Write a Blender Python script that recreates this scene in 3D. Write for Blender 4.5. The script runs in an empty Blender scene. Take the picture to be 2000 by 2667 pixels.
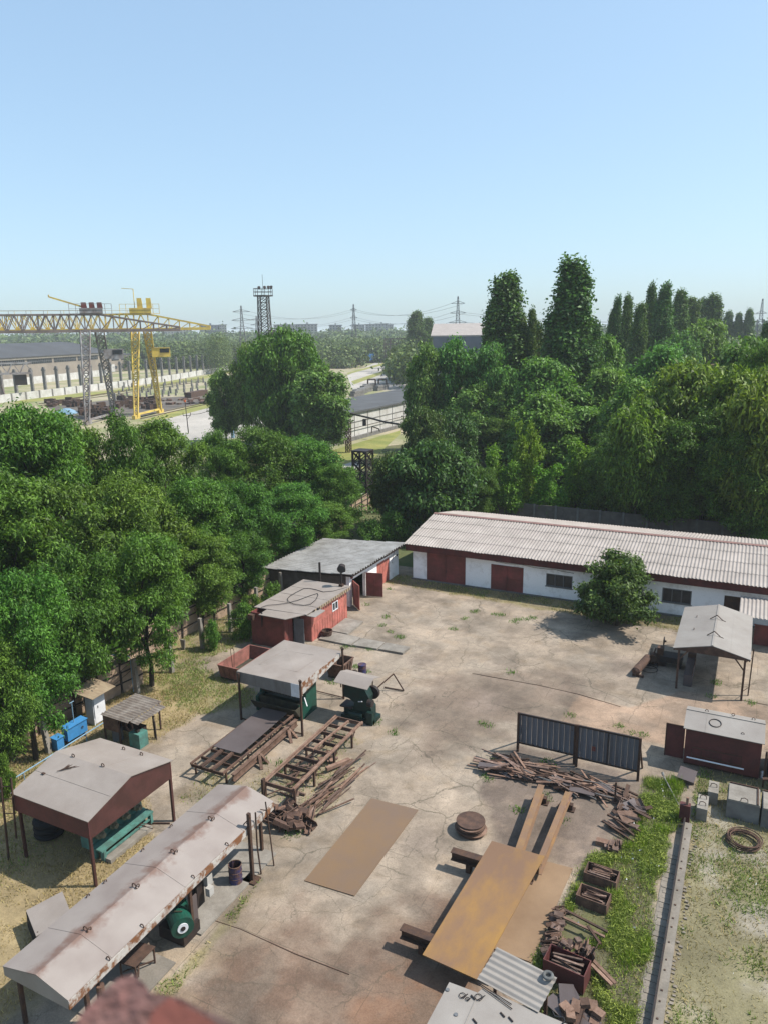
import bpy, math, random
import numpy as np
from mathutils import Vector, Matrix

# ------------------------------------------------------------------ camera, sky, sun, exposure
SC = bpy.context.scene
COL = SC.collection
FPX, CAMH = 1950.0, 22.0                     # focal length in pixels of the 2000 px wide photograph; metres above the yard
PITCH, ROLL, YAW = math.radians(13.55), math.radians(-0.85), math.radians(26.5)
# world axes: +x runs along the long warehouse, +y away from the camera along the yard

def yawed(x, y, z):
    c, s = math.cos(YAW), math.sin(YAW)
    return Vector((x * c - y * s, x * s + y * c, z))

def cam_dir(px, py):
    x = (px - 1000) / FPX; y = -(py - 1333.5) / FPX
    c, s = math.cos(ROLL), math.sin(ROLL)
    xr, yr = x * c - y * s, x * s + y * c
    cp, sp = math.cos(PITCH), math.sin(PITCH)
    return yawed(xr, cp + yr * sp, -sp + yr * cp)

cd = bpy.data.cameras.new('camera'); cam = bpy.data.objects.new('camera', cd); COL.objects.link(cam)
ax = (cam_dir(1000 + FPX, 1333.5) - cam_dir(1000, 1333.5)).normalized()
ay = (cam_dir(1000, 1333.5 - FPX) - cam_dir(1000, 1333.5)).normalized()
az = ax.cross(ay)
cam.matrix_world = Matrix(((ax.x, ay.x, az.x, 0), (ax.y, ay.y, az.y, 0), (ax.z, ay.z, az.z, CAMH), (0, 0, 0, 1)))
cd.sensor_fit = 'HORIZONTAL'; cd.sensor_width = 36.0; cd.lens = 36.0 * FPX / 2000
cd.clip_start = 0.05; cd.clip_end = 30000
cd.dof.use_dof = True; cd.dof.focus_distance = 60; cd.dof.aperture_fstop = 6.0
SC.camera = cam

SUN_EL = math.radians(52); SUN_AZ = Vector((.895, .446, 0))
SUN_ENERGY, SKY, EXPO = 4.0, 0.15, 0.78
w = bpy.data.worlds.new('World'); SC.world = w; w.use_nodes = True
nt = w.node_tree; bg = nt.nodes['Background']
sky = nt.nodes.new('ShaderNodeTexSky'); sky.sky_type = 'NISHITA'; sky.sun_disc = False
sky.sun_elevation = SUN_EL; sky.sun_rotation = math.atan2(SUN_AZ.x, SUN_AZ.y)
sky.altitude = 50; sky.air_density = 1.0; sky.dust_density = 1.5; sky.ozone_density = 2.2
ga = nt.nodes.new('ShaderNodeGamma'); ga.inputs[1].default_value = .50; tn = nt.nodes.new('ShaderNodeVectorMath'); tn.operation = 'MULTIPLY'; tn.inputs[1].default_value = (1.28, 1.56, 1.76)
nt.links.new(sky.outputs[0], ga.inputs[0]); nt.links.new(ga.outputs[0], tn.inputs[0]); nt.links.new(tn.outputs[0], bg.inputs[0]); bg.inputs[1].default_value = SKY
sd = bpy.data.lights.new('sun', 'SUN'); sun = bpy.data.objects.new('sun', sd); COL.objects.link(sun)
sd.energy = SUN_ENERGY; sd.angle = math.radians(0.53); sd.color = (1.0, 0.94, 0.86)
to_sun = Vector((SUN_AZ.x * math.cos(SUN_EL), SUN_AZ.y * math.cos(SUN_EL), math.sin(SUN_EL)))
sun.rotation_euler = to_sun.to_track_quat('Z', 'Y').to_euler(); sun.location = (30, 20, 80)
vs = SC.view_settings; vs.view_transform = 'Standard'; vs.look = 'None'; vs.exposure = EXPO; vs.gamma = 1; vs.use_curve_mapping = False
cy = SC.cycles
cy.use_denoising = True; cy.max_bounces = 6; cy.diffuse_bounces = 3; cy.glossy_bounces = 2; cy.transmission_bounces = 4
cy.transparent_max_bounces = 6; cy.volume_bounces = 1; cy.caustics_reflective = False; cy.caustics_refractive = False

# ------------------------------------------------------------------ pixel -> place (survey of the photograph)
RG = dict(d=(0, 0, 1.20555), f1=(0, 680, .42194), f2=(500, 680, .42194), f3=(1200, 660, .48222), f4=(0, 1000, .42194), f5=(500, 1100, .36166), f6=(1000, 1100, .60277),
          g1=(540, 1480, .33755), g2=(0, 1700, .30139), g3=(440, 1800, .31344), g4=(0, 2000, .45811), g5=(1240, 1820, .28933), g6=(1640, 1560, .28939), g7=(1000, 2150, .30139), g8=(1380, 2150, .37372),
          h1=(200, 1650, .13564), h2=(380, 1500, .20494), h3=(0, 1680, .25316), h4=(640, 1380, .25316), h5=(1640, 1560, .217))

def at(r, x, y, z=0.0):
    o = RG[r]; d = cam_dir(o[0] + x * o[2], o[1] + y * o[2]); t = (z - CAMH) / d.z
    return Vector((d.x * t, d.y * t, z))

def bearing(r, x, y, dist):
    """ground point at a horizontal distance on the bearing of a pixel, and the height the pixel has there"""
    o = RG[r]; d = cam_dir(o[0] + x * o[2], o[1] + y * o[2]); h = math.hypot(d.x, d.y)
    return Vector((d.x / h * dist, d.y / h * dist, 0)), CAMH + d.z / h * dist

# ------------------------------------------------------------------ materials
MATS = {}
def new_mat(name):
    m = bpy.data.materials.new(name); m.use_nodes = True; MATS[name] = m
    n = m.node_tree; b = n.nodes['Principled BSDF']; return m, n, b

def N(n, t, **kw):
    o = n.nodes.new(t)
    for k, v in kw.items():
        if k.startswith('i_'):
            key = k[2:]; o.inputs[int(key) if key.isdigit() else key.replace('_', ' ')].default_value = v
        else: setattr(o, k, v)
    return o

def c4(c): return (c[0], c[1], c[2], 1)

def weathered(name, base, stain=None, amount=.5, scale=1.2, fine=18, var=.22, rough=.8, bump=.25, metal=0.0, soft=.12, stretch=None, k=.60, orand=0.0, dent=0.0):
    """paint, concrete or steel: a base colour, stains of a second colour with ragged edges, fine grain"""
    m, n, b = new_mat(name); L = n.links.new; base = [x * k for x in base]; stain = [x * k for x in stain] if stain else None
    tc = N(n, 'ShaderNodeTexCoord'); oi = N(n, 'ShaderNodeObjectInfo')
    off = N(n, 'ShaderNodeVectorMath', operation='ADD'); sc = N(n, 'ShaderNodeVectorMath', operation='SCALE', i_Scale=37.0)
    comb = N(n, 'ShaderNodeCombineXYZ'); L(oi.outputs['Random'], comb.inputs[0]); L(oi.outputs['Random'], comb.inputs[1]); L(oi.outputs['Random'], comb.inputs[2])
    L(comb.outputs[0], sc.inputs[0]); L(tc.outputs['Object'], off.inputs[0]); L(sc.outputs[0], off.inputs[1])
    vec = off.outputs[0]
    if stretch:
        mp = N(n, 'ShaderNodeMapping'); mp.inputs['Scale'].default_value = stretch; L(vec, mp.inputs[0]); vec = mp.outputs[0]
    n1 = N(n, 'ShaderNodeTexNoise', i_Scale=scale, i_Detail=7.0, i_Roughness=.65); L(vec, n1.inputs['Vector'])
    n2 = N(n, 'ShaderNodeTexNoise', i_Scale=fine, i_Detail=4.0, i_Roughness=.6); L(off.outputs[0], n2.inputs['Vector'])
    n3 = N(n, 'ShaderNodeTexNoise', i_Scale=scale * .35, i_Detail=3.0); L(off.outputs[0], n3.inputs['Vector'])
    ramp = N(n, 'ShaderNodeMapRange'); ramp.inputs['From Min'].default_value = .62 - .3 * amount - soft; ramp.inputs['From Max'].default_value = .62 - .3 * amount + soft
    L(n1.outputs[0], ramp.inputs[0])
    mix = N(n, 'ShaderNodeMix', data_type='RGBA'); mix.inputs[6].default_value = c4(base); mix.inputs[7].default_value = c4(stain or [x * .8 for x in base])
    L(ramp.outputs[0], mix.inputs[0])
    add = N(n, 'ShaderNodeMath', operation='ADD'); L(n2.outputs[0], add.inputs[0]); L(n3.outputs[0], add.inputs[1])
    mr = N(n, 'ShaderNodeMapRange'); mr.inputs['From Min'].default_value = .6; mr.inputs['From Max'].default_value = 1.4
    mr.inputs['To Min'].default_value = 1 - var; mr.inputs['To Max'].default_value = 1 + var; L(add.outputs[0], mr.inputs[0])
    mul = N(n, 'ShaderNodeVectorMath', operation='SCALE'); L(mix.outputs[2], mul.inputs[0]); L(mr.outputs[0], mul.inputs['Scale'])
    if orand:
        om = N(n, 'ShaderNodeMapRange'); om.inputs['To Min'].default_value = 1 - orand; om.inputs['To Max'].default_value = 1 + orand; L(oi.outputs['Random'], om.inputs[0])
        mu2 = N(n, 'ShaderNodeVectorMath', operation='SCALE'); L(mul.outputs[0], mu2.inputs[0]); L(om.outputs[0], mu2.inputs['Scale']); mul = mu2
    L(mul.outputs[0], b.inputs['Base Color'])
    b.inputs['Roughness'].default_value = rough; b.inputs['Metallic'].default_value = metal; b.inputs['Specular IOR Level'].default_value = .3
    bp = N(n, 'ShaderNodeBump', i_Strength=bump, i_Distance=.02); L(n2.outputs[0], bp.inputs['Height'])
    if dent:
        b2 = N(n, 'ShaderNodeBump', i_Strength=dent, i_Distance=.12); L(n3.outputs[0], b2.inputs['Height']); L(b2.outputs[0], bp.inputs['Normal'])
    L(bp.outputs[0], b.inputs['Normal'])
    return m

def foliage(name, col, alt, trans=.3, hue=.02, val=.45):
    m, n, b = new_mat(name); L = n.links.new
    g = N(n, 'ShaderNodeNewGeometry'); oi = N(n, 'ShaderNodeObjectInfo'); tc = N(n, 'ShaderNodeTexCoord')
    no = N(n, 'ShaderNodeTexNoise', i_Scale=.45, i_Detail=3.0); L(tc.outputs['Object'], no.inputs['Vector'])
    a = N(n, 'ShaderNodeMath', operation='MULTIPLY_ADD'); a.inputs[1].default_value = .5; L(g.outputs['Random Per Island'], a.inputs[0]); L(no.outputs[0], a.inputs[2])
    mr = N(n, 'ShaderNodeMapRange'); mr.inputs['From Min'].default_value = .4; mr.inputs['From Max'].default_value = 1.1; L(a.outputs[0], mr.inputs[0])
    mix = N(n, 'ShaderNodeMix', data_type='RGBA'); mix.inputs[6].default_value = c4(col); mix.inputs[7].default_value = c4(alt); L(mr.outputs[0], mix.inputs[0])
    hs = N(n, 'ShaderNodeHueSaturation'); L(mix.outputs[2], hs.inputs['Color'])
    h = N(n, 'ShaderNodeMapRange'); h.inputs['To Min'].default_value = .5 - hue; h.inputs['To Max'].default_value = .5 + hue; L(oi.outputs['Random'], h.inputs[0]); L(h.outputs[0], hs.inputs['Hue'])
    v = N(n, 'ShaderNodeMapRange'); v.inputs['To Min'].default_value = 1 - val; v.inputs['To Max'].default_value = 1 + val; L(g.outputs['Random Per Island'], v.inputs[0]); L(v.outputs[0], hs.inputs['Value'])
    L(hs.outputs[0], b.inputs['Base Color']); b.inputs['Roughness'].default_value = .55; b.inputs['Specular IOR Level'].default_value = .25
    t = N(n, 'ShaderNodeBsdfTranslucent'); br = N(n, 'ShaderNodeVectorMath', operation='MULTIPLY'); br.inputs[1].default_value = (1.25, 1.35, .55); L(hs.outputs[0], br.inputs[0]); L(br.outputs[0], t.inputs[0])
    ms = N(n, 'ShaderNodeMixShader'); ms.inputs[0].default_value = trans; L(b.outputs[0], ms.inputs[1]); L(t.outputs[0], ms.inputs[2])
    L(ms.outputs[0], n.nodes['Material Output'].inputs[0])
    return m

W = weathered
M = dict(
    concrete=W('concrete', (.34, .295, .245), (.26, .23, .19), .5, 1.3, 14, .25),
    pale_concrete=W('pale_concrete', (.40, .365, .315), (.28, .25, .21), .45, 1.5, 20, .22),
    grey_concrete=W('grey_concrete', (.30, .29, .27), (.20, .19, .18), .5, 1.5, 12, .22),
    sheet_roof=W('sheet_roof', (.44, .385, .34), (.345, .29, .25), .4, .75, 30, .10, .6, .1, 0, .2, dent=.5),
    white_sheet=W('white_sheet', (.43, .395, .355), (.34, .30, .265), .25, .8, 30, .10, .55, .1, 0, .2, dent=.5),
    fibre_roof=W('fibre_roof', (.54, .48, .435), (.44, .39, .35), .4, .8, 24, .14, .85, .15),
    slate_roof=W('slate_roof', (.32, .31, .295), (.22, .21, .195), .45, .9, 20, .18, .8, .15, k=1.2),
    old_fibre=W('old_fibre', (.37, .33, .29), (.23, .19, .16), .5, 2.5, 24, .2),
    sunlit_red=W('sunlit_red', (.46, .15, .12), (.27, .10, .075), .35, 1.6, 20, .15, .65, .15, k=.95),  # red sheet paint in its sunlit tone, light put into the colour
    ridge_pink=W('ridge_pink', (.36, .20, .17), (.27, .17, .145), .4, 1.6, 20, .15, .7, .15),
    door_shade_red=W('door_shade_red', (.23, .06, .052), (.14, .045, .037), .5, 1.2, 14, .2, .65, .15, k=.9),  # dark red of the doors, also painting the shaded faces of red sheets
    fascia_red=W('fascia_red', (.16, .038, .032), (.10, .03, .026), .4, 2, 14, .2, .7, .1),
    maroon=W('maroon', (.125, .05, .043), (.085, .037, .03), .45, 1.1, 14, .16, .6, .1),
    maroon_dark=W('maroon_dark', (.12, .036, .033), (.08, .028, .026), .45, 1.2, 14, .18, .6, .1, k=.95),
    rust=W('rust', (.185, .105, .072), (.10, .06, .045), .55, 2.5, 22, .3, .85, .4, orand=.3, k=.7),
    rust_light=W('rust_light', (.29, .185, .135), (.17, .10, .07), .5, 2.5, 22, .28, .85, .4, orand=.35, k=.72),
    rust_dark=W('rust_dark', (.075, .045, .035), (.12, .065, .04), .4, 3, 24, .3, .8, .3),
    scrap=W('scrap', (.25, .17, .135), (.14, .09, .07), .5, 4, 24, .3, .85, .3, orand=.45, k=.72),
    plate=W('plate', (.235, .16, .112), (.285, .175, .085), .25, .45, 34, .14, .75, .1, 0, .2),
    ochre_plate=W('ochre_plate', (.265, .155, .092), (.46, .25, .05), -.05, .45, 34, .12, .7, .1, 0, .13, (1.1, .5, 1)),
    ochre_ground=W('ochre_ground', (.39, .26, .155), (.31, .20, .12), .4, .8, 34, .12, .85, .1, 0, .2),
    ochre_beam=W('ochre_beam', (.36, .21, .095), (.27, .165, .105), .5, 1.0, 24, .2, .75, .2),
    steel_sheet=W('steel_sheet', (.20, .165, .16), (.145, .115, .11), .4, .8, 30, .1, .5, .05, .2, .2),
    whitewash=W('whitewash', (.88, .87, .86), (.58, .55, .52), .0, 1.1, 18, .08, .9, .3, k=.95),
    white_wall=W('white_wall', (.70, .69, .66), (.50, .48, .44), .35, .35, 4, .12, .9, .1, k=.72),
    white_paint=W('white_paint', (.66, .67, .69), (.55, .56, .58), .3, 2, 30, .06, .5, .05, k=.95),
    rusty_white=W('rusty_white', (.62, .58, .53), (.25, .11, .05), .42, 2.2, 24, .15, .75, .2, 0, .05),
    grey_fascia=W('grey_fascia', (.30, .285, .27), (.21, .19, .17), .4, 1.5, 24, .15, .7, .1, 0, .12, (1, 1, .25)),
    green=W('green', (.012, .105, .07), (.02, .07, .05), .4, 3, 24, .2, .5, .1),
    dark_green=W('dark_green', (.008, .045, .036), (.012, .03, .025), .4, 3, 24, .2, .5, .1),
    teal=W('teal', (.12, .33, .28), (.10, .20, .17), .4, 3, 24, .15, .55, .1),
    olive=W('olive', (.10, .095, .06), (.06, .055, .04), .5, 3, 24, .2, .7, .1),
    blue=W('blue', (.07, .32, .68), (.07, .26, .52), .3, 3, 24, .1, .5, .05),
    cabinet_grey=W('cabinet_grey', (.50, .52, .55), (.42, .44, .46), .3, 2, 24, .08, .55, .05, k=.8),
    pipe_blue=W('pipe_blue', (.30, .50, .66), (.25, .38, .5), .3, 4, 24, .1, .5, .05),
    drum_blue=W('drum_blue', (.03, .045, .17), (.16, .08, .05), .4, 4, 24, .2, .6, .15),
    screen_grey=W('screen_grey', (.21, .22, .245), (.15, .15, .165), .45, .9, 24, .15, .6, .1, .1, .15, (1, 1, .3)),
    dark_steel=W('dark_steel', (.03, .028, .028), (.055, .035, .028), .4, 4, 24, .25, .6, .2),
    rubber=W('rubber', (.02, .02, .021), None, .4, 4, 24, .2, .8, .1),
    worn_rubber=W('worn_rubber', (.22, .23, .22), (.12, .12, .12), .4, 6, 24, .2, .85, .1),
    wood=W('wood', (.50, .40, .27), (.36, .27, .18), .5, 3, 24, .2, .85, .15, 0, .12, (.3, 2, 2)),
    fence_board=W('fence_board', (.40, .29, .21), (.28, .20, .14), .4, 1.2, 24, .2, .85, .15, k=.95),
    brick=W('brick', (.22, .195, .17), (.15, .13, .115), .5, 1.5, 12, .25, .9, .3),
    crane_yellow=W('crane_yellow', (.70, .52, .10), (.50, .36, .12), .4, .5, 4, .15, .6, .05, k=.9),
    crane_grey=W('crane_grey', (.36, .36, .37), (.20, .16, .145), .45, .5, 4, .2, .7, .05, k=.8),
    crane_brown=W('crane_brown', (.24, .19, .17), (.16, .125, .11), .5, .5, 4, .2, .7, .05, k=.85),
    winch_red=W('winch_red', (.24, .06, .05), (.16, .05, .045), .4, 1, 6, .2, .6, .05),
    mast=W('mast', (.09, .075, .068), (.06, .05, .046), .5, .6, 6, .2, .7, .05),
    pylon=W('pylon', (.19, .18, .185), None, .5, .6, 6, .1, .7, .05),
    hall_roof=W('hall_roof', (.11, .115, .125), (.085, .088, .095), .5, .06, 1, .1, .85, .0),
    felt_roof=W('felt_roof', (.145, .15, .155), (.11, .112, .115), .5, .2, 6, .12, .85, .1),
    hall_wall=W('hall_wall', (.43, .37, .30), (.34, .29, .24), .5, .12, 2, .1, .9, .0),
    block_wall=W('block_wall', (.50, .47, .42), (.42, .39, .36), .5, .08, 1, .08, .9, .0),
    block_dark=W('block_dark', (.20, .23, .28), (.16, .18, .22), .5, .08, 1, .08, .9, .0),
    pane=W('pane', (.03, .035, .042), (.06, .065, .07), .4, 1.0, 6, .2, .25, .0),
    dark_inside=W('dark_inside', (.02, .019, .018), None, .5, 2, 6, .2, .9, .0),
    grey_frame=W('grey_frame', (.22, .23, .24), None, .4, 3, 20, .12, .6, .05),
    bark=W('bark', (.085, .065, .05), (.05, .04, .032), .5, 3, 14, .3, .95, .5, 0, .12, (3, 3, .5)),
    truck_blue=W('truck_blue', (.06, .20, .48), None, .3, 1, 6, .1, .5, .0),
    lime_dull=W('lime_dull', (.34, .32, .22), (.2, .17, .12), .4, 6, 24, .2, .7, .1),
    skip_red=W('skip_red', (.31, .125, .10), (.19, .085, .065), .45, 2, 20, .2, .7, .2, k=.85),
    lime=W('lime', (.60, .58, .54), (.5, .48, .44), .4, 1, 6, .1, .9, .05),
    black_cable=W('black_cable', (.022, .022, .024), None, .3, 4, 20, .1, .6, .0),
    orange=W('orange', (.75, .16, .05), None, .3, 4, 20, .1, .5, .0),
    parapet_paint=W('parapet_paint', (.36, .17, .15), (.20, .14, .13), .5, 9, 60, .25, .8, .4, k=.9),
)
F = dict(
    ash=foliage('leaf_ash', (0.0558, 0.1326, 0.0169), (0.1086, 0.1971, 0.0251), .3, .02, .55),
    ash_dark=foliage('leaf_ash_dark', (0.0434, 0.1097, 0.0149), (0.0854, 0.1628, 0.0199), .3, .02, .55),
    locust=foliage('leaf_locust', (0.0762, 0.1678, 0.0296), (0.1269, 0.2396, 0.0364), .3, .02, .5),
    poplar=foliage('leaf_poplar', (0.0512, 0.1103, 0.0240), (0.0994, 0.1688, 0.0358), .22, .02, .55),
    maple=foliage('leaf_maple', (0.0991, 0.2068, 0.0157), (0.1514, 0.2559, 0.0214), .35),
    weed=foliage('leaf_weed', (0.1100, 0.1792, 0.0224), (0.2000, 0.2419, 0.0448), .3, .03, .5),
    walnut=foliage('leaf_walnut', (0.0412, 0.0875, 0.0184), (0.0786, 0.1343, 0.0284), .25, .02, .55),
    willow=foliage('leaf_willow', (0.0634, 0.1288, 0.0163), (0.1056, 0.1823, 0.0225), .25, .02, .55),
    yellowish=foliage('leaf_yellowish', (0.0956, 0.1605, 0.0224), (0.1377, 0.2014, 0.0242), .3, .02, .5),
    roundleaf=foliage('leaf_round', (0.0702, 0.1518, 0.0290), (0.1265, 0.2299, 0.0484), .28, .025, .55),
    far=foliage('leaf_far', (0.0531, 0.0952, 0.0218), (0.1009, 0.1428, 0.0306), .15, .02, .35),
    grass_green=foliage('blade_green', (.11, .19, .035), (.18, .24, .06), .3, .03, .5),
    grass_dry=foliage('blade_dry', (.40, .31, .15), (.25, .22, .085), .2, .02, .5),
    flower=foliage('petal_white', (.8, .8, .78), (.8, .8, .78), .1, 0, .05),
)
# ------------------------------------------------------------------ mesh builder
class MB:
    def __init__(s): s.v = []; s.f = []; s.np = None
    def add(s, vs, fs):
        o = len(s.v); s.v += [tuple(p) for p in vs]; s.f += [tuple(i + o for i in f) for f in fs]; return s
    def box(s, x0, x1, y0, y1, z0, z1):
        return s.add([(x0, y0, z0), (x1, y0, z0), (x1, y1, z0), (x0, y1, z0), (x0, y0, z1), (x1, y0, z1), (x1, y1, z1), (x0, y1, z1)],
                     [(0, 3, 2, 1), (4, 5, 6, 7), (0, 1, 5, 4), (1, 2, 6, 5), (2, 3, 7, 6), (3, 0, 4, 7)])
    def hexa(s, a, b):
        """two quads of four points each, joined"""
        return s.add(list(a) + list(b), [(0, 3, 2, 1), (4, 5, 6, 7), (0, 1, 5, 4), (1, 2, 6, 5), (2, 3, 7, 6), (3, 0, 4, 7)])
    def plate(s, p, t):
        """quad p (counter-clockwise from outside) with thickness t behind it"""
        p = [Vector(q) for q in p]; n = (p[2] - p[0]).cross(p[3] - p[1]).normalized() * t
        return s.hexa([q - n for q in p], p)
    def bar(s, a, b, w, h=None, up=(0, 0, 1)):
        a, b = Vector(a), Vector(b); h = h or w; d = (b - a).normalized(); u = Vector(up)
        if abs(d.dot(u)) > .98: u = Vector((1, 0, 0))
        x = d.cross(u).normalized() * w / 2; y = x.cross(d).normalized() * h / 2
        return s.hexa([a - x - y, a + x - y, a + x + y, a - x + y], [b - x - y, b + x - y, b + x + y, b - x + y])
    def tube(s, a, b, r, n=8, r2=None, caps=True):
        a, b = Vector(a), Vector(b); r2 = r if r2 is None else r2; d = (b - a).normalized()
        u = Vector((1, 0, 0)) if abs(d.z) > .9 else Vector((0, 0, 1)); x = d.cross(u).normalized(); y = d.cross(x)
        vs = []
        for k in range(n):
            q = x * math.cos(2 * math.pi * k / n) + y * math.sin(2 * math.pi * k / n); vs += [a + q * r, b + q * r2]
        fs = [(2 * k, 2 * k + 1, 2 * ((k + 1) % n) + 1, 2 * ((k + 1) % n)) for k in range(n)]
        if caps: fs += [tuple(2 * k for k in range(n)), tuple(2 * k + 1 for k in reversed(range(n)))]
        return s.add(vs, fs)
    def path(s, pts, r, n=6):
        for a, b in zip(pts[:-1], pts[1:]): s.tube(a, b, r, n)
        return s
    def prism(s, poly, fn, a, b):
        """2-D polygon swept between a and b; fn(p, q, t) -> xyz"""
        k = len(poly); vs = [fn(p, q, a) for p, q in poly] + [fn(p, q, b) for p, q in poly]
        return s.add(vs, [tuple(range(k))[::-1], tuple(range(k, 2 * k))] + [(i, (i + 1) % k, (i + 1) % k + k, i + k) for i in range(k)])
    def ring(s, c, R, r, axis=2, nR=28, nr=8, sq=1.0):
        vs = []; fs = []
        for i in range(nR):
            A = 2 * math.pi * i / nR
            for j in range(nr):
                B = 2 * math.pi * j / nr; q = [(R + r * math.cos(B)) * math.cos(A), (R + r * math.cos(B)) * math.sin(A), r * sq * math.sin(B)]
                q = {2: q, 0: [q[2], q[0], q[1]], 1: [q[0], q[2], q[1]]}[axis]; vs.append((c[0] + q[0], c[1] + q[1], c[2] + q[2]))
        for i in range(nR):
            for j in range(nr):
                fs.append((i * nr + j, ((i + 1) % nR) * nr + j, ((i + 1) % nR) * nr + (j + 1) % nr, i * nr + (j + 1) % nr))
        return s.add(vs, fs)
    def wave(s, p0, pu, pv, period, amp, rows=1, jit=0.0, th=.015, seg=6, step=.025, seed=3):
        """corrugated sheets: waves repeat along pu and run along pv; each row laps over the one before it"""
        p0, pu, pv = Vector(p0), Vector(pu), Vector(pv); n = pu.cross(pv).normalized(); k = max(2, int(pu.length / period)) * seg; rnd = random.Random(seed)
        for r in range(rows):
            a, b = r / rows, min(1.0, (r + 1) / rows + (.02 if r < rows - 1 else 0)); top = []; off = 0
            for i in range(k + 1):
                if i % (seg * 4) == 0: off = rnd.uniform(-jit, jit) / pv.length
                h = math.sin(2 * math.pi * i / seg) * amp
                for t, lf in ((a + off, step if r else 0), (b, 0)): top.append(p0 + pu * (i / k) + pv * t + n * (h + lf))
            o = len(s.v); m = len(top); s.v += [tuple(q + n * th) for q in top] + [tuple(q) for q in top]
            for i in range(k):
                j = 2 * i; s.f += [(o + j, o + j + 2, o + j + 3, o + j + 1), (o + m + j, o + m + j + 1, o + m + j + 3, o + m + j + 2),
                                   (o + j, o + m + j, o + m + j + 2, o + j + 2), (o + j + 1, o + j + 3, o + m + j + 3, o + m + j + 1)]
            s.f += [(o, o + 1, o + m + 1, o + m), (o + m - 2, o + 2 * m - 2, o + 2 * m - 1, o + m - 1)]
        return s
    def lattice(s, a, b, wa, wb, n, t, x=(1, 0, 0), depth=1.0, td=None, cross=True):
        """four-chord lattice from a to b, square-ish section wa -> wb"""
        a, b = Vector(a), Vector(b); d = (b - a).normalized(); x = (Vector(x) - d * Vector(x).dot(d)).normalized(); y = d.cross(x); td = td or t * .6
        def c(k, i, j): q = k / n; w_ = wa + (wb - wa) * q; return a + (b - a) * q + x * (i * w_ / 2) + y * (j * w_ / 2 * depth)
        cs = [(-1, -1), (1, -1), (1, 1), (-1, 1)]
        for i, j in cs: s.bar(c(0, i, j), c(n, i, j), t)
        for k in range(n):
            for e in range(4):
                p, q = cs[e], cs[(e + 1) % 4]
                s.bar(c(k, *p), c(k + 1, *q), td)
                if cross: s.bar(c(k, *q), c(k + 1, *p), td)
                s.bar(c(k + 1, *p), c(k + 1, *q), td)
        return s
    def mesh(s, name, off=(0, 0, 0)):
        me = bpy.data.meshes.new(name)
        me.from_pydata([(p[0] - off[0], p[1] - off[1], p[2] - off[2]) for p in s.v], [], s.f); me.update(); return me

LOC = {}
def link(o, parent=None):
    COL.objects.link(o)
    if parent is not None: o.parent = parent
    return o
def tag(o, label, cat, group=None, kind=None):
    if label: o['label'] = label
    if cat: o['category'] = cat
    if group: o['group'] = group
    if kind: o['kind'] = kind
    return o
def thing(name, label, cat, loc=(0, 0, 0), group=None):
    """an Empty at the thing's base; its parts are given in world coordinates and shifted to it"""
    o = bpy.data.objects.new(name, None); o.empty_display_size = .3; link(o); o.location = loc; LOC[o.name] = Vector(loc)
    return tag(o, label, cat, group)
def part(name, mb, mat, parent, label=None, smooth=False):
    off = LOC[parent.name]; me = mb.mesh(name, off); me.materials.append(mat)
    if smooth:
        for p in me.polygons: p.use_smooth = True
    o = link(bpy.data.objects.new(name, me), parent); LOC[o.name] = off
    if label: o['label'] = label
    return o
def solo(name, mb, mat, label, cat, loc=(0, 0, 0), group=None, kind=None, smooth=False):
    me = mb.mesh(name, loc); me.materials.append(mat)
    if smooth:
        for p in me.polygons: p.use_smooth = True
    o = link(bpy.data.objects.new(name, me)); o.location = loc; LOC[o.name] = Vector(loc)
    return tag(o, label, cat, group, kind)
def struct(name, mb, mat): 
    return solo(name, mb, mat, None, None, kind='structure')
def dup(o, loc=None, rz=None, label=None, scale=None, group=None, rot=None):
    kids = list(o.children); c = o.copy(); link(c)
    if loc is not None: c.location = loc
    if rz is not None: c.rotation_euler = (0, 0, rz)
    if rot is not None: c.rotation_euler = rot
    if scale is not None: c.scale = scale
    if label: c['label'] = label
    if group: c['group'] = group
    def rec(a, b):
        for k in list(a.children):
            d = k.copy(); link(d, b); rec(k, d)
    for k in kids:
        d = k.copy(); link(d, c); rec(k, d)
    return c

# smooth lattice noise for numpy arrays
def vnoise(x, y, seed=0, octaves=4):
    rs = np.random.RandomState(seed); T = rs.rand(64, 64); out = 0; amp = 1; tot = 0
    for o in range(octaves):
        xi = np.floor(x).astype(int); yi = np.floor(y).astype(int); fx = x - xi; fy = y - yi; fx = fx * fx * (3 - 2 * fx); fy = fy * fy * (3 - 2 * fy)
        g = lambda a, b: T[(a + 13 * o) % 64, (b + 29 * o) % 64]
        out = out + amp * ((g(xi, yi) * (1 - fx) + g(xi + 1, yi) * fx) * (1 - fy) + (g(xi, yi + 1) * (1 - fx) + g(xi + 1, yi + 1) * fx) * fy)
        tot += amp; amp *= .55; x = x * 2.03 + 7; y = y * 2.03 + 3
    return out / tot
def poly_sd(x, y, poly):
    """signed distance to a polygon, positive inside"""
    d = np.full(x.shape, 1e9); ins = np.zeros(x.shape, bool); k = len(poly)
    for i in range(k):
        ax_, ay_ = poly[i]; bx, by = poly[(i + 1) % k]; ex, ey = bx - ax_, by - ay_
        t = np.clip(((x - ax_) * ex + (y - ay_) * ey) / (ex * ex + ey * ey + 1e-9), 0, 1)
        d = np.minimum(d, np.hypot(x - ax_ - t * ex, y - ay_ - t * ey))
        c = (ay_ > y) != (by > y); xx = ax_ + (y - ay_) * ex / (ey if abs(ey) > 1e-9 else 1e-9); ins ^= c & (x < xx)
    return np.where(ins, d, -d)
def sstep(a, b, x): t = np.clip((x - a) / (b - a), 0, 1); return t * t * (3 - 2 * t)

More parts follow.
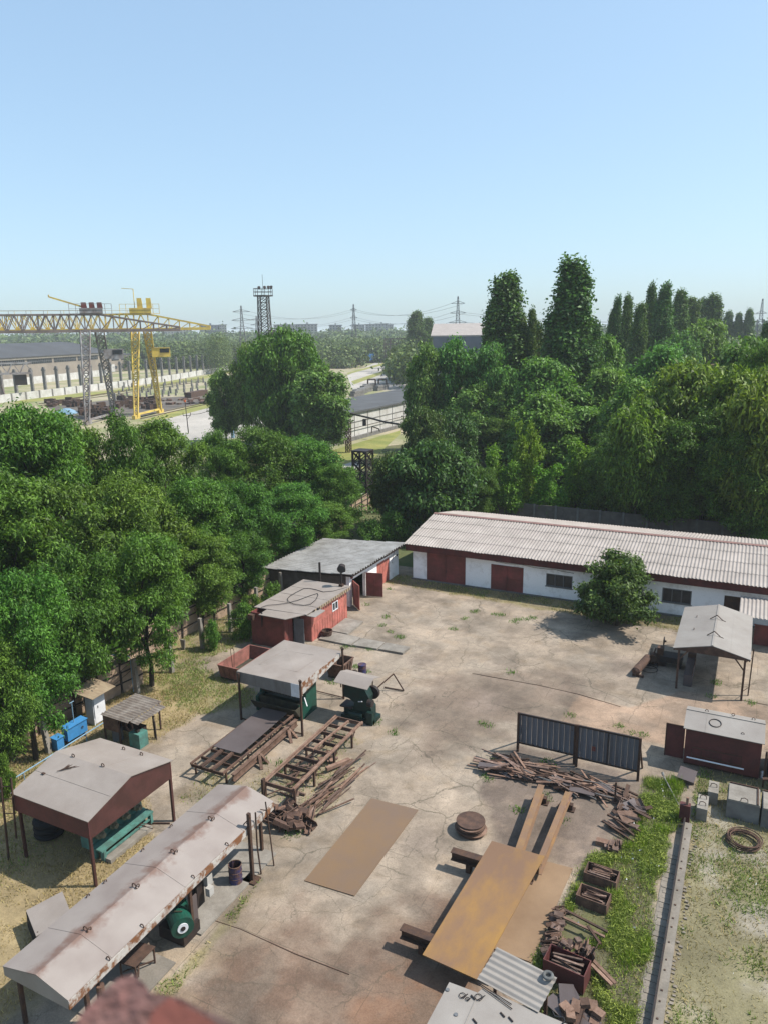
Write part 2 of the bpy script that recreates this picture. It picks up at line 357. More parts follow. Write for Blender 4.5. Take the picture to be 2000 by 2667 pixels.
def np_mesh(name, V, quads=None, tris=None, mat=None):
    me = bpy.data.meshes.new(name); V = np.asarray(V, np.float32)
    idx = quads if quads is not None else tris; k = idx.shape[1]; nf = idx.shape[0]
    me.vertices.add(len(V)); me.vertices.foreach_set('co', V.ravel()); me.loops.add(nf * k); me.loops.foreach_set('vertex_index', idx.astype(np.int32).ravel())
    me.polygons.add(nf); me.polygons.foreach_set('loop_start', np.arange(0, nf * k, k, dtype=np.int32)); me.polygons.foreach_set('loop_total', np.full(nf, k, np.int32))
    me.update(); me.validate()
    if mat: me.materials.append(mat)
    return me
# ------------------------------------------------------------------ the ground
def ground_mat(name, attr=True, base=(.2, .17, .1), alt=(.1, .13, .04), sc=.05, crack=True):
    m, n, b = new_mat(name); L = n.links.new; tc = N(n, 'ShaderNodeTexCoord'); v = tc.outputs['Object']
    if attr:
        at_ = N(n, 'ShaderNodeVertexColor', layer_name='soil'); col = at_.outputs[0]
    else:
        na = N(n, 'ShaderNodeTexNoise', i_Scale=sc, i_Detail=8.0, i_Roughness=.65); L(v, na.inputs['Vector'])
        mr0 = N(n, 'ShaderNodeMapRange'); mr0.inputs['From Min'].default_value = .4; mr0.inputs['From Max'].default_value = .6; L(na.outputs[0], mr0.inputs[0])
        mx = N(n, 'ShaderNodeMix', data_type='RGBA'); mx.inputs[6].default_value = c4(base); mx.inputs[7].default_value = c4(alt); L(mr0.outputs[0], mx.inputs[0]); col = mx.outputs[2]
    n1 = N(n, 'ShaderNodeTexNoise', i_Scale=2.2, i_Detail=12.0, i_Roughness=.78); L(v, n1.inputs['Vector'])
    n2 = N(n, 'ShaderNodeTexNoise', i_Scale=16.0, i_Detail=6.0, i_Roughness=.7); L(v, n2.inputs['Vector'])
    ad = N(n, 'ShaderNodeMath', operation='ADD'); L(n1.outputs[0], ad.inputs[0]); L(n2.outputs[0], ad.inputs[1])
    mr = N(n, 'ShaderNodeMapRange'); mr.inputs['From Min'].default_value = .65; mr.inputs['From Max'].default_value = 1.35; mr.inputs['To Min'].default_value = .60; mr.inputs['To Max'].default_value = 1.36
    L(ad.outputs[0], mr.inputs[0]); sc_ = N(n, 'ShaderNodeVectorMath', operation='SCALE'); L(col, sc_.inputs[0]); L(mr.outputs[0], sc_.inputs['Scale']); out = sc_.outputs[0]
    hgt = ad.outputs[0]
    if crack:
        wn = N(n, 'ShaderNodeTexNoise', i_Scale=.7, i_Detail=8.0, i_Roughness=.65); L(v, wn.inputs['Vector'])
        wm = N(n, 'ShaderNodeMix', data_type='RGBA', blend_type='ADD'); wm.inputs[0].default_value = 1.0; L(v, wm.inputs[6]); L(wn.outputs['Color'], wm.inputs[7])
        ca = N(n, 'ShaderNodeAttribute', attribute_name='cracked')
        last = None
        for scl, wd in ((.24, .007), (.7, .007)):
            vo = N(n, 'ShaderNodeTexVoronoi', feature='DISTANCE_TO_EDGE', i_Scale=scl); L(wm.outputs[2], vo.inputs['Vector'])
            r_ = N(n, 'ShaderNodeMapRange'); r_.inputs['From Min'].default_value = wd * .3; r_.inputs['From Max'].default_value = wd * 1.6; r_.inputs['To Min'].default_value = 1.0; r_.inputs['To Max'].default_value = 0; L(vo.outputs['Distance'], r_.inputs[0])
            # each net of cracks shows only in patches
            pn = N(n, 'ShaderNodeTexNoise', i_Scale=.22 / (1 if last is None else .5), i_Detail=3.0); L(v, pn.inputs['Vector'])
            pr = N(n, 'ShaderNodeMapRange'); pr.inputs['From Min'].default_value = .42; pr.inputs['From Max'].default_value = .58; L(pn.outputs[0], pr.inputs[0])
            ml = N(n, 'ShaderNodeMath', operation='MULTIPLY'); L(r_.outputs[0], ml.inputs[0]); L(pr.outputs[0], ml.inputs[1])
            if last is None: last = ml.outputs[0]
            else:
                mm = N(n, 'ShaderNodeMath', operation='MAXIMUM'); L(last, mm.inputs[0]); L(ml.outputs[0], mm.inputs[1]); last = mm.outputs[0]
        bk = N(n, 'ShaderNodeTexBrick', offset=.5); bk.inputs['Scale'].default_value = .30; bk.inputs['Mortar Size'].default_value = .006; bk.inputs['Mortar Smooth'].default_value = .6; bk.inputs['Brick Width'].default_value = 1.0; bk.inputs['Row Height'].default_value = .95
        w2 = N(n, 'ShaderNodeMix', data_type='RGBA', blend_type='ADD'); w2.inputs[0].default_value = .10; L(v, w2.inputs[6]); L(wn.outputs['Color'], w2.inputs[7]); L(w2.outputs[2], bk.inputs['Vector'])
        pb = N(n, 'ShaderNodeTexNoise', i_Scale=.35, i_Detail=4.0); L(v, pb.inputs['Vector']); rb_ = N(n, 'ShaderNodeMapRange'); rb_.inputs['From Min'].default_value = .45; rb_.inputs['From Max'].default_value = .6; L(pb.outputs[0], rb_.inputs[0])
        mb_ = N(n, 'ShaderNodeMath', operation='MULTIPLY'); L(bk.outputs['Fac'], mb_.inputs[0]); L(rb_.outputs[0], mb_.inputs[1]); m9 = N(n, 'ShaderNodeMath', operation='MAXIMUM'); L(last, m9.inputs[0]); L(mb_.outputs[0], m9.inputs[1]); last = m9.outputs[0]
        m3 = N(n, 'ShaderNodeMath', operation='MULTIPLY'); L(last, m3.inputs[0]); L(ca.outputs['Fac'], m3.inputs[1])
        m4 = N(n, 'ShaderNodeMath', operation='MULTIPLY'); m4.inputs[1].default_value = .62; L(m3.outputs[0], m4.inputs[0])
        mk = N(n, 'ShaderNodeMix', data_type='RGBA'); L(m4.outputs[0], mk.inputs[0]); L(out, mk.inputs[6]); mk.inputs[7].default_value = (.055, .05, .035, 1); out = mk.outputs[2]
    L(out, b.inputs['Base Color']); b.inputs['Roughness'].default_value = .92; b.inputs['Specular IOR Level'].default_value = .2
    bp = N(n, 'ShaderNodeBump', i_Strength=.35, i_Distance=.03); L(hgt, bp.inputs['Height']); L(bp.outputs[0], b.inputs['Normal'])
    return m

g = MB(); g.add([(-9000, -9000, -.06), (9000, -9000, -.06), (9000, 9000, -.06), (-9000, 9000, -.06)], [(0, 1, 2, 3)])
struct('ground', g, ground_mat('earth', False, (.13, .12, .06), (.06, .085, .028), .05, False))

DRYL = [(-38, 6), (-38, 33.2), (-31, 36), (-29.6, 33.5), (-28.0, 31.3), (-28.7, 27), (-27.2, 24.4), (-23.6, 22.6), (-21.6, 20.4), (-20.4, 16.5), (-19.6, 6)]
GRNL = [(-38, 33), (-38, 50.5), (-33.6, 50.3), (-32.2, 47), (-31.6, 41.5), (-33.2, 38), (-31.6, 35.9), (-27.0, 35.2), (-26.0, 33.4), (-27.4, 31.8), (-29.0, 31.2), (-31, 32.6)]
WHST = [(-29.5, 57.5), (-22, 57.0), (-15, 56.6), (-3.4, 56.2), (-3.2, 60), (-29.5, 60)]
WEED = [(-4.4, 29.0), (-3.5, 31), (-3.2, 33.0), (-3.3, 35.5), (-1.6, 36.0), (-1.55, 33.2), (-1.95, 28), (-1.7, 23), (-1.7, 19), (-4.7, 19), (-5.3, 22.3), (-5.1, 25.0), (-4.95, 26.6), (-4.7, 28.0)]
FIELD = [(-.85, 14), (-.95, 36.0), (-1.0, 37.9), (10, 37.9), (12, 30), (12, 14)]
EDGE = [(-16.6, 13.5), (-16.25, 13.5), (-16.1, 17), (-16.2, 19), (-16.5, 21.4), (-16.75, 21.4), (-16.6, 18)]
TAB = [[(-21.0, 27.2), (-20.4, 29.2), (-20.0, 29.2), (-20.0, 26.2), (-21.2, 25.6)], [(-17.9, 26.0), (-16.9, 25.5), (-16.4, 28), (-16.8, 31.3), (-17.6, 31.3)], [(-19.6, 26.2), (-19.7, 32.8), (-18.4, 32.6), (-18.3, 26.2)], [(-23.6, 24.4), (-21.6, 24.2), (-21.6, 26.5), (-23.6, 26.6)]]
GRAV = [(-10.8, 31.3), (-10.4, 34.6), (-9.9, 36), (-3.3, 35.9), (-3.1, 32.6), (-4.3, 30), (-4.7, 27.75), (-6.45, 27.9), (-8.2, 27.2), (-8.9, 28.8)]
RUSTG = [(-16.0, 6), (-15.9, 17.5), (-14.3, 20.8), (-11.8, 20.2), (-10.2, 22.5), (-8.7, 25.5), (-7.3, 26.5), (-6.2, 22), (-5.6, 6)]
ORNG = [(-10.0, 17.0), (-10.1, 19.4), (-8.5, 20.2), (-6.5, 20), (-6.4, 17)]
SMEAR = [(-17.5, 37.5), (-17.5, 41), (-14, 44.5), (-10.5, 46), (-7.5, 45), (-7.7, 41), (-9.5, 38.5), (-12, 36.5), (-14, 33)]
OUTER = [(9.5, 6), (9, 30), (11, 44), (14, 64), (30, 64), (30, 6)]
PINK = [(-8.6, 39.3), (-8.2, 43.1), (-5.2, 42.8), (-3.3, 45.2), (-2.6, 46.4), (5, 46.3), (5, 41.2), (-1.2, 40.7), (-1.4, 39.2)]
SHEDF = [(-40, 6), (-40, 62), (-36.5, 62), (-36.5, 6)]
nx, ny = 400, 300
X0, X1, Y0, Y1 = -40.0, 28.0, 6.0, 62.5
gx, gy = np.meshgrid(np.linspace(X0, X1, nx), np.linspace(Y0, Y1, ny))
def wob(x, y, s=1): return (vnoise(x * .9, y * .9, s, 4) - .5) * 2.0
def inside(poly, x, y, soft=.35, rag=.6, seed=1): return sstep(-soft, soft, poly_sd(x, y, poly) + wob(x, y, seed) * rag)
def grassy(x, y):
    """how grown-over a place is: (dry, green)"""
    dry = inside(DRYL, x, y, .4, .8, 2); gl = np.maximum(inside(GRNL, x, y, .4, .8, 3), inside(OUTER, x, y, .6, 1.5, 9))
    bare = np.maximum(sstep(.9, .2, np.hypot((x + 31.2) / 1.4, (y - 38.6) / 1.6)), sstep(1.0, .4, np.hypot((x + 30.6) / 1.2, (y - 43.8) / 3.2)))
    gl = gl * (1 - bare)
    wh = inside(WHST, x, y, .3, .5, 4); we = inside(WEED, x, y, .2, .35, 5); fi = inside(FIELD, x, y, .15, .15, 6); ed = inside(EDGE, x, y, .12, .3, 7)
    tb = 0
    for i, t in enumerate(TAB): tb = np.maximum(tb, inside(t, x, y, .4, .8, 8 + i) * .6)
    return dry, gl, wh, we, fi, ed, tb
dry, gl, wh, we, fi, ed, tb = grassy(gx, gy)
def mixc(c, k, col): return c * (1 - k[..., None]) + np.array(col)[None, None] * k[..., None]
lf = vnoise(gx * .35, gy * .35, 11, 5); mf = vnoise(gx * 1.1, gy * 1.1, 12, 5)
c = np.zeros(gx.shape + (3,)) + np.array((.335, .275, .215)); c = mixc(c, sstep(.40, .62, lf) * .65, (.285, .245, .20)); c = mixc(c, sstep(.52, .7, mf) * .55, (.30, .235, .17))
c = mixc(c, inside(SMEAR, gx, gy, 1.8, 2.4, 13) * .85, (.185, .142, .112))
c = mixc(c, inside(PINK, gx, gy, .12, .15, 14) * .8, (.355, .25, .18))
c = mixc(c, inside(RUSTG, gx, gy, 1.2, 1.6, 15) * (.75 + .25 * sstep(.35, .6, mf)), (.185, .125, .092))
c = mixc(c, inside(ORNG, gx, gy, .5, .8, 16) * .6, (.235, .13, .08))
c = mixc(c, inside(GRAV, gx, gy, .3, .5, 17) * .95, (.165, .13, .108)); c = mixc(c, inside(GRAV, gx, gy, .3, .5, 17) * sstep(.58, .7, mf) * .6, (.27, .21, .165))
rec = lambda a, b, c_, d: [(a, c_), (b, c_), (b, d), (a, d)]
c = mixc(c, inside(rec(-24.5, -16, 14, 34), gx, gy, 1, 1.4, 18) * sstep(.42, .6, mf) * .6, (.30, .235, .165))
c = mixc(c, np.clip(dry, 0, 1) * .9, (.30, .235, .125)); c = mixc(c, gl * .85, (.235, .205, .10)); c = mixc(c, wh * .8, (.22, .19, .09)); c = mixc(c, we * .95, (.10, .105, .045))
bl = sstep(.48, .66, vnoise(gx * .5, gy * .5, 21, 4))
c = mixc(c, fi * .95, (.20, .182, .105)); c = mixc(c, fi * sstep(.55, .72, vnoise(gx * .5, gy * .5, 21, 4)) * .8, (.33, .30, .25)); c = mixc(c, np.maximum(ed, tb) * .7, (.21, .19, .09))
for cx_, cy_, r_, dk in ((-13.2, 15.8, .8, .10), (-9.9, 33.2, 1.1, .2), (-13.2, 40.0, 1.6, .25), (-19, 44, 1.4, .2), (-6.4, 48.5, 1.8, .25), (-11.5, 26.6, 1.2, .2)):
    k = sstep(1.1, .2, np.hypot(gx - cx_, (gy - cy_) * .8) / r_ + wob(gx * 1.5, gy * 1.5, 22) * .5) * .5; c = mixc(c, k, (dk, dk * .8, dk * .68))
c = mixc(c, sstep(.50, .64, vnoise(gx * .8 + 3, gy * .8, 52, 6)) * .45 * (1 - fi) * (1 - np.clip(dry, 0, 1)), (.17, .14, .112))
c = c * np.array((.80, .785, .76)) * (1 + .9 * (vnoise(gx * .6 + 9, gy * .6, 51, 5)[..., None] - .5))
V = np.stack([gx, gy, (vnoise(gx * .25, gy * .25, 30, 3) - .5) * .06 - .02], -1).reshape(-1, 3)
ii = np.arange(nx * ny).reshape(ny, nx); Q = np.stack([ii[:-1, :-1], ii[:-1, 1:], ii[1:, 1:], ii[1:, :-1]], -1).reshape(-1, 4)
me = np_mesh('yard_paving', V, Q, mat=ground_mat('yard_soil'))
ca = me.color_attributes.new('soil', 'FLOAT_COLOR', 'POINT'); ca.data.foreach_set('color', np.concatenate([c.reshape(-1, 3), np.ones((nx * ny, 1))], 1).astype(np.float32).ravel())
fa = me.attributes.new('cracked', 'FLOAT', 'POINT'); fa.data.foreach_set('value', np.clip(1 - dry - gl - fi - we - .7 * inside(GRAV, gx, gy, .3, .5, 17), 0, 1).astype(np.float32).ravel())
for p in me.polygons: p.use_smooth = True
yard = link(bpy.data.objects.new('yard_paving', me)); yard['kind'] = 'structure'

# ---- grass and weeds: blades of their own, nobody could count them
def blades(name, label, seed, n, box, dens, h, wd, mat, lean=.5, leaf=False):
    rs = np.random.RandomState(seed); x = rs.uniform(box[0], box[1], n); y = rs.uniform(box[2], box[3], n)
    k = dens(x, y); keep = rs.rand(n) < k; x, y = x[keep], y[keep]; m = len(x)
    if m == 0: return
    H = h * rs.uniform(.45, 1.25, m) * (.6 + .8 * vnoise(x * .8, y * .8, seed + 1, 3)); a = rs.uniform(0, 6.283, m); w_ = wd * rs.uniform(.6, 1.4, m); b = rs.uniform(0, 6.283, m); le = H * lean * rs.rand(m)
    z0 = -.05
    if leaf: zc = H * rs.rand(m) ** .7
    else: zc = np.zeros(m) + z0
    p0 = np.stack([x - np.cos(a) * w_ / 2, y - np.sin(a) * w_ / 2, zc], -1); p1 = np.stack([x + np.cos(a) * w_ / 2, y + np.sin(a) * w_ / 2, zc], -1)
    top = H if not leaf else zc + w_ * .9
    p2 = np.stack([x + np.cos(b) * le, y + np.sin(b) * le, top], -1)
    V = np.stack([p0, p1, p2], 1).reshape(-1, 3); T = np.arange(3 * m).reshape(m, 3)
    o = link(bpy.data.objects.new(name, np_mesh(name, V, tris=T, mat=mat))); tag(o, label, 'grass', kind='stuff')
def d_dry(x, y): d, g_, w_, e, f, ed_, t = grassy(x, y); return np.clip(d * .8 + g_ * .35 + w_ * .5 + e * .45 + f * .45 + t * .6 + ed_ * .3, 0, 1) * sstep(.3, .55, vnoise(x * .7, y * .7, 41, 4))
def d_grn(x, y): d, g_, w_, e, f, ed_, t = grassy(x, y); return np.clip(d * .22 * (x < -26) + g_ * .75 + w_ * .35 + f * 1.3 + t * .35 + ed_ * .9, 0, 1) * sstep(.40, .56, vnoise(x * .55, y * .55, 42, 4))
KEEP = [(-3.95, 27.35, .9), (-4.0, 25.9, .85), (-4.15, 22.0, 1.0), (-4.3, 24.2, .7), (-4.9, 24.5, .55), (-4.95, 23.3, .5), (-3.5, 20.6, 1.1), (-3.4, 23.2, .5), (-4.1, 29.6, .7), (-3.7, 30.6, .7), (-3.9, 24.9, .8)]
def d_weed(x, y):
    k = grassy(x, y)[3] * (.10 + .80 * sstep(.38, .55, vnoise(x * .9, y * .9, 43, 4)))
    for a, b_, r_ in KEEP: k = k * sstep(r_ * .75, r_ * 1.15, np.hypot(x - a, y - b_))
    return k
BOX = (-38, 11, 10, 61)
blades('dry_grass', 'short straw-coloured dry grass along the yard edges', 1, 520000, BOX, d_dry, .12, .04, F['grass_dry'], 2.0)
blades('green_grass', 'low green grass growing in patches between the dry straw', 2, 600000, BOX, d_grn, .12, .045, F['grass_green'], 2.0)
blades('tall_weeds', 'tall bright green weeds growing along the concrete rail beam', 3, 170000, (-6, -1, 18, 36.5), d_weed, .24, .022, F['grass_green'], .7)
blades('weed_leaves', 'broad leaves of the tall weeds beside the rail beam', 4, 110000, (-6, -1, 18, 36.5), d_weed, .22, .036, F['weed'], .9, True)
def d_clump(x, y): return d_weed(x, y) * sstep(.56, .66, vnoise(x * 1.1, y * 1.1, 47, 3))
blades('tall_weeds', 'taller bright clumps standing out of the weeds by the rail beam', 9, 60000, (-6, -1, 18, 36.5), d_clump, .42, .03, F['maple'], .6)
def d_flow(x, y): d, g_, w_, e, f, ed_, t = grassy(x, y); return (e * .5 + f * .15) * (vnoise(x * 1.2, y * 1.2, 44, 2) > .6)
blades('white_flowers', 'small white flowers scattered among the weeds', 5, 1200, (-6, 4, 18, 36), d_flow, .35, .07, F['flower'], .2, True)
# tufts in the cracks of the paving
TUFT = [at('f6', *q) for q in ((350, 848), (388, 820), (400, 815), (480, 830), (560, 865), (575, 855), (70, 930), (10, 838), (505, 833), (300, 893), (610, 850), (640, 845))] + [at('h4', *q) for q in ((1450, 900), (1580, 1100), (1400, 985), (1250, 770), (1480, 610), (1490, 1050))] + \
       [at('d', *q) for q in ((1105, 1453), (1045, 1563), (1055, 1568), (1180, 1645), (1190, 1655))] + [at('g5', *q) for q in ((175, 555), (640, 880), (650, 900), (100, 720), (1290, 250), (1400, 310), (760, 1090), (370, 1000), (1500, 330), (850, 150))] + [at('g1', *q) for q in ((1130, 600), (1060, 610), (1250, 625), (940, 880), (970, 880), (1140, 760), (1230, 800), (1290, 1195), (1300, 1185), (1440, 1270))] + \
       [at('h5', *q) for q in ((1030, 1020), (1050, 1000), (980, 1170), (1450, 1250))] + [at('g3', *q) for q in ((1060, 1180), (1080, 1160), (930, 600), (800, 590), (1000, 1190))]
def d_tuft(x, y):
    k = np.zeros(x.shape)
    for q in TUFT: k = np.maximum(k, sstep(.5, .08, np.hypot(x - q.x, y - q.y)))
    return k
blades('crack_weeds', 'small green tufts growing from cracks in the yard paving', 6, 260000, (-29, 2, 23, 58), d_tuft, .14, .05, F['grass_green'], 1.2)

# joints and laid slabs of the yard
jm = M['dark_inside']
def strip(name, pts, w_, mat, z=.03):
    b = MB()
    for p, q in zip(pts[:-1], pts[1:]): b.bar((p[0], p[1], z - .035), (q[0], q[1], z - .035), w_, .07)
    return struct(name, b, mat)
strip('paving_joint', [at('d', 450, 1985), at('d', 520, 2008), at('d', 640, 2062), at('d', 755, 2106)], .028, M['rust_dark'], .004)
strip('paving_joint', [at('d', 1020, 1455), at('d', 1160, 1480), at('d', 1250, 1500), at('d', 1340, 1527)], .028, M['rust_dark'], .002)
strip('paving_joint', [at('h5', 1340, 1215), at('h5', 1659, 1275)], .03, M['rust_dark'], .004)
# ------------------------------------------------------------------ long warehouse
t = thing('warehouse', 'long low white warehouse with corrugated gable roof and dark red doors', 'warehouse', (-10, 62, 0))
XE, YF, YB, ZE, ZR, YR = 14.0, 59.4, 72.4, 3.45, 4.65, 65.9
def wall_open(b, x0, x1, y, z0, z1, th, holes):
    """front wall with openings (x0, x1, z0, z1)"""
    xs = sorted({x0, x1} | {h[0] for h in holes} | {h[1] for h in holes})
    for a, c_ in zip(xs[:-1], xs[1:]):
        m_ = (a + c_) / 2; cuts = sorted([(h[2], h[3]) for h in holes if h[0] < m_ < h[1]]); z = z0
        for lo, hi in cuts:
            if lo > z: b.box(a, c_, y, y + th, z, lo)
            z = hi
        if z < z1: b.box(a, c_, y, y + th, z, z1)
doors = [(-25.4, -21.7, -.05, 2.75), (-19.35, -16.5, -.05, 2.35)]
wins = [(-14.55, -12.35, 1.05, 2.15), (-5.35, -3.2, 1.05, 2.2)]
ddoor = [(-.9, .35, -.05, 2.2)]
b = MB(); wall_open(b, -26.75, XE, YF, -.1, ZE, .35, doors + wins + ddoor); b.box(-26.75, -26.4, YF + .35, YB - .5, -.1, ZE); b.box(-26.4, XE, YB - .8, YB - .5, -.1, ZE)
part('wall', b, M['whitewash'], t)
b = MB(); b.add([(-26.75, YF, ZE), (-26.75, YB - .5, ZE), (-26.75, YR, ZR - .12), (-26.5, YF, ZE), (-26.5, YB - .5, ZE), (-26.5, YR, ZR - .12)], [(0, 2, 1), (3, 4, 5), (0, 3, 5, 2), (1, 2, 5, 4), (0, 1, 4, 3)])
part('gable', b, M['whitewash'], t)
rf = part('roof', MB().wave((-27.35, YF - .75, ZE), (XE + 27.4, 0, 0), (0, YR - YF + .75, ZR - ZE), .27, .035, 4, .05, seed=5, step=.035), M['fibre_roof'], t, smooth=False)
part('roof', MB().wave((XE + .05, YB + .2, ZE), (-XE - 27.4, 0, 0), (0, YR - YB - .2, ZR - ZE), .27, .03, 4, .05, seed=6), M['fibre_roof'], t)
b = MB(); b.plate([(-27.35, YR - .28, ZR + .03), (XE, YR - .28, ZR + .03), (XE, YR, ZR + .1), (-27.35, YR, ZR + .1)], .02); b.plate([(-27.35, YR, ZR + .1), (XE, YR, ZR + .1), (XE, YR + .28, ZR + .03), (-27.35, YR + .28, ZR + .03)], .02)
part('ridge_cap', b, M['ridge_pink'], t)
b = MB(); b.box(-27.2, XE, YF - .62, YF - .56, ZE - .62, ZE - .06); b.box(-27.2, XE, YF - .56, YF, ZE - .62, ZE - .58)
b.hexa([(-27.2, YF - .6, ZE - .62), (-27.14, YF - .6, ZE - .62), (-27.14, YR, ZR - .6), (-27.2, YR, ZR - .6)], [(-27.2, YF - .6, ZE - .08), (-27.14, YF - .6, ZE - .08), (-27.14, YR, ZR - .06), (-27.2, YR, ZR - .06)])
b.hexa([(-27.2, YR, ZR - .6), (-27.14, YR, ZR - .6), (-27.14, YB, ZE - .62), (-27.2, YB, ZE - .62)], [(-27.2, YR, ZR - .06), (-27.14, YR, ZR - .06), (-27.14, YB, ZE - .08), (-27.2, YB, ZE - .08)])
part('fascia', b, M['fascia_red'], t)
for x0, x1, z0, z1 in doors:
    b = MB(); xm = (x0 + x1) / 2
    for a, c_ in ((x0, xm - .012), (xm + .012, x1)):
        b.box(a, c_, YF - .03, YF + .04, z0 + .05, z1)
        for q in (a + .03, c_ - .09): b.box(q, q + .06, YF - .055, YF - .032, z0 + .08, z1 - .03)
        for zz in (z0 + .1, (z0 + z1) / 2, z1 - .1): b.box(a + .1, c_ - .1, YF - .05, YF - .032, zz, zz + .06)
    d_ = part('door', b, M['door_shade_red'], t)
    part('handle', MB().bar((xm + .08, YF - .09, 1.05), (xm + .08, YF - .09, 1.3), .03), M['dark_steel'], d_)
def window(t, x0, x1, y, z0, z1, n=3, fm='grey_frame'):
    b = MB(); w_ = .07
    b.box(x0, x1, y - .03, y + .08, z0, z0 + w_); b.box(x0, x1, y - .03, y + .08, z1 - w_, z1)
    for k in range(n + 1):
        q = x0 + (x1 - x0 - w_) * k / n; b.box(q, q + w_, y - .03, y + .08, z0 + w_, z1 - w_)
    wo = part('window', b, M[fm], t)
    part('pane', MB().box(x0 + .02, x1 - .02, y + .035, y + .055, z0 + .02, z1 - .02), M['pane'], wo)
    part('sill', MB().box(x0 - .08, x1 + .08, y - .09, y - .032, z0 - .06, z0), M['grey_concrete'], wo)
for x0, x1, z0, z1 in wins: window(t, x0, x1, YF + .05, z0, z1)
b = MB(); b.box(-.9, .35, YF + .02, YF + .07, 0, 2.2)
for k in range(3): b.box(-.8 + k * .38, -.5 + k * .38, YF, YF + .018, .15, 2.05)
part('door', b, M['rust_dark'], t, 'dark brown door beside the lean-to')
b = MB(); b.path([(-19.4 + i * .55, YF - .08 - .03 * (i % 2), 2.72 - .10 * math.sin(math.pi * ((i % 5) / 5)) - .012 * i) for i in range(14)], .018, 5)
part('cable', b, M['black_cable'], t)
b = MB(); rnd = random.Random(4)
b.box(-26.9, XE, YF - .12, YF - .002, -.1, .12); part('plinth', b, M['grey_concrete'], t)
# lean-to over the side door at the right edge
t = thing('lean_to', 'corrugated lean-to roof over a dark red gate against the warehouse wall', 'lean-to', (2.2, 57.5, 0))
part('roof', MB().wave((.2, 55.4, 2.15), (4.2, 0, 0), (0, 3.2, .42), .26, .035, 1, .0), M['fibre_roof'], t)
for x in (.5, 2.4, 4.2): part('post', MB().bar((x, 55.7, -.05), (x, 55.7, 2.2), .09), M['door_shade_red'], t)
b = MB(); b.box(1.3, 2.5, 55.8, 55.84, .05, 1.5); b.bar((1.3, 55.75, .06), (1.3, 55.75, 1.6), .06); b.bar((1.2, 55.76, 1.55), (4.4, 55.76, 1.55), .06)
for k in range(9): b.bar((2.6 + k * .2, 55.76, .1), (2.6 + k * .2, 55.76, 1.5), .025)
part('gate', b, M['door_shade_red'], t)

# ------------------------------------------------------------------ garage with the grey roof
t = thing('garage', 'white garage with grey ribbed lean roof and open red gates', 'garage', (-33, 55, 0))
GX, GY0, GY1, GXB = -28.55, 50.75, 60.1, -36.3
b = MB()
def ywall(b, x, y0, y1, z0, z1, th, holes):
    ys = sorted({y0, y1} | {h[0] for h in holes} | {h[1] for h in holes})
    for a, c_ in zip(ys[:-1], ys[1:]):
        m_ = (a + c_) / 2; cuts = sorted([(h[2], h[3]) for h in holes if h[0] < m_ < h[1]]); z = z0
        for lo, hi in cuts:
            if lo > z: b.box(x - th, x, a, c_, z, lo)
            z = hi
        if z < z1: b.box(x - th, x, a, c_, z, z1)
ywall(b, GX, GY0, GY1, -.1, 2.85, .3, [(51.2, 53.6, -.2, 2.2), (55.7, 58.2, -.2, 2.2)])
part('wall', b, M['whitewash'], t)
b = MB(); b.hexa([(GXB, GY0, -.1), (GX - .3, GY0, -.1), (GX - .3, GY0 + .3, -.1), (GXB, GY0 + .3, -.1)], [(GXB, GY0, 2.35), (GX - .3, GY0, 2.8), (GX - .3, GY0 + .3, 2.8), (GXB, GY0 + .3, 2.35)])
b.hexa([(GXB, GY1 - .3, -.1), (GX - .3, GY1 - .3, -.1), (GX - .3, GY1, -.1), (GXB, GY1, -.1)], [(GXB, GY1 - .3, 2.35), (GX - .3, GY1 - .3, 2.8), (GX - .3, GY1, 2.8), (GXB, GY1, 2.35)])
b.box(GXB - .3, GXB, GY0, GY1, -.1, 2.35)
for k in range(9): b.box(GXB + .02, GX - .35, GY0 - .012, GY0 - .002, .08 + k * .27, .10 + k * .27)
part('wall', b, M['brick'], t, 'dark brick side wall')
part('roof', MB().wave((-28.0, GY1 + .55, 2.98), (0, GY0 - GY1 - 1.0, 0), (-8.8, 0, -.55), .42, .075, 5, .05, seed=8, step=.06), M['slate_roof'], t)
b = MB(); b.box(-28.12, -28.06, GY0 - .4, GY1 + .5, 2.72, 2.9); b.hexa([(-36.7, GY0 - .42, 2.26), (-28.12, GY0 - .42, 2.74), (-28.12, GY0 - .36, 2.74), (-36.7, GY0 - .36, 2.26)], [(-36.7, GY0 - .42, 2.38), (-28.12, GY0 - .42, 2.9), (-28.12, GY0 - .36, 2.9), (-36.7, GY0 - .36, 2.38)])
part('fascia', b, M['dark_steel'], t)
b = MB(); b.box(GX - .12, GX - .05, 55.72, 56.93, .03, 2.18); b.box(GX - .12, GX - .05, 56.97, 58.18, .03, 2.18)
part('gate', b, M['sunlit_red'], t, 'closed pale red double gate')
def leaf_(b, hx, hy, ang, w_, h_):
    dx, dy = math.cos(ang), math.sin(ang); e = Vector((hx, hy, 0)); f = e + Vector((dx, dy, 0)) * w_
    b.bar((e.x, e.y, h_ / 2 + .03), (f.x, f.y, h_ / 2 + .03), .05, h_)
    for q in (.0, .5, 1.0): b.bar((e.x, e.y, .1 + q * (h_ - .16)), (f.x, f.y, .1 + q * (h_ - .16)), .075, .06)
    m_ = (e + f) / 2; b.bar((m_.x, m_.y, .06), (m_.x, m_.y, h_), .07, .06, up=(1, 0, 0))
b = MB(); leaf_(b, GX + .06, 53.55, math.radians(12), 1.45, 2.1); part('gate', b, M['door_shade_red'], t, 'open gate leaf')  # darker red paints the shade on this leaf
b = MB(); leaf_(b, GX + .06, 51.25, math.radians(-42), 1.5, 2.1); part('gate', b, M['sunlit_red'], t, 'open gate leaf')  # lighter red paints the sunlight on this leaf
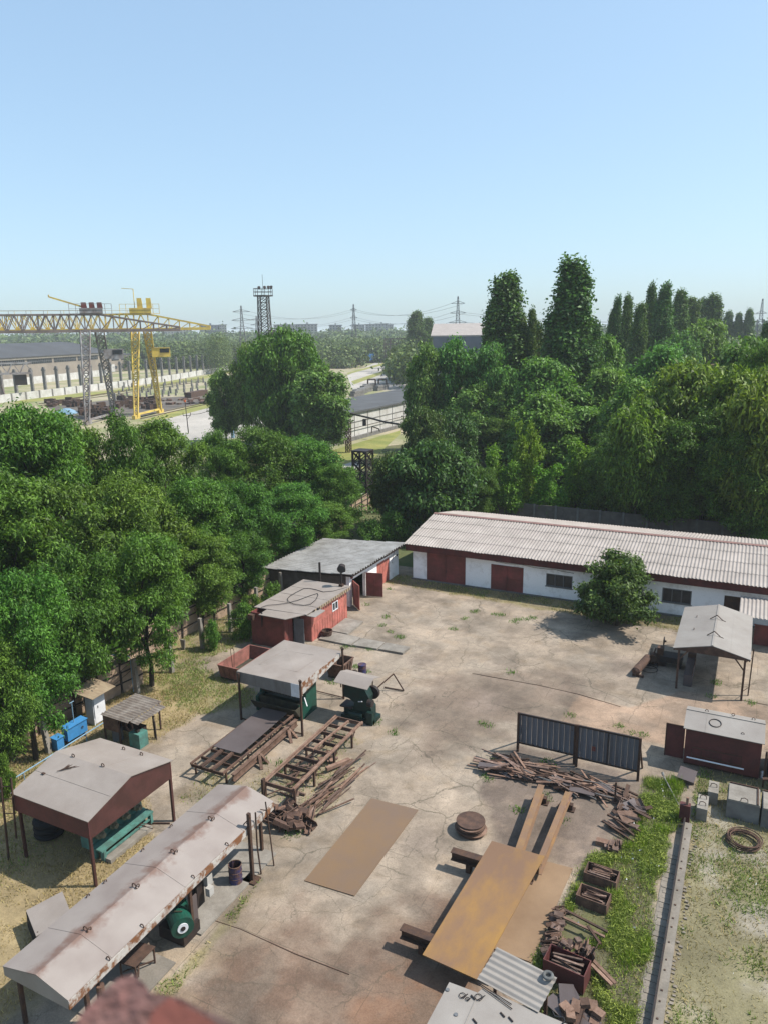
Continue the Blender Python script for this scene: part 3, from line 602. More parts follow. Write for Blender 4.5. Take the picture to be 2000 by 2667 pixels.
part('shade_panel', MB().box(GX - 2.2, GX - 2.1, 50.9, 60, 0, 2.3), M['dark_inside'], t)  # near-black panel paints the shade behind the open gate
part('alarm_box', MB().box(GX + .01, GX + .16, 50.95, 51.15, 2.35, 2.6), M['door_shade_red'], t)
part('wall_lamp', MB().box(GX + .01, GX + .12, 59.6, 59.75, 1.9, 2.05), M['dark_steel'], t)
b = MB(); b.path([(GX + .03, 58.9 + .25 * math.cos(a * .4), 2.6 - .16 * a) for a in range(8)], .016, 5); part('cable', b, M['grey_frame'], t)

# ------------------------------------------------------------------ red cabin
t = thing('red_cabin', 'red sheet-metal cabin with flat grey roof and an open grey door', 'cabin', (-29.5, 45, 0))
b = MB(); ywall(b, -27.6, 43.3, 48.6, -.05, 2.45, .06, [(46.3, 47.15, 1.25, 1.95)]); b.box(-31.5, -31.44, 43.3, 48.6, -.05, 2.45); b.box(-31.44, -27.66, 48.54, 48.6, -.05, 2.45); b.box(-28.55, -27.66, 43.3, 43.36, -.05, 2.45)
for k in range(14): b.box(-27.598, -27.58, 43.35 + k * .37, 43.38 + k * .37, .02, 1.22)
part('wall', b, M['sunlit_red'], t)
b = MB(); b.box(-31.5, -28.6, 41.35, 41.41, -.05, 2.4); b.box(-31.5, -31.44, 41.41, 43.3, -.05, 2.4); b.box(-28.66, -28.6, 41.41, 42.35, -.05, 2.4)
b.bar((-31.3, 41.33, 1.9), (-28.7, 41.33, 1.9), .03, .05); b.bar((-28.66, 41.33, .05), (-28.66, 41.33, 2.35), .06); b.box(-28.598, -28.575, 41.8, 41.84, .1, 2.3)
part('vestibule', b, M['door_shade_red'], t)  # cabin red darkened here to paint its shaded front
b = MB(); b.plate([(-31.75, 42.1, 2.48), (-27.35, 42.3, 2.50), (-27.35, 48.85, 2.58), (-31.75, 48.85, 2.52)], .05); b.plate([(-30.6, 41.05, 2.44), (-28.35, 41.05, 2.44), (-27.5, 42.28, 2.49), (-30.6, 42.08, 2.47)], .05)
for k in range(3): b.bar((-31.6, 43.8 + k * 1.6, 2.525), (-27.4, 43.8 + k * 1.6, 2.545), .02, .02)
part('roof', b, M['sheet_roof'], t)
b = MB(); 
for k in range(16): b.box(-27.36, -27.31, 43.4 + k * .34, 43.65 + k * .34, 2.30 + .02 * (k % 2), 2.50)
part('eaves_trim', b, M['wood'], t)
part('awning', MB().plate([(-28.1, 42.35, 2.40), (-26.75, 42.5, 2.34), (-26.75, 43.9, 2.36), (-28.1, 43.9, 2.44)], .04), M['white_sheet'], t)
b = MB(); b.box(-28.55, -27.72, 42.43, 42.49, .02, 2.05); part('door', b, M['grey_frame'], t, 'open grey door')
wn = MB(); wn.box(-27.64, -27.56, 46.3, 46.36, 1.25, 1.95); wn.box(-27.64, -27.56, 47.09, 47.15, 1.25, 1.95); wn.box(-27.64, -27.56, 46.36, 47.09, 1.25, 1.31); wn.box(-27.64, -27.56, 46.36, 47.09, 1.89, 1.95); wn.box(-27.64, -27.56, 46.68, 46.74, 1.31, 1.89)
wp = part('window', wn, M['white_paint'], t); part('pane', MB().box(-27.63, -27.61, 46.36, 47.09, 1.31, 1.89), M['pane'], wp)
part('shade_panel', MB().box(-30.5, -30.4, 43.5, 48.4, .1, 2.3), M['dark_inside'], t)  # near-black panel stands in for the unlit inside of the cabin
part('junction_box', MB().box(-31.55, -31.1, 41.0, 41.33, 1.9, 2.3), M['rust_dark'], t)
b = MB()
for k in range(5): b.path([(-30.55 + .03 * k, 41.28, 2.6 - .02 * k), (-30.5 + .02 * k, 41.25, 2.1), (-30.52, 41.27, 1.6 - .05 * k)], .02, 5)
part('cable_bundle', b, M['black_cable'], t)
pts = [at('h4', *q, 2.57) for q in ((160, 800), (220, 778), (330, 770), (430, 755), (540, 725), (660, 680), (740, 655), (748, 672), (725, 720), (670, 765), (590, 780), (500, 770), (440, 735), (432, 710), (460, 680), (530, 640), (600, 605), (650, 602), (720, 615), (800, 640), (900, 632), (1000, 606), (1050, 590))]
solo('rope_cable', MB().path([(p.x, p.y, 2.575) for p in pts], .022, 6), M['black_cable'], 'black cable lying in a loop on the red cabin roof', 'cable', pts[0])
for (x, y), r, lab in (((640, 855), .0, 'dark flat box nearest the awning corner on the red cabin'), ((685, 835), .2, 'middle flat dark box on the awning of the red cabin'), ((735, 815), .1, 'small flat dark box farthest back on the red cabin awning')):
    p = at('h4', x, y, 2.42); b = MB().box(p.x - .2, p.x + .2, p.y - .12, p.y + .12, 2.43, 2.48); b.box(p.x - .17, p.x + .17, p.y - .09, p.y + .09, 2.48, 2.5)
    solo('battery_tray', b, M['dark_steel'], lab, 'box', (p.x, p.y, 2.43))
t = thing('floodlight', 'round black floodlight on a pole at the red cabin roof corner', 'floodlight', (-28.0, 48.5, 2.5))
part('pole', MB().tube((-28.0, 48.5, 2.55), (-28.0, 48.5, 3.75), .07, 10), M['dark_steel'], t); part('base', MB().box(-28.15, -27.85, 48.35, 48.65, 2.55, 2.75), M['rust_dark'], t)
b = MB().tube((-28.06, 48.78, 4.12), (-27.9, 48.38, 4.0), .27, 18, .33); b.tube((-28.1, 48.88, 4.15), (-28.06, 48.78, 4.12), .14, 14, .27); part('lamp_head', b, M['dark_steel'], t)
part('lens', MB().tube((-27.9, 48.38, 4.0), (-27.893, 48.363, 3.995), .30, 18), M['pane'], t)
b = MB(); b.path([(-28.35, 48.6, 4.05), (-28.32, 48.6, 3.8), (-28.0, 48.55, 3.68), (-27.65, 48.55, 3.8), (-27.62, 48.55, 4.05)], .022, 6); part('bracket', b, M['dark_steel'], t)
solo('flue_pipe', MB().tube((-30.25, 49.0, 0), (-30.25, 49.0, 4.1), .09, 10), M['dark_steel'], 'thin dark vertical flue pipe behind the red cabin', 'pipe', (-30.25, 49.0, 0))
p = at('h4', 840, 1100); b = MB().tube((p.x, p.y, 0), (p.x, p.y, .5), .34, 12, .4, False); b.tube((p.x, p.y, .0), (p.x, p.y, .02), .33, 12); b.ring((p.x, p.y, .5), .4, .03, 2, 16, 5)
solo('scrap_tub', b, M['rust'], 'rusty round tub standing by the grey cabin door', 'tub', (p.x, p.y, 0))

# laid concrete slabs in front of the cabin
for q, lab in ((((-27.4, 45.45), (-25.8, 45.4), (-25.9, 48.1), (-27.5, 48.1)), 'cracked concrete slab lying against the red cabin wall under its window'),
               (((-27.3, 43.75), (-24.6, 43.7), (-24.6, 45.2), (-25.7, 45.25), (-27.3, 45.3)), 'concrete slab lying before the grey cabin door'),
               (((-24.5, 43.75), (-22.6, 43.9), (-22.6, 45.15), (-24.5, 45.15)), 'middle concrete slab of the row leading from the red cabin'),
               (((-22.5, 43.92), (-20.65, 44.0), (-20.6, 45.15), (-22.5, 45.15)), 'outermost concrete slab of the row leading from the red cabin')):
    solo('concrete_slab', MB().prism(list(q), lambda p, r, z: (p, r, z), -.05, .13), M['pale_concrete'], lab, 'slab', (q[0][0], q[0][1], 0), group='concrete slabs by the red cabin')

# ------------------------------------------------------------------ press under its canopy
t = thing('press_canopy', 'flat grey sheet canopy with rusty white fascia over a green press', 'canopy', (-23.4, 34.3, 0))
zt = 3.0; A_ = [(-25.6, 31.95), (-21.35, 32.0), (-21.35, 36.9), (-25.6, 36.9)]
b = MB(); mid = (-23.5, 34.4, zt + .12)
for i in range(4):
    p, q = A_[i], A_[(i + 1) % 4]; b.add([(p[0], p[1], zt), (q[0], q[1], zt), mid], [(0, 1, 2)]); 
b.plate([(A_[0][0], A_[0][1], zt - .004), (A_[1][0], A_[1][1], zt - .004), (A_[2][0], A_[2][1], zt - .004), (A_[3][0], A_[3][1], zt - .004)], .04)
for (x0, y0, x1, y1) in ((-24.9, 33.2, -22.3, 33.25), (-24.9, 33.2, -24.6, 35.4), (-24.6, 35.4, -22.6, 35.6), (-22.3, 33.25, -22.2, 35.0)):
    f = lambda x, y: zt + .12 * max(0, 1 - max(abs(x + 23.5) / 2.12, abs(y - 34.4) / 2.45)) + .006
    b.bar((x0, y0, f(x0, y0)), (x1, y1, f(x1, y1)), .05, .02)
part('roof', b, M['sheet_roof'], t)
part('fascia', MB().hexa([(-25.6, 31.93, 2.33), (-21.9, 31.98, 2.2), (-21.9, 32.03, 2.2), (-25.6, 31.98, 2.33)], [(-25.6, 31.93, 2.995), (-21.9, 31.98, 2.995), (-21.9, 32.03, 2.995), (-25.6, 31.98, 2.995)]), M['grey_fascia'], t)
part('fascia', MB().hexa([(-21.9, 31.98, 2.2), (-21.36, 31.98, 2.2), (-21.36, 32.03, 2.2), (-21.9, 32.03, 2.2)], [(-21.9, 31.98, 2.995), (-21.36, 31.98, 2.995), (-21.36, 32.03, 2.995), (-21.9, 32.03, 2.995)]), M['white_paint'], t, 'white end panel')
part('fascia', MB().hexa([(-21.38, 32.03, 2.25), (-21.33, 32.03, 2.25), (-21.33, 36.9, 2.8), (-21.38, 36.9, 2.8)], [(-21.38, 32.03, 2.995), (-21.33, 32.03, 2.995), (-21.33, 36.9, 2.995), (-21.38, 36.9, 2.995)]), M['rusty_white'], t, 'rust-streaked white panel')
for x, y, h in ((-21.15, 31.8, 3.35), (-21.2, 36.6, 3.35), (-25.4, 31.85, 2.95), (-25.4, 36.7, 2.95)):
    b = MB().bar((x, y, -.05), (x, y, h), .10)
    if h > 3: b.ring((x, y, h - .02), .09, .025, 1, 12, 5)
    part('post', b, M['rust_dark'], t)
part('brace', MB().bar((-21.25, 31.9, .06), (-25.4, 31.9, .06), .05).bar((-21.2, 36.6, .08), (-24.8, 36.7, .08), .05), M['rust_dark'], t)
t = thing('press_brake', 'long dark press brake with green end plates and an olive tray', 'press', (-23.5, 33.8, 0))
part('beam', MB().box(-25.1, -22.3, 33.5, 34.3, 1.35, 2.35).box(-25.0, -22.4, 33.3, 33.5, 1.5, 2.0), M['dark_steel'], t)
part('bed', MB().box(-25.0, -22.4, 33.7, 34.3, .0, .95), M['dark_green'], t)
prof = [(33.2, 0), (34.9, 0), (34.9, 2.5), (33.3, 2.5), (33.2, 1.9), (33.6, 1.7), (33.75, 1.3), (33.6, 1.0), (33.2, .9)]
for x in (-25.3, -22.28): part('side_frame', MB().prism(prof, lambda p, q, z: (z, p, q), x, x + .2), M['green'], t)
b = MB(); 
for (y0, z0), (y1, z1) in (((32.55, .95), (32.95, .35)), ((32.95, .35), (33.25, .35)), ((33.25, .35), (33.3, .95))): b.hexa([(-25.2, y0, z0), (-22.1, y0, z0), (-22.1, y1, z1), (-25.2, y1, z1)], [(-25.2, y0 + .03, z0 + .03), (-22.1, y0 + .03, z0 + .03), (-22.1, y1 + .03, z1 + .03), (-25.2, y1 + .03, z1 + .03)])
b.prism([(32.58, .95), (32.97, .37), (33.27, .37), (33.3, .95)], lambda p, q, z: (z, p, q), -22.12, -22.07)
part('tray', b, M['olive'], t)
b = MB()
for k in range(12): b.box(-24.9 + k * .21, -24.75 + k * .21, 33.26, 33.3, 1.35, 1.5)
part('die_row', b, M['dark_steel'], t); part('control_arm', MB().bar((-22.1, 33.6, 1.3), (-21.8, 33.4, .9), .05), M['white_paint'], t)

# ------------------------------------------------------------------ skips
def skip(loc, x0, x1, y0, y1, h, mat, label):
    t = thing('skip', label, 'skip', loc, 'steel skips'); f_ = .12; th = .05
    o = [(x0, y0), (x1, y0), (x1, y1), (x0, y1)]; i_ = [(x0 + f_, y0 + f_), (x1 - f_, y0 + f_), (x1 - f_, y1 - f_), (x0 + f_, y1 - f_)]; b = MB()
    for k in range(4):
        p, q = o[k], o[(k + 1) % 4]; r, s_ = i_[k], i_[(k + 1) % 4]; n = Vector((q[1] - p[1], -(q[0] - p[0]), 0)).normalized() * th
        b.hexa([(r[0], r[1], .05), (s_[0], s_[1], .05), (s_[0] - n.x, s_[1] - n.y, .05), (r[0] - n.x, r[1] - n.y, .05)], [(p[0], p[1], h), (q[0], q[1], h), (q[0] - n.x, q[1] - n.y, h), (p[0] - n.x, p[1] - n.y, h)])
        for e in (.25, .5, .75): 
            a = Vector((p[0] + (q[0] - p[0]) * e, p[1] + (q[1] - p[1]) * e, h - .1)) + n * .4; c_ = Vector((r[0] + (s_[0] - r[0]) * e, r[1] + (s_[1] - r[1]) * e, .1)) + n * .4; b.bar(a, c_, .06)
    part('body', b, mat, t); b = MB()
    for k in range(4): p, q = o[k], o[(k + 1) % 4]; b.bar((p[0], p[1], h + .02), (q[0], q[1], h + .02), .09, .06)
    part('rim', b, mat, t); part('floor', MB().box(x0 + .1, x1 - .1, y0 + .1, y1 - .1, .0, .12), M['olive'], t)
skip((-29.2, 37.3, 0), -30.05, -28.3, 35.6, 39.1, .95, M['skip_red'], 'long open red skip beside the press canopy')
skip((-23.1, 39.4, 0), -23.7, -22.45, 38.7, 40.2, 1.0, M['rust'], 'short rust-brown skip behind the press canopy')
solo('hook_rod', MB().path([(-29.7, 36.7, .3), (-29.72, 36.6, 1.7), (-29.6, 36.55, 1.85), (-29.45, 36.55, 1.85), (-29.35, 36.5, 1.7), (-29.3, 36.3, .2)], .02, 5), M['rust_dark'], 'thin bent rod hoop standing in the red skip', 'rod', (-29.5, 36.6, .1))
t = thing('oil_drum', 'small dark blue drum beside the rust-brown skip', 'drum', (-21.7, 40.0, 0))
part('body', MB().tube((-21.7, 40, 0), (-21.7, 40, .75), .27, 18), M['drum_blue'], t); part('rim', MB().ring((-21.7, 40, .75), .27, .02, 2, 18, 5).ring((-21.7, 40, .5), .275, .015, 2, 18, 5).ring((-21.7, 40, .25), .275, .015, 2, 18, 5), M['drum_blue'], t)
b = MB(); b.box(-22.35, -22.0, 39.6, 39.9, 0, .3); solo('rusty_canister', b, M['rust'], 'small rusty canister at the foot of the blue drum', 'canister', (-22.2, 39.75, 0))

# ------------------------------------------------------------------ punch press with its own little roof
t = thing('punch_press', 'green punching machine under a small pale sheet roof', 'machine', (-19.3, 35, 0))
prof = [(-20.1, 0), (-18.3, 0), (-18.3, .9), (-18.5, 1.15), (-18.45, 1.55), (-18.75, 2.05), (-20.0, 2.05), (-20.1, 1.95), (-20.1, 1.3), (-19.75, 1.25), (-19.4, 1.05), (-19.45, .8), (-20.1, .75)]
part('frame', MB().prism(prof, lambda p, q, z: (p, z, q), 34.7, 35.3), M['dark_green'], t)
part('flywheel', MB().tube((-18.55, 35.35, 1.55), (-18.55, 35.55, 1.55), .4, 18), M['dark_steel'], t); part('pulley', MB().tube((-18.4, 34.5, 1.35), (-18.1, 34.5, 1.35), .22, 14), M['dark_steel'], t)
part('base', MB().box(-20.2, -18.1, 34.5, 35.5, 0, .25).box(-18.5, -18.1, 34.4, 34.7, 0, .75), M['dark_green'], t)
part('table', MB().box(-20.3, -19.5, 34.55, 35.4, .68, .76), M['dark_steel'], t); part('lever', MB().bar((-19.1, 34.65, 1.2), (-18.8, 34.55, 1.32), .05), M['white_paint'], t)
part('motor', MB().tube((-19.7, 34.6, .35), (-18.8, 34.6, .35), .2, 12), M['dark_green'], t)
b = MB(); b.plate([(-20.5, 34.25, 2.35), (-18.3, 34.25, 2.3), (-18.3, 35.1, 2.62), (-20.5, 35.1, 2.66)], .03); b.plate([(-20.5, 35.1, 2.66), (-18.3, 35.1, 2.62), (-18.3, 35.9, 2.36), (-20.5, 35.9, 2.4)], .03)
part('roof', b, M['sheet_roof'], t)
for x, y in ((-20.2, 34.6), (-20.0, 34.6), (-18.6, 35.5), (-20.2, 35.5)): part('roof_post', MB().bar((x, y, 1.9), (x, y, 2.42), .05), M['rust_dark'], t)
t = thing('lifting_frame', 'triangular dark bar frame standing beside the green punching machine', 'frame', (-18.9, 39, 0))
p0, p1, p2, p3 = at('g1', 1515, 950), at('g1', 1365, 925), at('g1', 1437, 820, 1.1), at('g1', 1300, 985, .35)
p2 = Vector(((p0.x + p1.x) / 2, (p0.y + p1.y) / 2 - .05, 1.1))
part('bar', MB().bar(p0 + Vector((0, 0, .04)), p2, .06), M['rust_dark'], t); part('bar', MB().bar(p1 + Vector((-.1, -1.2, .35)), p2, .06), M['rust_dark'], t); part('bar', MB().bar(p0 + Vector((0, 0, .04)), p1 + Vector((0, 0, .05)), .06), M['rust_dark'], t)

# ------------------------------------------------------------------ maroon canopy
t = thing('maroon_canopy', 'maroon sheet-metal canopy with shallow gable roof on thin posts', 'canopy', (-24.7, 20.6, 0))
xr, xl, y0, y1, ym, ze, zr = -22.5, -27.0, 18.15, 22.95, 20.55, 3.12, 3.75
b = MB(); b.plate([(xl, y0 - .05, ze - .01), (xr + .05, y0 - .05, ze - .01), (xr + .05, ym, zr), (xl, ym, zr)], .04); b.plate([(xl, ym, zr), (xr + .05, ym, zr), (xr + .05, y1 + .1, ze - .03), (xl, y1 + .1, ze - .03)], .04)
b.bar((xl, 19.4, 3.452), (xr, 19.4, 3.452), .02, .02)
b.bar((-25.6, y0, ze), (-25.6, ym, zr + .0), .015, .015); b.bar((-24.0, y1, ze + .0), (-24.0, ym, zr), .015, .015)
part('roof', b, M['sheet_roof'], t)
part('side_panel', MB().box(xl, xr, y0, y0 + .04, 2.25, ze - .03), M['maroon_dark'], t)
part('side_panel', MB().box(xl, xr, y1 - .04, y1, 2.25, ze - .05), M['maroon_dark'], t)
part('gable_panel', MB().prism([(y0 + .05, 2.22), (y1 - .05, 2.22), (y1 - .05, ze - .05), (ym, zr - .06), (y0 + .05, ze - .05)], lambda p, q, z: (z, p, q), xr - .05, xr - .01), M['maroon'], t)
part('gable_panel', MB().prism([(y0 + .05, 2.22), (y1 - .05, 2.22), (y1 - .05, ze - .05), (ym, zr - .06), (y0 + .05, ze - .05)], lambda p, q, z: (z, p, q), xl + .01, xl + .05), M['maroon'], t)
for x, y in ((xr - .06, y0 + .06), (xr - .06, y1 - .06), (xl + .3, y0 + .06), (xl + .3, y1 - .06)): part('post', MB().bar((x, y, -.05), (x, y, 2.24), .11), M['maroon'], t)
b = MB()
for x, y, z in ((-25.9, 20.55, 3.78), (-24.1, 20.55, 3.78), (-25.0, 22.6, 3.24), (-23.9, 22.6, 3.24)): b.ring((x, y, z + .03), .08, .022, 1, 12, 5)
b.box(-26.5, -26.35, 19.3, 19.4, 3.46, 3.5); part('lifting_lug', b, M['rust_dark'], t)
b = MB(); rnd = random.Random(7)
for k in range(7): a = -.2 + .12 * k; b.bar((-25.55 + a * .5 - .25, 19.75 + .05 * k - .12, 3.57 + .015 * k), (-25.55 + a * .5 + .25 * math.cos(k), 19.75 + .05 * k + .25, 3.65), .02)
solo('wire_offcuts', b, M['rust_dark'], 'little heap of dark wire offcuts on the maroon canopy roof', 'wire', (-25.5, 19.8, 3.56))
solo('spare_post', MB().bar((-27.25, 17.75, -.05), (-27.2, 17.9, 3.9), .07).bar((-27.2, 17.85, 2.2), (-26.8, 18.1, 2.2), .03).bar((-27.2, 17.85, 2.9), (-26.8, 18.1, 2.9), .03).bar((-27.2, 17.85, 3.5), (-26.8, 18.1, 3.5), .03).bar((-26.9, 18.0, 1.0), (-26.8, 18.1, 3.9), .06), M['rust_dark'], 'thin dark ladder leaning at the left corner of the maroon canopy', 'ladder', (-27.2, 17.8, 0))
t = thing('roller_bender', 'teal rolling machine with four round roller ends under the maroon canopy', 'machine', (-24.0, 20.8, 0))
part('frame', MB().box(-24.5, -24.0, 19.3, 22.4, .45, 1.3), M['teal'], t); b = MB().box(-23.95, -23.3, 19.3, 22.4, .52, .60)
for y in (19.4, 22.2): b.box(-23.5, -23.3, y, y + .14, 0, .52); b.box(-23.95, -23.8, y, y + .14, 0, .52)
b.box(-23.42, -23.34, 19.54, 22.2, .22, .3); part('stand', b, M['teal'], t)
for k in range(4): part('roller', MB().tube((-24.3, 19.75 + k * .72, 1.0), (-23.75, 19.75 + k * .72, 1.0), .21, 14).tube((-23.75, 19.75 + k * .72, 1.0), (-23.55, 19.75 + k * .72, 1.0), .12, 12), M['lime_dull'], t)
part('motor_box', MB().box(-25.9, -25.0, 20.3, 21.0, 0, .8), M['dark_green'], t)
for k in range(3): 
    solo('tyre', MB().ring((-27.0, 19.7, .2 + .3 * k), .5, .17, 2, 28, 10, .85), M['rubber'], ['bottom', 'middle', 'top'][k] + ' tyre of the stack in the shade of the maroon canopy', 'tyre', (-27.0, 19.7, .03 + .3 * k), 'tyres under the maroon canopy')
p, q = at('g2', 930, 1815), at('g2', 1290, 1520)
solo('concrete_kerb', MB().bar(p + Vector((0, 0, .08)), q + Vector((0, 0, .08)), .42, .2), M['pale_concrete'], 'pale concrete kerb piece lying beside the teal rolling machine', 'kerb', p)
b = MB(); rnd = random.Random(12)
for k in range(26):
    c_ = at('g2', 1150 + rnd.uniform(-110, 90), 1560 + rnd.uniform(-60, 60)); a = rnd.uniform(0, 3.1); l = rnd.uniform(.25, .6); z = rnd.uniform(.05, .3)
    b.path([c_ + Vector((math.cos(a) * l, math.sin(a) * l, z)), c_ + Vector((0, 0, z + .12)), c_ - Vector((math.cos(a + .6) * l, math.sin(a + .6) * l, -z * .4))], .018, 5)
solo('wire_tangle', b, M['rust_dark'], 'tangle of rusty wire on the ground by the teal rolling machine', 'wire', at('g2', 1150, 1560), kind='stuff')
strip('ground_bar', [at('g2', 1230, 1480), at('g2', 1470, 1480)], .06, M['rust_dark'], .05)

# ------------------------------------------------------------------ long canopy
t = thing('long_canopy', 'long low sheet canopy with rust-stained ridge and flaking white fascia', 'canopy', (-18.45, 17.7, 0))
xl, xr, xm, y0, y1, ze, zr = -19.95, -17.0, -18.35, 12.25, 23.1, 2.48, 2.85
def ridge_mat():
    m, n, b = new_mat('rust_ridge_roof'); L = n.links.new; tc = N(n, 'ShaderNodeTexCoord'); sx = N(n, 'ShaderNodeSeparateXYZ'); L(tc.outputs['Object'], sx.inputs[0])
    no = N(n, 'ShaderNodeTexNoise', i_Scale=.9, i_Detail=6.0, i_Roughness=.65); L(tc.outputs['Object'], no.inputs['Vector'])
    ab = N(n, 'ShaderNodeMath', operation='ABSOLUTE'); L(sx.outputs[0], ab.inputs[0])
    sb = N(n, 'ShaderNodeMath', operation='MULTIPLY_ADD'); sb.inputs[1].default_value = -2.1; L(no.outputs[0], sb.inputs[0]); L(ab.outputs[0], sb.inputs[2])
    mr = N(n, 'ShaderNodeMapRange'); mr.inputs['From Min'].default_value = -.62; mr.inputs['From Max'].default_value = -1.0; L(sb.outputs[0], mr.inputs[0])
    n2 = N(n, 'ShaderNodeTexNoise', i_Scale=.7, i_Detail=6.0); L(tc.outputs['Object'], n2.inputs['Vector']); m2 = N(n, 'ShaderNodeMapRange'); m2.inputs['From Min'].default_value = .4; m2.inputs['From Max'].default_value = .68; L(n2.outputs[0], m2.inputs[0])
    x0 = N(n, 'ShaderNodeMix', data_type='RGBA'); x0.inputs[6].default_value = (.25, .215, .19, 1); x0.inputs[7].default_value = (.20, .165, .145, 1); L(m2.outputs[0], x0.inputs[0])
    x1 = N(n, 'ShaderNodeMix', data_type='RGBA'); x1.inputs[7].default_value = (.15, .092, .07, 1); L(mr.outputs[0], x1.inputs[0]); L(x0.outputs[2], x1.inputs[6])
    L(x1.outputs[2], b.inputs['Base Color']); b.inputs['Roughness'].default_value = .65; return m
MR = ridge_mat(); b = MB()
ys = [y0, 14.0, 15.75, 17.5, 19.25, 21.0, y1]
for i in range(6):
    a, c_ = ys[i], ys[i + 1]; l = .012 * (i % 2)
    b.plate([(xm, a, zr + l), (xr, a, ze + l), (xr, c_ + .03, ze + l), (xm, c_ + .03, zr + l)], .03); b.plate([(xl, a, ze + l), (xm, a, zr + l), (xm, c_ + .03, zr + l), (xl, c_ + .03, ze + l)], .03)
part('roof', b, MR, t)
part('fascia', MB().box(xr - .03, xr + .02, y0, y1, 2.14, ze - .03), M['rusty_white'], t)
part('fascia', MB().prism([(xl, 2.1), (xr - .04, 2.1), (xr - .04, ze - .06), (xm, zr - .06), (xl, ze - .06)], lambda p, q, z: (p, z, q), y0 + .02, y0 + .06), M['white_sheet'], t, 'pale end panel')
b = MB()
for y in (14.2, 16.4, 18.4, 20.6): b.ring((xm, y, zr + .05), .09, .022, 1, 12, 5).ring((xm + .12, y + .05, zr + .03), .08, .02, 0, 12, 5)
for y in (13.9, 15.4, 18.0, 20.0, 21.4): b.ring((xr - .06, y, ze + .05), .07, .02, 1, 12, 5)
for y in (15.6, 16.4, 18.3, 19.9): b.ring((xl + .15, y, ze + .07), .07, .02, 0, 12, 5)
part('lifting_lug', b, M['rust_dark'], t)
for x, y in ((xr - .15, 13.0), (xr - .2, 17.9), (xl + .2, 12.6), (xl + .2, 17.6), (xl + .2, 22.8), (xr - .6, 22.9)): part('post', MB().bar((x, y, -.05), (x, y, ze - .06), .12), M['rust_dark'], t)
part('post', MB().bar((-16.9, 21.25, -.05), (-16.9, 21.25, 3.15), .13).bar((-17.3, 21.3, 2.42), (-16.8, 21.25, 3.0), .04), M['rust_dark'], t, 'tall corner post')
part('footing', MB().box(-17.25, -16.65, 21.0, 21.5, -.05, .06), M['rust_dark'], t)
solo('rod', MB().path([(-16.8, 21.7, 0), (-16.95, 21.75, 1.2), (-16.9, 21.7, 2.9)], .035, 6), M['rust_dark'], 'dark bent rod leaning next to the tall post of the long canopy', 'rod', (-16.8, 21.7, 0), 'rods leaning on the long canopy')
solo('rod', MB().path([(-16.6, 22.35, 0), (-16.75, 22.4, 1.4), (-16.85, 22.35, 3.0)], .03, 6).bar((-16.83, 22.35, 2.6), (-17.1, 22.3, 2.6), .03), M['rust_dark'], 'thin rod leaning outermost beside the long canopy, nearer the brown blocks', 'rod', (-16.6, 22.35, 0), 'rods leaning on the long canopy')
t = thing('oil_drum', 'open blue and rust drum standing beside the long canopy post', 'drum', (-17.45, 20.85, 0))
part('body', MB().tube((-17.45, 20.85, 0), (-17.45, 20.85, .86), .27, 20, caps=False).tube((-17.45, 20.85, .86), (-17.45, 20.85, .1), .25, 20, caps=False).tube((-17.45, 20.85, .0), (-17.45, 20.85, .1), .255, 20), M['drum_blue'], t)
part('rim', MB().ring((-17.45, 20.85, .86), .262, .02, 2, 20, 6).ring((-17.45, 20.85, .58), .272, .014, 2, 20, 5).ring((-17.45, 20.85, .3), .272, .014, 2, 20, 5), M['rust'], t)
solo('concrete_pad', MB().box(-19.4, -16.9, 18.0, 23.0, -.05, .06), M['pale_concrete'], 'pale concrete pad under the far half of the long canopy', 'pad', (-18, 20.5, 0))
solo('concrete_pad', MB().box(-19.6, -16.9, 13.6, 16.6, -.05, .05), M['concrete'], 'concrete pad under the near half of the long canopy', 'pad', (-18, 15.3, 0))
t = thing('bending_machine', 'green barrel-shaped bending machine with white disc under the long canopy', 'machine', (-17.6, 17.6, 0))
part('barrel', MB().tube((-17.95, 17.9, .85), (-17.1, 17.3, .85), .42, 22).tube((-18.1, 18.0, .85), (-17.93, 17.88, .85), .47, 22), M['green'], t)
part('disc', MB().tube((-17.1, 17.3, .85), (-17.07, 17.28, .85), .2, 18), M['white_paint'], t); part('hub', MB().tube((-17.075, 17.284, .85), (-17.05, 17.266, .85), .09, 12), M['dark_steel'], t)
part('stand', MB().box(-18.3, -17.1, 17.3, 18.2, .0, .5), M['dark_steel'], t); part('cabinet', MB().box(-17.9, -17.5, 18.6, 19.0, .5, 1.75), M['dark_steel'], t); part('side_plate', MB().box(-17.3, -17.24, 18.0, 18.3, 0, 1.5), M['steel_sheet'], t)
part('control_box', MB().box(-17.55, -17.3, 19.0, 19.3, 1.2, 1.65).box(-17.3, -17.1, 18.85, 19.1, .95, 1.3), M['lime'], t); part('lever', MB().bar((-17.6, 17.4, 1.29), (-17.3, 17.55, 1.29), .04), M['olive'], t)
p = at('g4', 990, 840, .9); solo('rag', MB().path([(-18.15, 17.5, .75), (-18.1, 17.6, 1.2), (-18.0, 17.75, 1.38), (-17.9, 17.95, 1.42)], .07, 7), M['lime'], 'pale rag hanging on the green bending machine', 'rag', (-18.1, 17.6, .7))
t = thing('work_stand', 'small dark steel stand with tools beside the near end of the long canopy', 'stand', (-17.6, 15.4, 0)); a = [at('g4', *q) for q in ((720, 1165), (820, 1165), (820, 1195), (760, 1195))]
part('top', MB().plate([(-18.2, 15.2, .75), (-17.5, 15.3, .75), (-17.5, 16.3, .75), (-18.2, 16.2, .75)], .04), M['rust'], t)
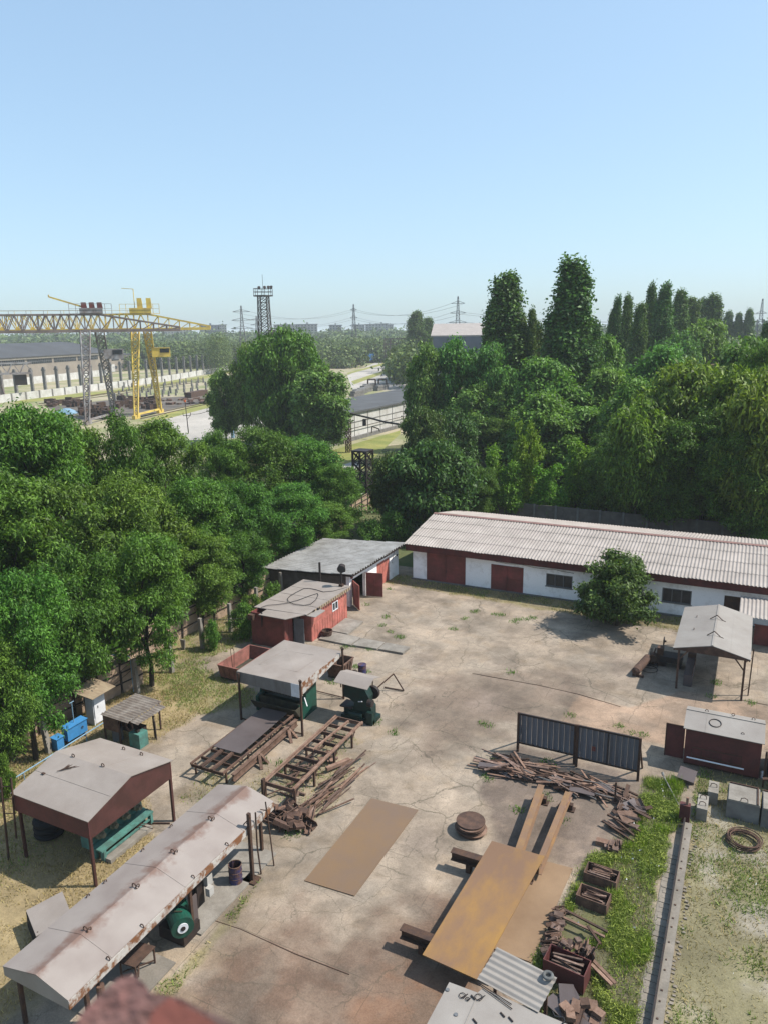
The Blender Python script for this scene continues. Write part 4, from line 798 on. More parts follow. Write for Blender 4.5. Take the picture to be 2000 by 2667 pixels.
for x, y in ((-18.15, 15.25), (-17.55, 15.35), (-17.55, 16.25), (-18.15, 16.15)): part('leg', MB().bar((x, y, 0), (x, y, .72), .05), M['rust_dark'], t)
part('rack', MB().bar((-17.6, 15.5, .1), (-18.0, 16.0, .72), .04).bar((-17.5, 15.3, .2), (-18.1, 16.1, .2), .04).bar((-17.55, 16.2, .2), (-18.1, 15.3, .3), .04), M['rust_dark'], t)
b = MB(); b.tube((-17.35, 13.7, .4), (-17.35, 13.7, 1.55), .13, 12).tube((-17.15, 13.9, 0), (-17.4, 13.65, .4), .07, 8).bar((-17.35, 13.7, 1.5), (-17.35, 13.7, 1.8), .04)
solo('bollard_pipe', b, M['rust'], 'stubby rusty pipe standing under the near fascia of the long canopy', 'pipe', (-17.35, 13.7, 0))
t = thing('sheet_hopper', 'small tilted pale sheet cover on a dark stand behind the long canopy', 'cover', (-22.4, 15.3, 0))
part('cover', MB().plate([(-23.15, 15.45, .80), (-21.75, 14.75, .78), (-21.2, 15.9, .98), (-22.5, 16.6, 1.0)], .03), M['sheet_roof'], t)
part('side', MB().plate([(-23.12, 15.4, .1), (-21.78, 14.74, .1), (-21.78, 14.76, .72), (-23.12, 15.42, .75)], .03), M['dark_inside'], t)
for x, y in ((-23.0, 15.5), (-21.85, 14.9), (-21.3, 15.9), (-22.5, 16.45)): part('leg', MB().bar((x, y, -.05), (x, y, .8), .05), M['rust_dark'], t)
# ------------------------------------------------------------------ left edge: kiosk, boxes, lathe, fences
t = thing('meter_cabinet', 'tall white-grey metal cabinet with a tilted wooden board roof', 'cabinet', (-33.1, 28.2, 0))
part('body', MB().box(-33.35, -32.75, 27.7, 28.6, .0, 2.0), M['cabinet_grey'], t)
part('door', MB().box(-32.745, -32.70, 27.76, 28.54, .08, 1.92), M['white_paint'], t); part('handle', MB().bar((-32.68, 28.0, 1.0), (-32.68, 28.0, 1.15), .03), M['dark_steel'], t)
part('roof', MB().plate([(-33.95, 27.2, 2.15), (-32.2, 27.25, 1.98), (-32.2, 29.0, 2.02), (-33.95, 29.0, 2.2)], .04), M['wood'], t)
part('leg', MB().bar((-32.75, 27.72, -.05), (-32.75, 27.72, .4), .06), M['white_paint'], t)
t = thing('blue_locker', 'long bright blue metal box on legs beside the white cabinet', 'box', (-32.4, 26.0, 0))
part('body', MB().box(-32.7, -32.25, 25.4, 26.75, .3, 1.05), M['blue'], t); part('lid', MB().plate([(-32.75, 25.35, 1.1), (-32.2, 25.35, 1.06), (-32.2, 26.8, 1.06), (-32.75, 26.8, 1.1)], .03), M['blue'], t)
for y in (25.5, 26.6): part('leg', MB().box(-32.6, -32.35, y, y + .06, -.05, .3), M['rust_dark'], t)
part('handle', MB().ring((-32.22, 26.4, .7), .06, .015, 0, 12, 5), M['dark_steel'], t)
t = thing('blue_locker', 'smaller blue metal box nearest the maroon canopy', 'box', (-32.6, 25.0, 0))
part('body', MB().box(-32.8, -32.35, 24.75, 25.2, .0, .75), M['blue'], t); part('lid', MB().plate([(-32.84, 24.7, .79), (-32.3, 24.7, .76), (-32.3, 25.25, .76), (-32.84, 25.25, .79)], .03), M['blue'], t)
b = MB(); a, c_ = at('g2', 0, 1165, .5), at('h3', 1075, 795, .5); b.tube(a + (a - c_) * .2, c_, .035, 8)
for k in range(6): q = a + (c_ - a) * (k / 5); b.tube((q.x, q.y, -.05), (q.x, q.y, .5), .025, 6)
solo('gas_pipe', b, M['pipe_blue'], 'long thin pale blue pipe on low stakes running past the blue boxes', 'pipe', a)
b = MB(); b.tube((-32.5, 26.1, 1.08), (-32.5, 26.1, 2.3), .025, 6).tube((-32.5, 25.95, 2.3), (-32.5, 26.25, 2.3), .025, 6); solo('vent_pipe', b, M['pipe_blue'], 'thin blue vent pipe with a T top above the long blue box', 'pipe', (-32.5, 26.1, 1.05))
b = MB(); q = at('h3', 1375, 485); b.path([(q.x, q.y, 0), (q.x, q.y, 2.35), (q.x - .1, q.y - .05, 2.45)], .03, 7); q2 = at('h3', 1060, 95, 2.5); b.path([(q.x - .1, q.y - .05, 2.45), q2, q2 + (q2 - q) * .4], .025, 6); b.tube(q2, (q2.x, q2.y, 1.1), .022, 6)
solo('gas_pipe', b, M['pipe_blue'], 'pale blue pipe rising beside the far concrete post and bending over the fence', 'pipe', q)
t = thing('lathe', 'rusty lathe with teal end under a ribbed sheet roof', 'lathe', (-29.8, 27.6, 0))
part('roof', MB().wave((-30.85, 26.5, 1.75), (0, 2.7, 0), (2.0, 0, -.06), .22, .03).wave((-28.9, 26.75, 1.62), (0, 2.2, 0), (.55, 0, -.05), .22, .03), M['old_fibre'], t)
b = MB(); b.box(-30.75, -29.7, 26.6, 26.65, .85, 1.68); part('side_panel', b, M['rust'], t)
for x, y in ((-30.75, 26.65), (-29.7, 26.7), (-30.8, 29.0), (-28.95, 29.0)): part('post', MB().bar((x, y, -.05), (x, y, 1.7), .08), M['rust_dark'], t)
part('bed', MB().box(-30.5, -28.9, 27.3, 27.9, .55, .85), M['dark_steel'], t); part('headstock', MB().box(-30.4, -29.9, 27.2, 28.0, .85, 1.35).tube((-29.9, 27.6, 1.1), (-29.6, 27.6, 1.1), .18, 12), M['rust_dark'], t)
part('wheel', MB().ring((-29.35, 27.1, 1.05), .24, .05, 1, 20, 6), M['rust'], t)
part('cabinet', MB().box(-29.2, -28.45, 26.85, 27.5, .0, .85), M['teal'], t); part('vice', MB().box(-28.9, -28.7, 27.0, 27.2, .85, 1.0), M['dark_steel'], t); part('barrel', MB().tube((-30.3, 27.1, 0), (-30.3, 27.1, .8), .3, 14), M['grey_frame'], t)
solo('stake', MB().bar((-28.55, 28.15, -.05), (-28.6, 28.15, 1.35), .09).bar((-28.4, 28.05, -.05), (-28.42, 28.05, 1.1), .06), M['bark'], 'pair of short dark stakes beside the ribbed lathe roof', 'stake', (-28.55, 28.1, 0))

def cpost(x, y, h, label, lean=(0, 0), w_=.26):
    b = MB(); b.hexa([(x - w_ / 2, y - w_ / 2, -.1), (x + w_ / 2, y - w_ / 2, -.1), (x + w_ / 2, y + w_ / 2, -.1), (x - w_ / 2, y + w_ / 2, -.1)], [(x + lean[0] - w_ / 2.3, y + lean[1] - w_ / 2.3, h), (x + lean[0] + w_ / 2.3, y + lean[1] - w_ / 2.3, h), (x + lean[0] + w_ / 2.3, y + lean[1] + w_ / 2.3, h), (x + lean[0] - w_ / 2.3, y + lean[1] + w_ / 2.3, h)])
    solo('concrete_post', b, M['pale_concrete'], label, 'post', (x, y, 0), 'concrete posts along the left fence')
for x, y, h, lean, lab in ((-33.45, 35.0, 2.45, (-.15, .1), 'leaning pale concrete post nearest the shaded gap in the tree trunks'), (-34.15, 39.0, 2.3, (-.1, 0), 'pale concrete post tied to the black cables, before the brown fence'),
                           (-34.2, 42.3, 2.3, (0, 0), 'pale concrete post with bushes right behind it'), (-34.7, 46.4, 2.2, (0, 0), 'pale concrete post nearest the red cabin roof'), (-34.9, 50.2, 2.3, (0, 0), 'short-looking concrete post against the garage brick wall'),
                           (-32.75, 24.5, 2.6, (-.45, .1), 'leaning concrete post behind the small blue box'), (-33.35, 31.75, 2.35, (-.1, 0), 'concrete post with a reddish stripe beside the thick tree trunk')):
    cpost(x, y, h, lab, lean)
b = MB(); b.tube((-35.0, 20.6, -.1), (-35.6, 21.2, 3.0), .22, 8, .17); solo('leaning_stump', b, M['bark'], 'leaning grey stump at the left frame edge beyond the blue pipe', 'stump', (-35.0, 20.6, 0))
def fence(pts, h, name, label, mat, pm, panel=2.0, rails=(.35, .7, .97)):
    t = thing(name, label, 'fence', (pts[0][0], pts[0][1], 0)); b = MB(); r = MB(); p_ = []
    for a, c_ in zip(pts[:-1], pts[1:]):
        a, c_ = Vector((a[0], a[1], 0)), Vector((c_[0], c_[1], 0)); n = max(1, round((c_ - a).length / panel)); d = (c_ - a).normalized(); o = Vector((d.y, -d.x, 0))
        for k in range(n):
            p, q = a + (c_ - a) * (k / n), a + (c_ - a) * ((k + 1) / n); hh = h * (1 + .03 * math.sin(k * 2.7)); b.bar(p + Vector((0, 0, hh / 2)), q + Vector((0, 0, hh / 2)), .05, hh)
            p_.append(MB().bar(p + o * .07 + Vector((0, 0, -.1)), p + o * .07 + Vector((0, 0, h * 1.04)), .10))
        for z in rails: r.bar(a + o * .06 + Vector((0, 0, h * z)), c_ + o * .06 + Vector((0, 0, h * z)), .06, .07)
    part('panel', b, mat, t); part('rail', r, pm, t)
    for q in p_: part('post', q, pm, t)
    return t
fence([(-37.0, 34.5), (-36.75, 43.5), (-36.35, 50.6)], 2.1, 'board_fence', 'brown board fence with dark rails behind the concrete posts', M['fence_board'], M['bark'])
fence([(-35.2, 8), (-35.1, 23.3), (-34.7, 28), (-34.1, 33)], 2.0, 'board_fence', 'shaded dark board fence behind the white cabinet at the left edge', M['fence_board'], M['bark'])
b = MB(); b.box(-36.4, -36.3, 28.6, 32.0, .0, 2.9); solo('metal_sheet', b, M['maroon'], 'dark maroon sheet panel standing behind the shaded fence', 'panel', (-36.35, 30, 0))
fence([(-38.2, 61.5), (-40.5, 70), (-42.8, 78), (-43.6, 86)], 2.1, 'board_fence', 'brown board fence running back behind the garage to the lattice tower', M['fence_board'], M['bark'])
t = thing('concrete_fence', 'grey concrete panel fence under the trees behind the long warehouse', 'fence', (-10, 82.5, 0)); b = MB()
for k in range(20):
    x = -29.5 + k * 2.5; y = 82.9 - .03 * (x + 10); b.box(x, x + 2.48, y, y + .1, -.1, 2.3); b.box(x, x + 2.48, y - .03, y, 2.1, 2.3); b.box(x, x + 2.48, y - .03, y, .0, .3)
part('panel', b, M['brick'], t)
for k in range(20): part('post', MB().box(-29.66 + k * 2.5, -29.44 + k * 2.5, 82.75 - .03 * (k * 2.5 - 19.5), 82.95 - .03 * (k * 2.5 - 19.5), -.1, 2.4), M['grey_concrete'], t)
def sag(a, b_, s, n=14): a, b_ = Vector(a), Vector(b_); return [a + (b_ - a) * (k / n) - Vector((0, 0, s * 4 * (k / n) * (1 - k / n))) for k in range(n + 1)]
for i, (a, c_, s, lab) in enumerate((((-34.2, 39, 2.25), (-31.3, 41.2, 2.1), .12, 'upper black cable from the concrete post to the red cabin'), ((-34.2, 42.3, 1.5), (-31.3, 41.25, 2.0), .25, 'lower black cable from the red cabin across the dry grass'), ((-33.6, 35, 2.3), (-34.2, 39, 2.25), .15, 'black cable strung between the two leaning concrete posts'), ((-34.3, 33, 1.9), (-33.2, 24.6, 2.3), .5, 'upper sagging wire along the shaded left fence'), ((-34.2, 33, 1.5), (-33.2, 24.6, 1.9), .6, 'lower sagging wire along the shaded left fence'), ((-33.2, 24.6, 2.0), (-34.6, 14, 2.0), .5, 'sagging wire from the leaning post out of the left frame edge'))):
    solo('cable', MB().path(sag(a, c_, s), .018, 5), M['black_cable'], lab, 'cable', a)
b = MB(); q = at('h2', 480, 935); b.hexa([(q.x - .1, q.y - .05, 0), (q.x + .12, q.y - .05, 0), (q.x + .12, q.y + .05, 0), (q.x - .1, q.y + .05, 0)], [(q.x - .22, q.y - .05, .75), (q.x + .22, q.y - .05, .75), (q.x + .22, q.y + .05, .75), (q.x - .22, q.y + .05, .75)]); solo('concrete_stub', b, M['pale_concrete'], 'short pale concrete stub standing in the grass between the leaning posts', 'stub', q)

# ------------------------------------------------------------------ steel tables and piles on the left of the yard
t = thing('roller_table', 'low rusty steel roller frame carrying a violet-grey plate', 'table', (-23.1, 29.2, 0)); x0, x1, y0, y1, z = -24.2, -22.15, 26.05, 32.45, .72
for x in (x0, x0 + .62, x0 + .72, x0 + 1.3, x0 + 1.4, x1): part('side_rail' if x in (x0, x1) else 'inner_rail', MB().bar((x, y0, z), (x, y1, z), .07, .12), M['rust'], t)
for k in range(9): part('cross_bar', MB().bar((x0, y0 + .05 + k * .78, z - .09), (x1, y0 + .05 + k * .78, z - .09), .07, .16), M['rust_dark'], t)
for y in (y0 + .3, 28.2, 30.3, y1 - .3):
    for x in (x0 + .05, x1 - .05): part('leg', MB().bar((x, y, -.05), (x, y, z - .1), .08), M['rust_dark'], t)
b = MB(); b.plate([(-24.1, 27.75, .82), (-22.35, 27.78, .82), (-22.5, 32.4, .82), (-24.2, 32.35, .82)], .02); solo('steel_plate', b, M['steel_sheet'], 'violet-grey steel plate lying on the low roller frame', 'plate', (-23.2, 30, .8))
b = MB(); b.bar((-21.75, 26.3, .42), (-21.85, 32.3, .45), .06, .34).bar((-21.75, 26.3, .6), (-21.85, 32.3, .62), .22, .04).bar((-21.75, 26.3, .25), (-21.85, 32.3, .27), .22, .04); solo('steel_beam', b, M['rust_light'], 'long brown I-beam on trestles beside the low roller frame', 'beam', (-21.8, 29, .25))
for y, lab in ((28.6, 'near splayed trestle under the long brown I-beam'), (31.4, 'far splayed trestle under the long brown I-beam')):
    solo('trestle', MB().bar((-21.3, y + .1, -.02), (-21.75, y, .52), .16, .1).bar((-21.3, y - .5, -.02), (-21.72, y - .1, .5), .16, .1).bar((-22.0, y, .12), (-21.4, y, .2), .1), M['rust_light'], lab, 'trestle', (-21.5, y, 0), 'trestles')
t = thing('steel_frame_table', 'tall rusty open frame table with cross members and offcuts inside', 'table', (-18.9, 29.7, 0)); x0, x1, y0, y1, z = -19.75, -18.05, 26.2, 33.15, .9
for x in (x0, x1): part('side_rail', MB().bar((x, y0, z), (x, y1, z), .09, .10).bar((x + (.12 if x < -19 else -.12), y0, z - .02), (x + (.12 if x < -19 else -.12), y1, z - .02), .04, .05), M['rust_light'], t)
for k in range(9): part('cross_bar', MB().bar((x0, y0 + k * .87, z - .12), (x1, y0 + k * .87, z - .12), .06, .2), M['rust'], t)
part('inner_rail', MB().bar((-19.1, 29.6, .86), (-18.85, 33.0, .86), .1), M['rust_light'], t); part('inner_rail', MB().bar((-19.5, 28, .5), (-18.8, 31.4, .7), .08), M['rust'], t)
for y in (26.25, 28.0, 30.0, 31.9):
    for x in (x0, x1): part('leg', MB().bar((x, y, -.05), (x, y, z - .05), .10).bar((x, y + .35, z - .1), (x, y + .03, .45), .05), M['rust_dark'], t)
part('end_plate', MB().box(x0 - .02, x0 + .1, 25.95, 26.15, 0, 1.1), M['rust_dark'], t)
def barmesh(name, l, w_, h_, mat, kind=0):
    b = MB()
    if kind == 0: b.box(-l / 2, l / 2, -w_ / 2, w_ / 2, 0, h_)
    elif kind == 1: b.box(-l / 2, l / 2, -w_ / 2, w_ / 2, 0, .012).box(-l / 2, l / 2, -w_ / 2, -w_ / 2 + .012, .012, h_)       # angle
    elif kind == 2: b.box(-l / 2, l / 2, -w_ / 2, w_ / 2, 0, .015).box(-l / 2, l / 2, -w_ / 2, -w_ / 2 + .015, .015, h_).box(-l / 2, l / 2, w_ / 2 - .015, w_ / 2, .015, h_)  # channel
    elif kind == 3: b.tube((-l / 2, 0, h_ / 2), (l / 2, 0, h_ / 2), h_ / 2, 8)
    me = b.mesh(name); me.materials.append(mat); return me
def pile(name, metas, n, spot, ang, spread, label, cat, group, seed, zmax=.25, tilt=.05):
    rnd = random.Random(seed); ms = [barmesh(name, *m) for m in metas]
    for k in range(n):
        p, f_ = spot(rnd, k / n); o = link(bpy.data.objects.new(name, rnd.choice(ms))); o.location = (p[0], p[1], f_ * zmax * rnd.random() ** .7); s_ = rnd.uniform(.75, 1.2); o.scale = (s_, 1, 1)
        o.rotation_euler = (rnd.uniform(-tilt, tilt) * 2, rnd.uniform(-tilt, tilt), ang + rnd.gauss(0, spread)); tag(o, label, cat, group)
S_, SL, SD = M['scrap'], M['rust_light'], M['rust_dark']
pile('steel_bar', [(2.2, .08, .06, S_, 0), (1.6, .12, .05, SL, 1), (2.8, .06, .05, M['rust'], 0), (1.9, .1, .05, SL, 2), (2.5, .05, .05, S_, 3)], 34, lambda r, k: ((-16.95 + r.uniform(-.55, .5), 28.2 + r.uniform(-1.9, 2.0)), 1), math.radians(80), .16, 'long rusty bar in the heap beside the tall open frame table', 'bar', 'long bars beside the frame table', 21, .28)
pile('steel_block', [(.75, .3, .2, M['rust'], 0), (.6, .35, .25, SL, 2), (.5, .4, .15, M['rust'], 0), (.8, .22, .18, S_, 2)], 32, lambda r, k: ((-17.75 + r.gauss(0, .5), 24.95 + r.gauss(0, .42)), 1), .6, 1.2, 'short brown steel block in the heap at the end of the open frame table', 'block', 'short blocks by the frame table', 22, .45, .35)
pile('steel_offcut', [(.7, .15, .08, S_, 0), (1.0, .1, .06, M['rust'], 1), (.5, .3, .03, SL, 0)], 26, lambda r, k: ((-18.9 + r.uniform(-.6, .6), 28.4 + r.uniform(-2, 2.2)), 1), 1.0, .9, 'rusty offcut lying inside the tall open frame table', 'offcut', 'offcuts inside the frame table', 23, .35, .2)
b = MB(); a, c_ = at('g3', 1150, 1190, .08), at('g3', 1205, 950, .08); b.bar(a, c_, .28, .03).bar(a + Vector((.13, 0, .06)), c_ + Vector((.13, 0, .06)), .03, .12).bar(a - Vector((.13, 0, -.06)), c_ - Vector((.13, 0, -.06)), .03, .12); solo('steel_channel', b, SL, 'single brown channel lying apart in front of the short blocks', 'channel', a)
b = MB(); a, c_ = at('g3', 1310, 650, .2), at('g3', 1500, 570, .2); b.bar(a, c_, .22, .16); solo('steel_channel', b, SL, 'brown box channel lying across the far end of the bar heap', 'channel', a)
solo('rust_puddle_plate', MB().plate([at('d', 658, 1903, .035), at('d', 766, 1936, .035), at('d', 903, 1750, .035), at('d', 803, 1725, .035)], .03), M['plate'], 'large thin rusty plate lying flat in the middle of the yard', 'plate', (-15, 22, 0)) if False else None
P_ = [at('d', 658, 1903, .03), at('d', 766, 1936, .03), at('d', 903, 1750, .03), at('d', 803, 1725, .03)]
solo('steel_plate', MB().plate(P_, .03), M['plate'], 'large thin rust-brown plate lying flat in the middle of the yard', 'plate', P_[0])

# ------------------------------------------------------------------ screen, scrap strips, beams, ochre plates
t = thing('screen_panel', 'grey ribbed metal screen panel on dark legs, left of the pair', 'screen', (-8.4, 35.4, 0), 'ribbed screens behind the scrap')
def screen(t, x0, x1, y, z0, z1, extra=False):
    b = MB(); n = int((x1 - x0) / .14); 
    for k in range(n):
        a, c_ = x0 + (x1 - x0) * k / n, x0 + (x1 - x0) * (k + 1) / n; dy = .05 if k % 2 else 0; b.hexa([(a, y + dy, z0), (c_, y + dy, z0), (c_, y + dy + .02, z0), (a, y + dy + .02, z0)], [(a, y + dy, z1), (c_, y + dy, z1), (c_, y + dy + .02, z1), (a, y + dy + .02, z1)])
    part('sheet', b, M['screen_grey'], t)
    part('top_rail', MB().bar((x0, y, z1), (x1, y, z1), .09), M['dark_steel'], t); part('bottom_rail', MB().bar((x0, y, z0), (x1, y, z0), .08), M['dark_steel'], t)
    if extra: part('stiffener', MB().bar(((x0 + x1) / 2, y - .04, z0 + .05), ((x0 + x1) / 2, y - .04, z1 - .05), .12, .05), M['dark_steel'], t)
    for x in (x0, x1): part('leg', MB().bar((x, y, -.05), (x, y, z1 + .05), .12), M['rust_dark'], t)
screen(t, -9.85, -6.85, 35.4, .5, 2.2); part('strut', MB().bar((-9.9, 36.6, 0), (-9.85, 35.45, 1.9), .08), M['rust_dark'], t); part('strut', MB().bar((-7.0, 36.6, 0), (-7.0, 35.45, 1.9), .08), M['rust_dark'], t)
t = thing('screen_panel', 'grey ribbed metal screen panel with a small red patch, right of the pair', 'screen', (-5.2, 35.3, 0), 'ribbed screens behind the scrap')
screen(t, -6.7, -3.65, 35.25, .5, 2.3, True); part('patch', MB().box(-5.95, -5.77, 35.2, 35.215, 1.1, 1.35), M['door_shade_red'], t); part('strut', MB().bar((-3.6, 36.5, 0), (-3.65, 35.3, 1.9), .08), M['rust_dark'], t); part('strut', MB().bar((-6.7, 36.5, 0), (-6.7, 35.3, 1.9), .08), M['rust_dark'], t)
L1, L2 = at('g5', 150, 610), at('g5', 1330, 900)
def spot_a(r, k): q = r.betavariate(1.1, 1.4); p = L1 + (L2 - L1) * q; w_ = .9 * (1 - q * .45); return (p.x + r.uniform(-.3, .3), p.y + r.uniform(-w_, w_)), 1 - .4 * q
pile('scrap_strip', [(1.5, .14, .05, S_, 0), (1.1, .2, .03, SL, 0), (2.2, .1, .06, S_, 1), (1.8, .12, .06, M['rust'], 2), (1.3, .08, .08, SD, 0), (2.6, .09, .03, SL, 0), (1.0, .4, .02, M['steel_sheet'], 0), (1.7, .06, .06, M['grey_concrete'], 3), (.7, .5, .02, SL, 0)], 135, spot_a, math.radians(-8), .38, 'rusty steel strip in the long scrap heap before the grey screens', 'strip', 'strips in the scrap heap before the screens', 31, .38, .08)
def spot_b(r, k): c_ = at('g5', 1380 + r.gauss(0, 55), 1010 + r.gauss(0, 70)); return (c_.x, c_.y), 1
pile('scrap_piece', [(.9, .2, .04, SD, 0), (.6, .3, .1, S_, 1), (1.2, .1, .08, S_, 2), (.5, .4, .03, SL, 0), (.8, .5, .02, M['steel_sheet'], 0), (1.1, .07, .07, SD, 3)], 30, spot_b, .3, .9, 'dark scrap piece in the small heap beside the tall weeds', 'scrap', 'scrap pieces in the small heap by the weeds', 32, .4, .25)
for pts, lab in (([(310, 500), (450, 700)], 'grey plank-like bar lying across the left part of the scrap heap'), ([(340, 480), (440, 630)], 'upper pale bar leaning on the left part of the scrap heap'), ([(1260, 770), (1250, 880)], 'short upright bar standing in the right part of the scrap heap')):
    a, c_ = at('g5', *pts[0], .35), at('g5', *pts[1], .35)
    if 'upright' in lab: a = c_ + Vector((0, 0, .75)); c_ = c_ - Vector((0, 0, .3))
    solo('bar', MB().bar(a, c_, .1, .08), M['rust_light'] if 'pale' in lab else M['rust_dark'], lab, 'bar', c_)
b = MB(); a = at('g5', 1260, 1010, .45); c_ = at('g5', 1460, 1100, .3); d_ = at('g5', 1330, 1130, .3); b.plate([d_, c_, c_ + Vector((-.2, .55, .12)), a], .03); b.plate([d_ + Vector((0, 0, -.12)), c_ + Vector((0, 0, -.14)), c_ + Vector((-.2, .5, 0)), a - Vector((0, 0, .12))], .03)
solo('bent_plate', b, SL, 'two bent dark plates resting on the scrap beside the weeds', 'plate', a)
def ibeam(a, c_, w_, h_, name, mat, lab):
    a, c_ = Vector(a), Vector(c_); b = MB(); u = Vector((0, 0, 1)); b.bar(a + u * h_ / 2, c_ + u * h_ / 2, .03, h_); b.bar(a + u * (h_ - .012), c_ + u * (h_ - .012), w_, .025); b.bar(a + u * .012, c_ + u * .012, w_, .025)
    return solo(name, b, mat, lab, 'beam', a)
zb = .55
dz_ = Vector((0, 0, -.5))
ibeam(at('g5', 585, 775, .80) + dz_, at('g7', 1060, 500, .80) + dz_, .30, .5, 'steel_beam', M['ochre_beam'], 'left of the two long ochre beams running under the yellow plate')
ibeam(at('g5', 825, 840, .80) + dz_, at('g7', 1335, 335, .80) + dz_, .26, .5, 'steel_beam', M['ochre_beam'], 'right of the two long ochre beams running under the yellow plate')
ibeam(at('g5', 850, 890, .2), at('g5', 610, 1420, .2), .16, .3, 'steel_beam', M['rust_light'], 'thinner pale rusty beam lying against the right ochre beam')
for p, lab in (((575, 930), 'dark steel foot under the far end of the left ochre beam'), ((810, 990), 'dark steel foot under the far end of the right ochre beam')):
    q = at('g5', *p); solo('beam_support', MB().box(q.x - .25, q.x + .3, q.y - .12, q.y + .12, 0, .30).box(q.x - .4, q.x + .4, q.y - .2, q.y + .2, 0, .04), M['rust_dark'], lab, 'support', q)
zp = .85
YP = [at('g7', 930, 135, zp), at('g7', 1385, 268, zp), at('g7', 800, 1335, zp), at('g7', 330, 1120, zp)]
solo('steel_plate', MB().plate([YP[3], YP[2], YP[1], YP[0]], .04), M['ochre_plate'], 'large ochre-yellow rusted plate resting on beams above the ground', 'plate', YP[0])
for a, c_, lab in (((585, 210), (1290, 420), 'dark cross beam sticking out left under the far half of the yellow plate'), ((150, 875), (1000, 1190), 'dark cross beam sticking out left under the near half of the yellow plate')):
    p, q = at('g7', *a, .8), at('g7', *c_, .8); d_ = (q - p).normalized(); b = MB(); b.bar(p - Vector((0, 0, .02)), q - Vector((0, 0, .02)), .36, .03); b.bar(p - Vector((0, 0, .20)), q - Vector((0, 0, .20)), .03, .36); b.bar(p - Vector((0, 0, .38)), q - Vector((0, 0, .38)), .36, .03)
    o = solo('cross_beam', b, M['rust_dark'], lab, 'beam', p)
    for k, e in enumerate((.22, .8)):
        f_ = p + (q - p) * e; solo('beam_support', MB().box(f_.x - .1, f_.x + .1, f_.y - .15, f_.y + .15, 0, .41), M['rust_dark'], ('outer' if k == 0 else 'inner') + ' dark foot carrying the ' + lab.split('under the ')[1].split(' of')[0] + ' cross beam', 'support', f_)
GP = [at('g7', 1300, 285, .035), at('g7', 1630, 372, .035), at('g7', 1268, 1185, .035), at('g7', 900, 1050, .035)]
solo('steel_plate', MB().plate([GP[3], GP[2], GP[1], GP[0]], .03), M['ochre_ground'], 'sandy-brown plate lying on the ground right of the yellow plate', 'plate', GP[0])
t = thing('round_plate_stack', 'stack of round rusty plates standing alone on the yard', 'plates', (-9.85, 28.05, 0)); rnd = random.Random(5)
for k in range(7): 
    dx, dy = rnd.uniform(-.07, .07), rnd.uniform(-.07, .07); q = part('plate', MB().tube((-9.85 + dx, 28.05 + dy, .02 + .075 * k), (-9.85 + dx, 28.05 + dy, .05 + .075 * k), .64 + rnd.uniform(-.04, .03), 26), M['rust_light'] if k % 3 else M['rust'], t)
    if k < 6: part('spacer', MB().box(-10.0 + dx, -9.7 + dx, 27.9, 28.2, .05 + .075 * k, .02 + .075 * (k + 1)), M['rust_dark'], t)
# ------------------------------------------------------------------ right: gable canopy, machine, maroon wagon
t = thing('gable_canopy', 'pale grey sheet gable canopy on brown posts near the warehouse', 'canopy', (-1.15, 50.2, 0))
xl, xr, xm, y0, y1, ze, zr = -3.3, 1.05, -1.1, 46.4, 54.1, 2.72, 3.25
b = MB(); b.plate([(xm, y0, zr), (xr, y0, ze), (xr, y1, ze), (xm, y1, zr)], .04); b.plate([(xl, y0, ze), (xm, y0, zr), (xm, y1, zr), (xl, y1, ze)], .04); b.bar((xm, y0, zr + .01), (xm, y1, zr + .01), .12, .03)
b.bar((-.1, y0 + .02, 3.0), (-.1, y1, 3.0), .015, .015)
part('roof', b, M['white_sheet'], t)
for y in (y0 + .03, y1 - .07): part('gable_panel', MB().prism([(xl + .05, ze - .12), (xr - .05, ze - .12), (xr - .05, ze - .05), (xm, zr - .06), (xl + .05, ze - .05)], lambda p, q, z: (p, z, q), y, y + .04), M['rust'], t)
part('purlin', MB().bar((xl + .06, y0, ze - .09), (xl + .06, y1, ze - .09), .07, .08).bar((xr - .06, y0, ze - .09), (xr - .06, y1, ze - .09), .07, .08), M['rust_dark'], t)
for x, y in ((-2.95, 46.6), (.75, 46.5), (-2.95, 53.9), (.75, 53.9)):
    part('post', MB().bar((x, y, -.05), (x, y, ze - .1), .12), M['rust'], t); s_ = 1 if x < 0 else -1; part('brace', MB().bar((x, y, 1.9), (x + s_ * .55, y, ze - .1), .07), M['rust'], t)
b = MB()
for y in (48.2, 51.2): b.path([(xm - .4, y, 3.18), (xm, y, 3.5), (xm + .35, y, 3.2)], .03, 6); b.path([(xm + .35, y, 3.2), (xm + .55, y, 3.13)], .02, 5)
for y in (49.4, 51.8): b.ring((-2.35, y, 2.99), .08, .02, 0, 12, 5)
part('lifting_lug', b, M['rust_dark'], t)
q = at('h5', 1418, 1160); solo('spare_ladder', MB().bar((q.x, q.y, 0), (q.x + .05, q.y + .15, 3.0), .07).bar((q.x, q.y, .55), (.75, 46.5, .55), .03).bar((q.x + .04, q.y + .1, 2.45), (.75, 46.5, 2.45), .03), M['rust_dark'], 'tall thin bar standing outside the right post of the pale gable canopy', 'bar', q)
t = thing('workshop_machine', 'dark machine with a handwheel in the shade of the pale gable canopy', 'machine', (-4.0, 49.6, 0)); rnd = random.Random(9)
part('bed', MB().box(-4.3, -2.9, 49.4, 50.4, .35, .75).box(-4.2, -3.9, 49.5, 50.3, 0, .35).box(-3.2, -2.95, 49.5, 50.3, 0, .35), M['dark_steel'], t); part('column', MB().box(-4.5, -4.1, 49.5, 50.0, .0, 1.25).bar((-4.6, 49.3, .1), (-4.2, 49.9, 1.2), .08).bar((-4.9, 49.4, 0), (-4.6, 49.8, 1.1), .07), M['rust_dark'], t)
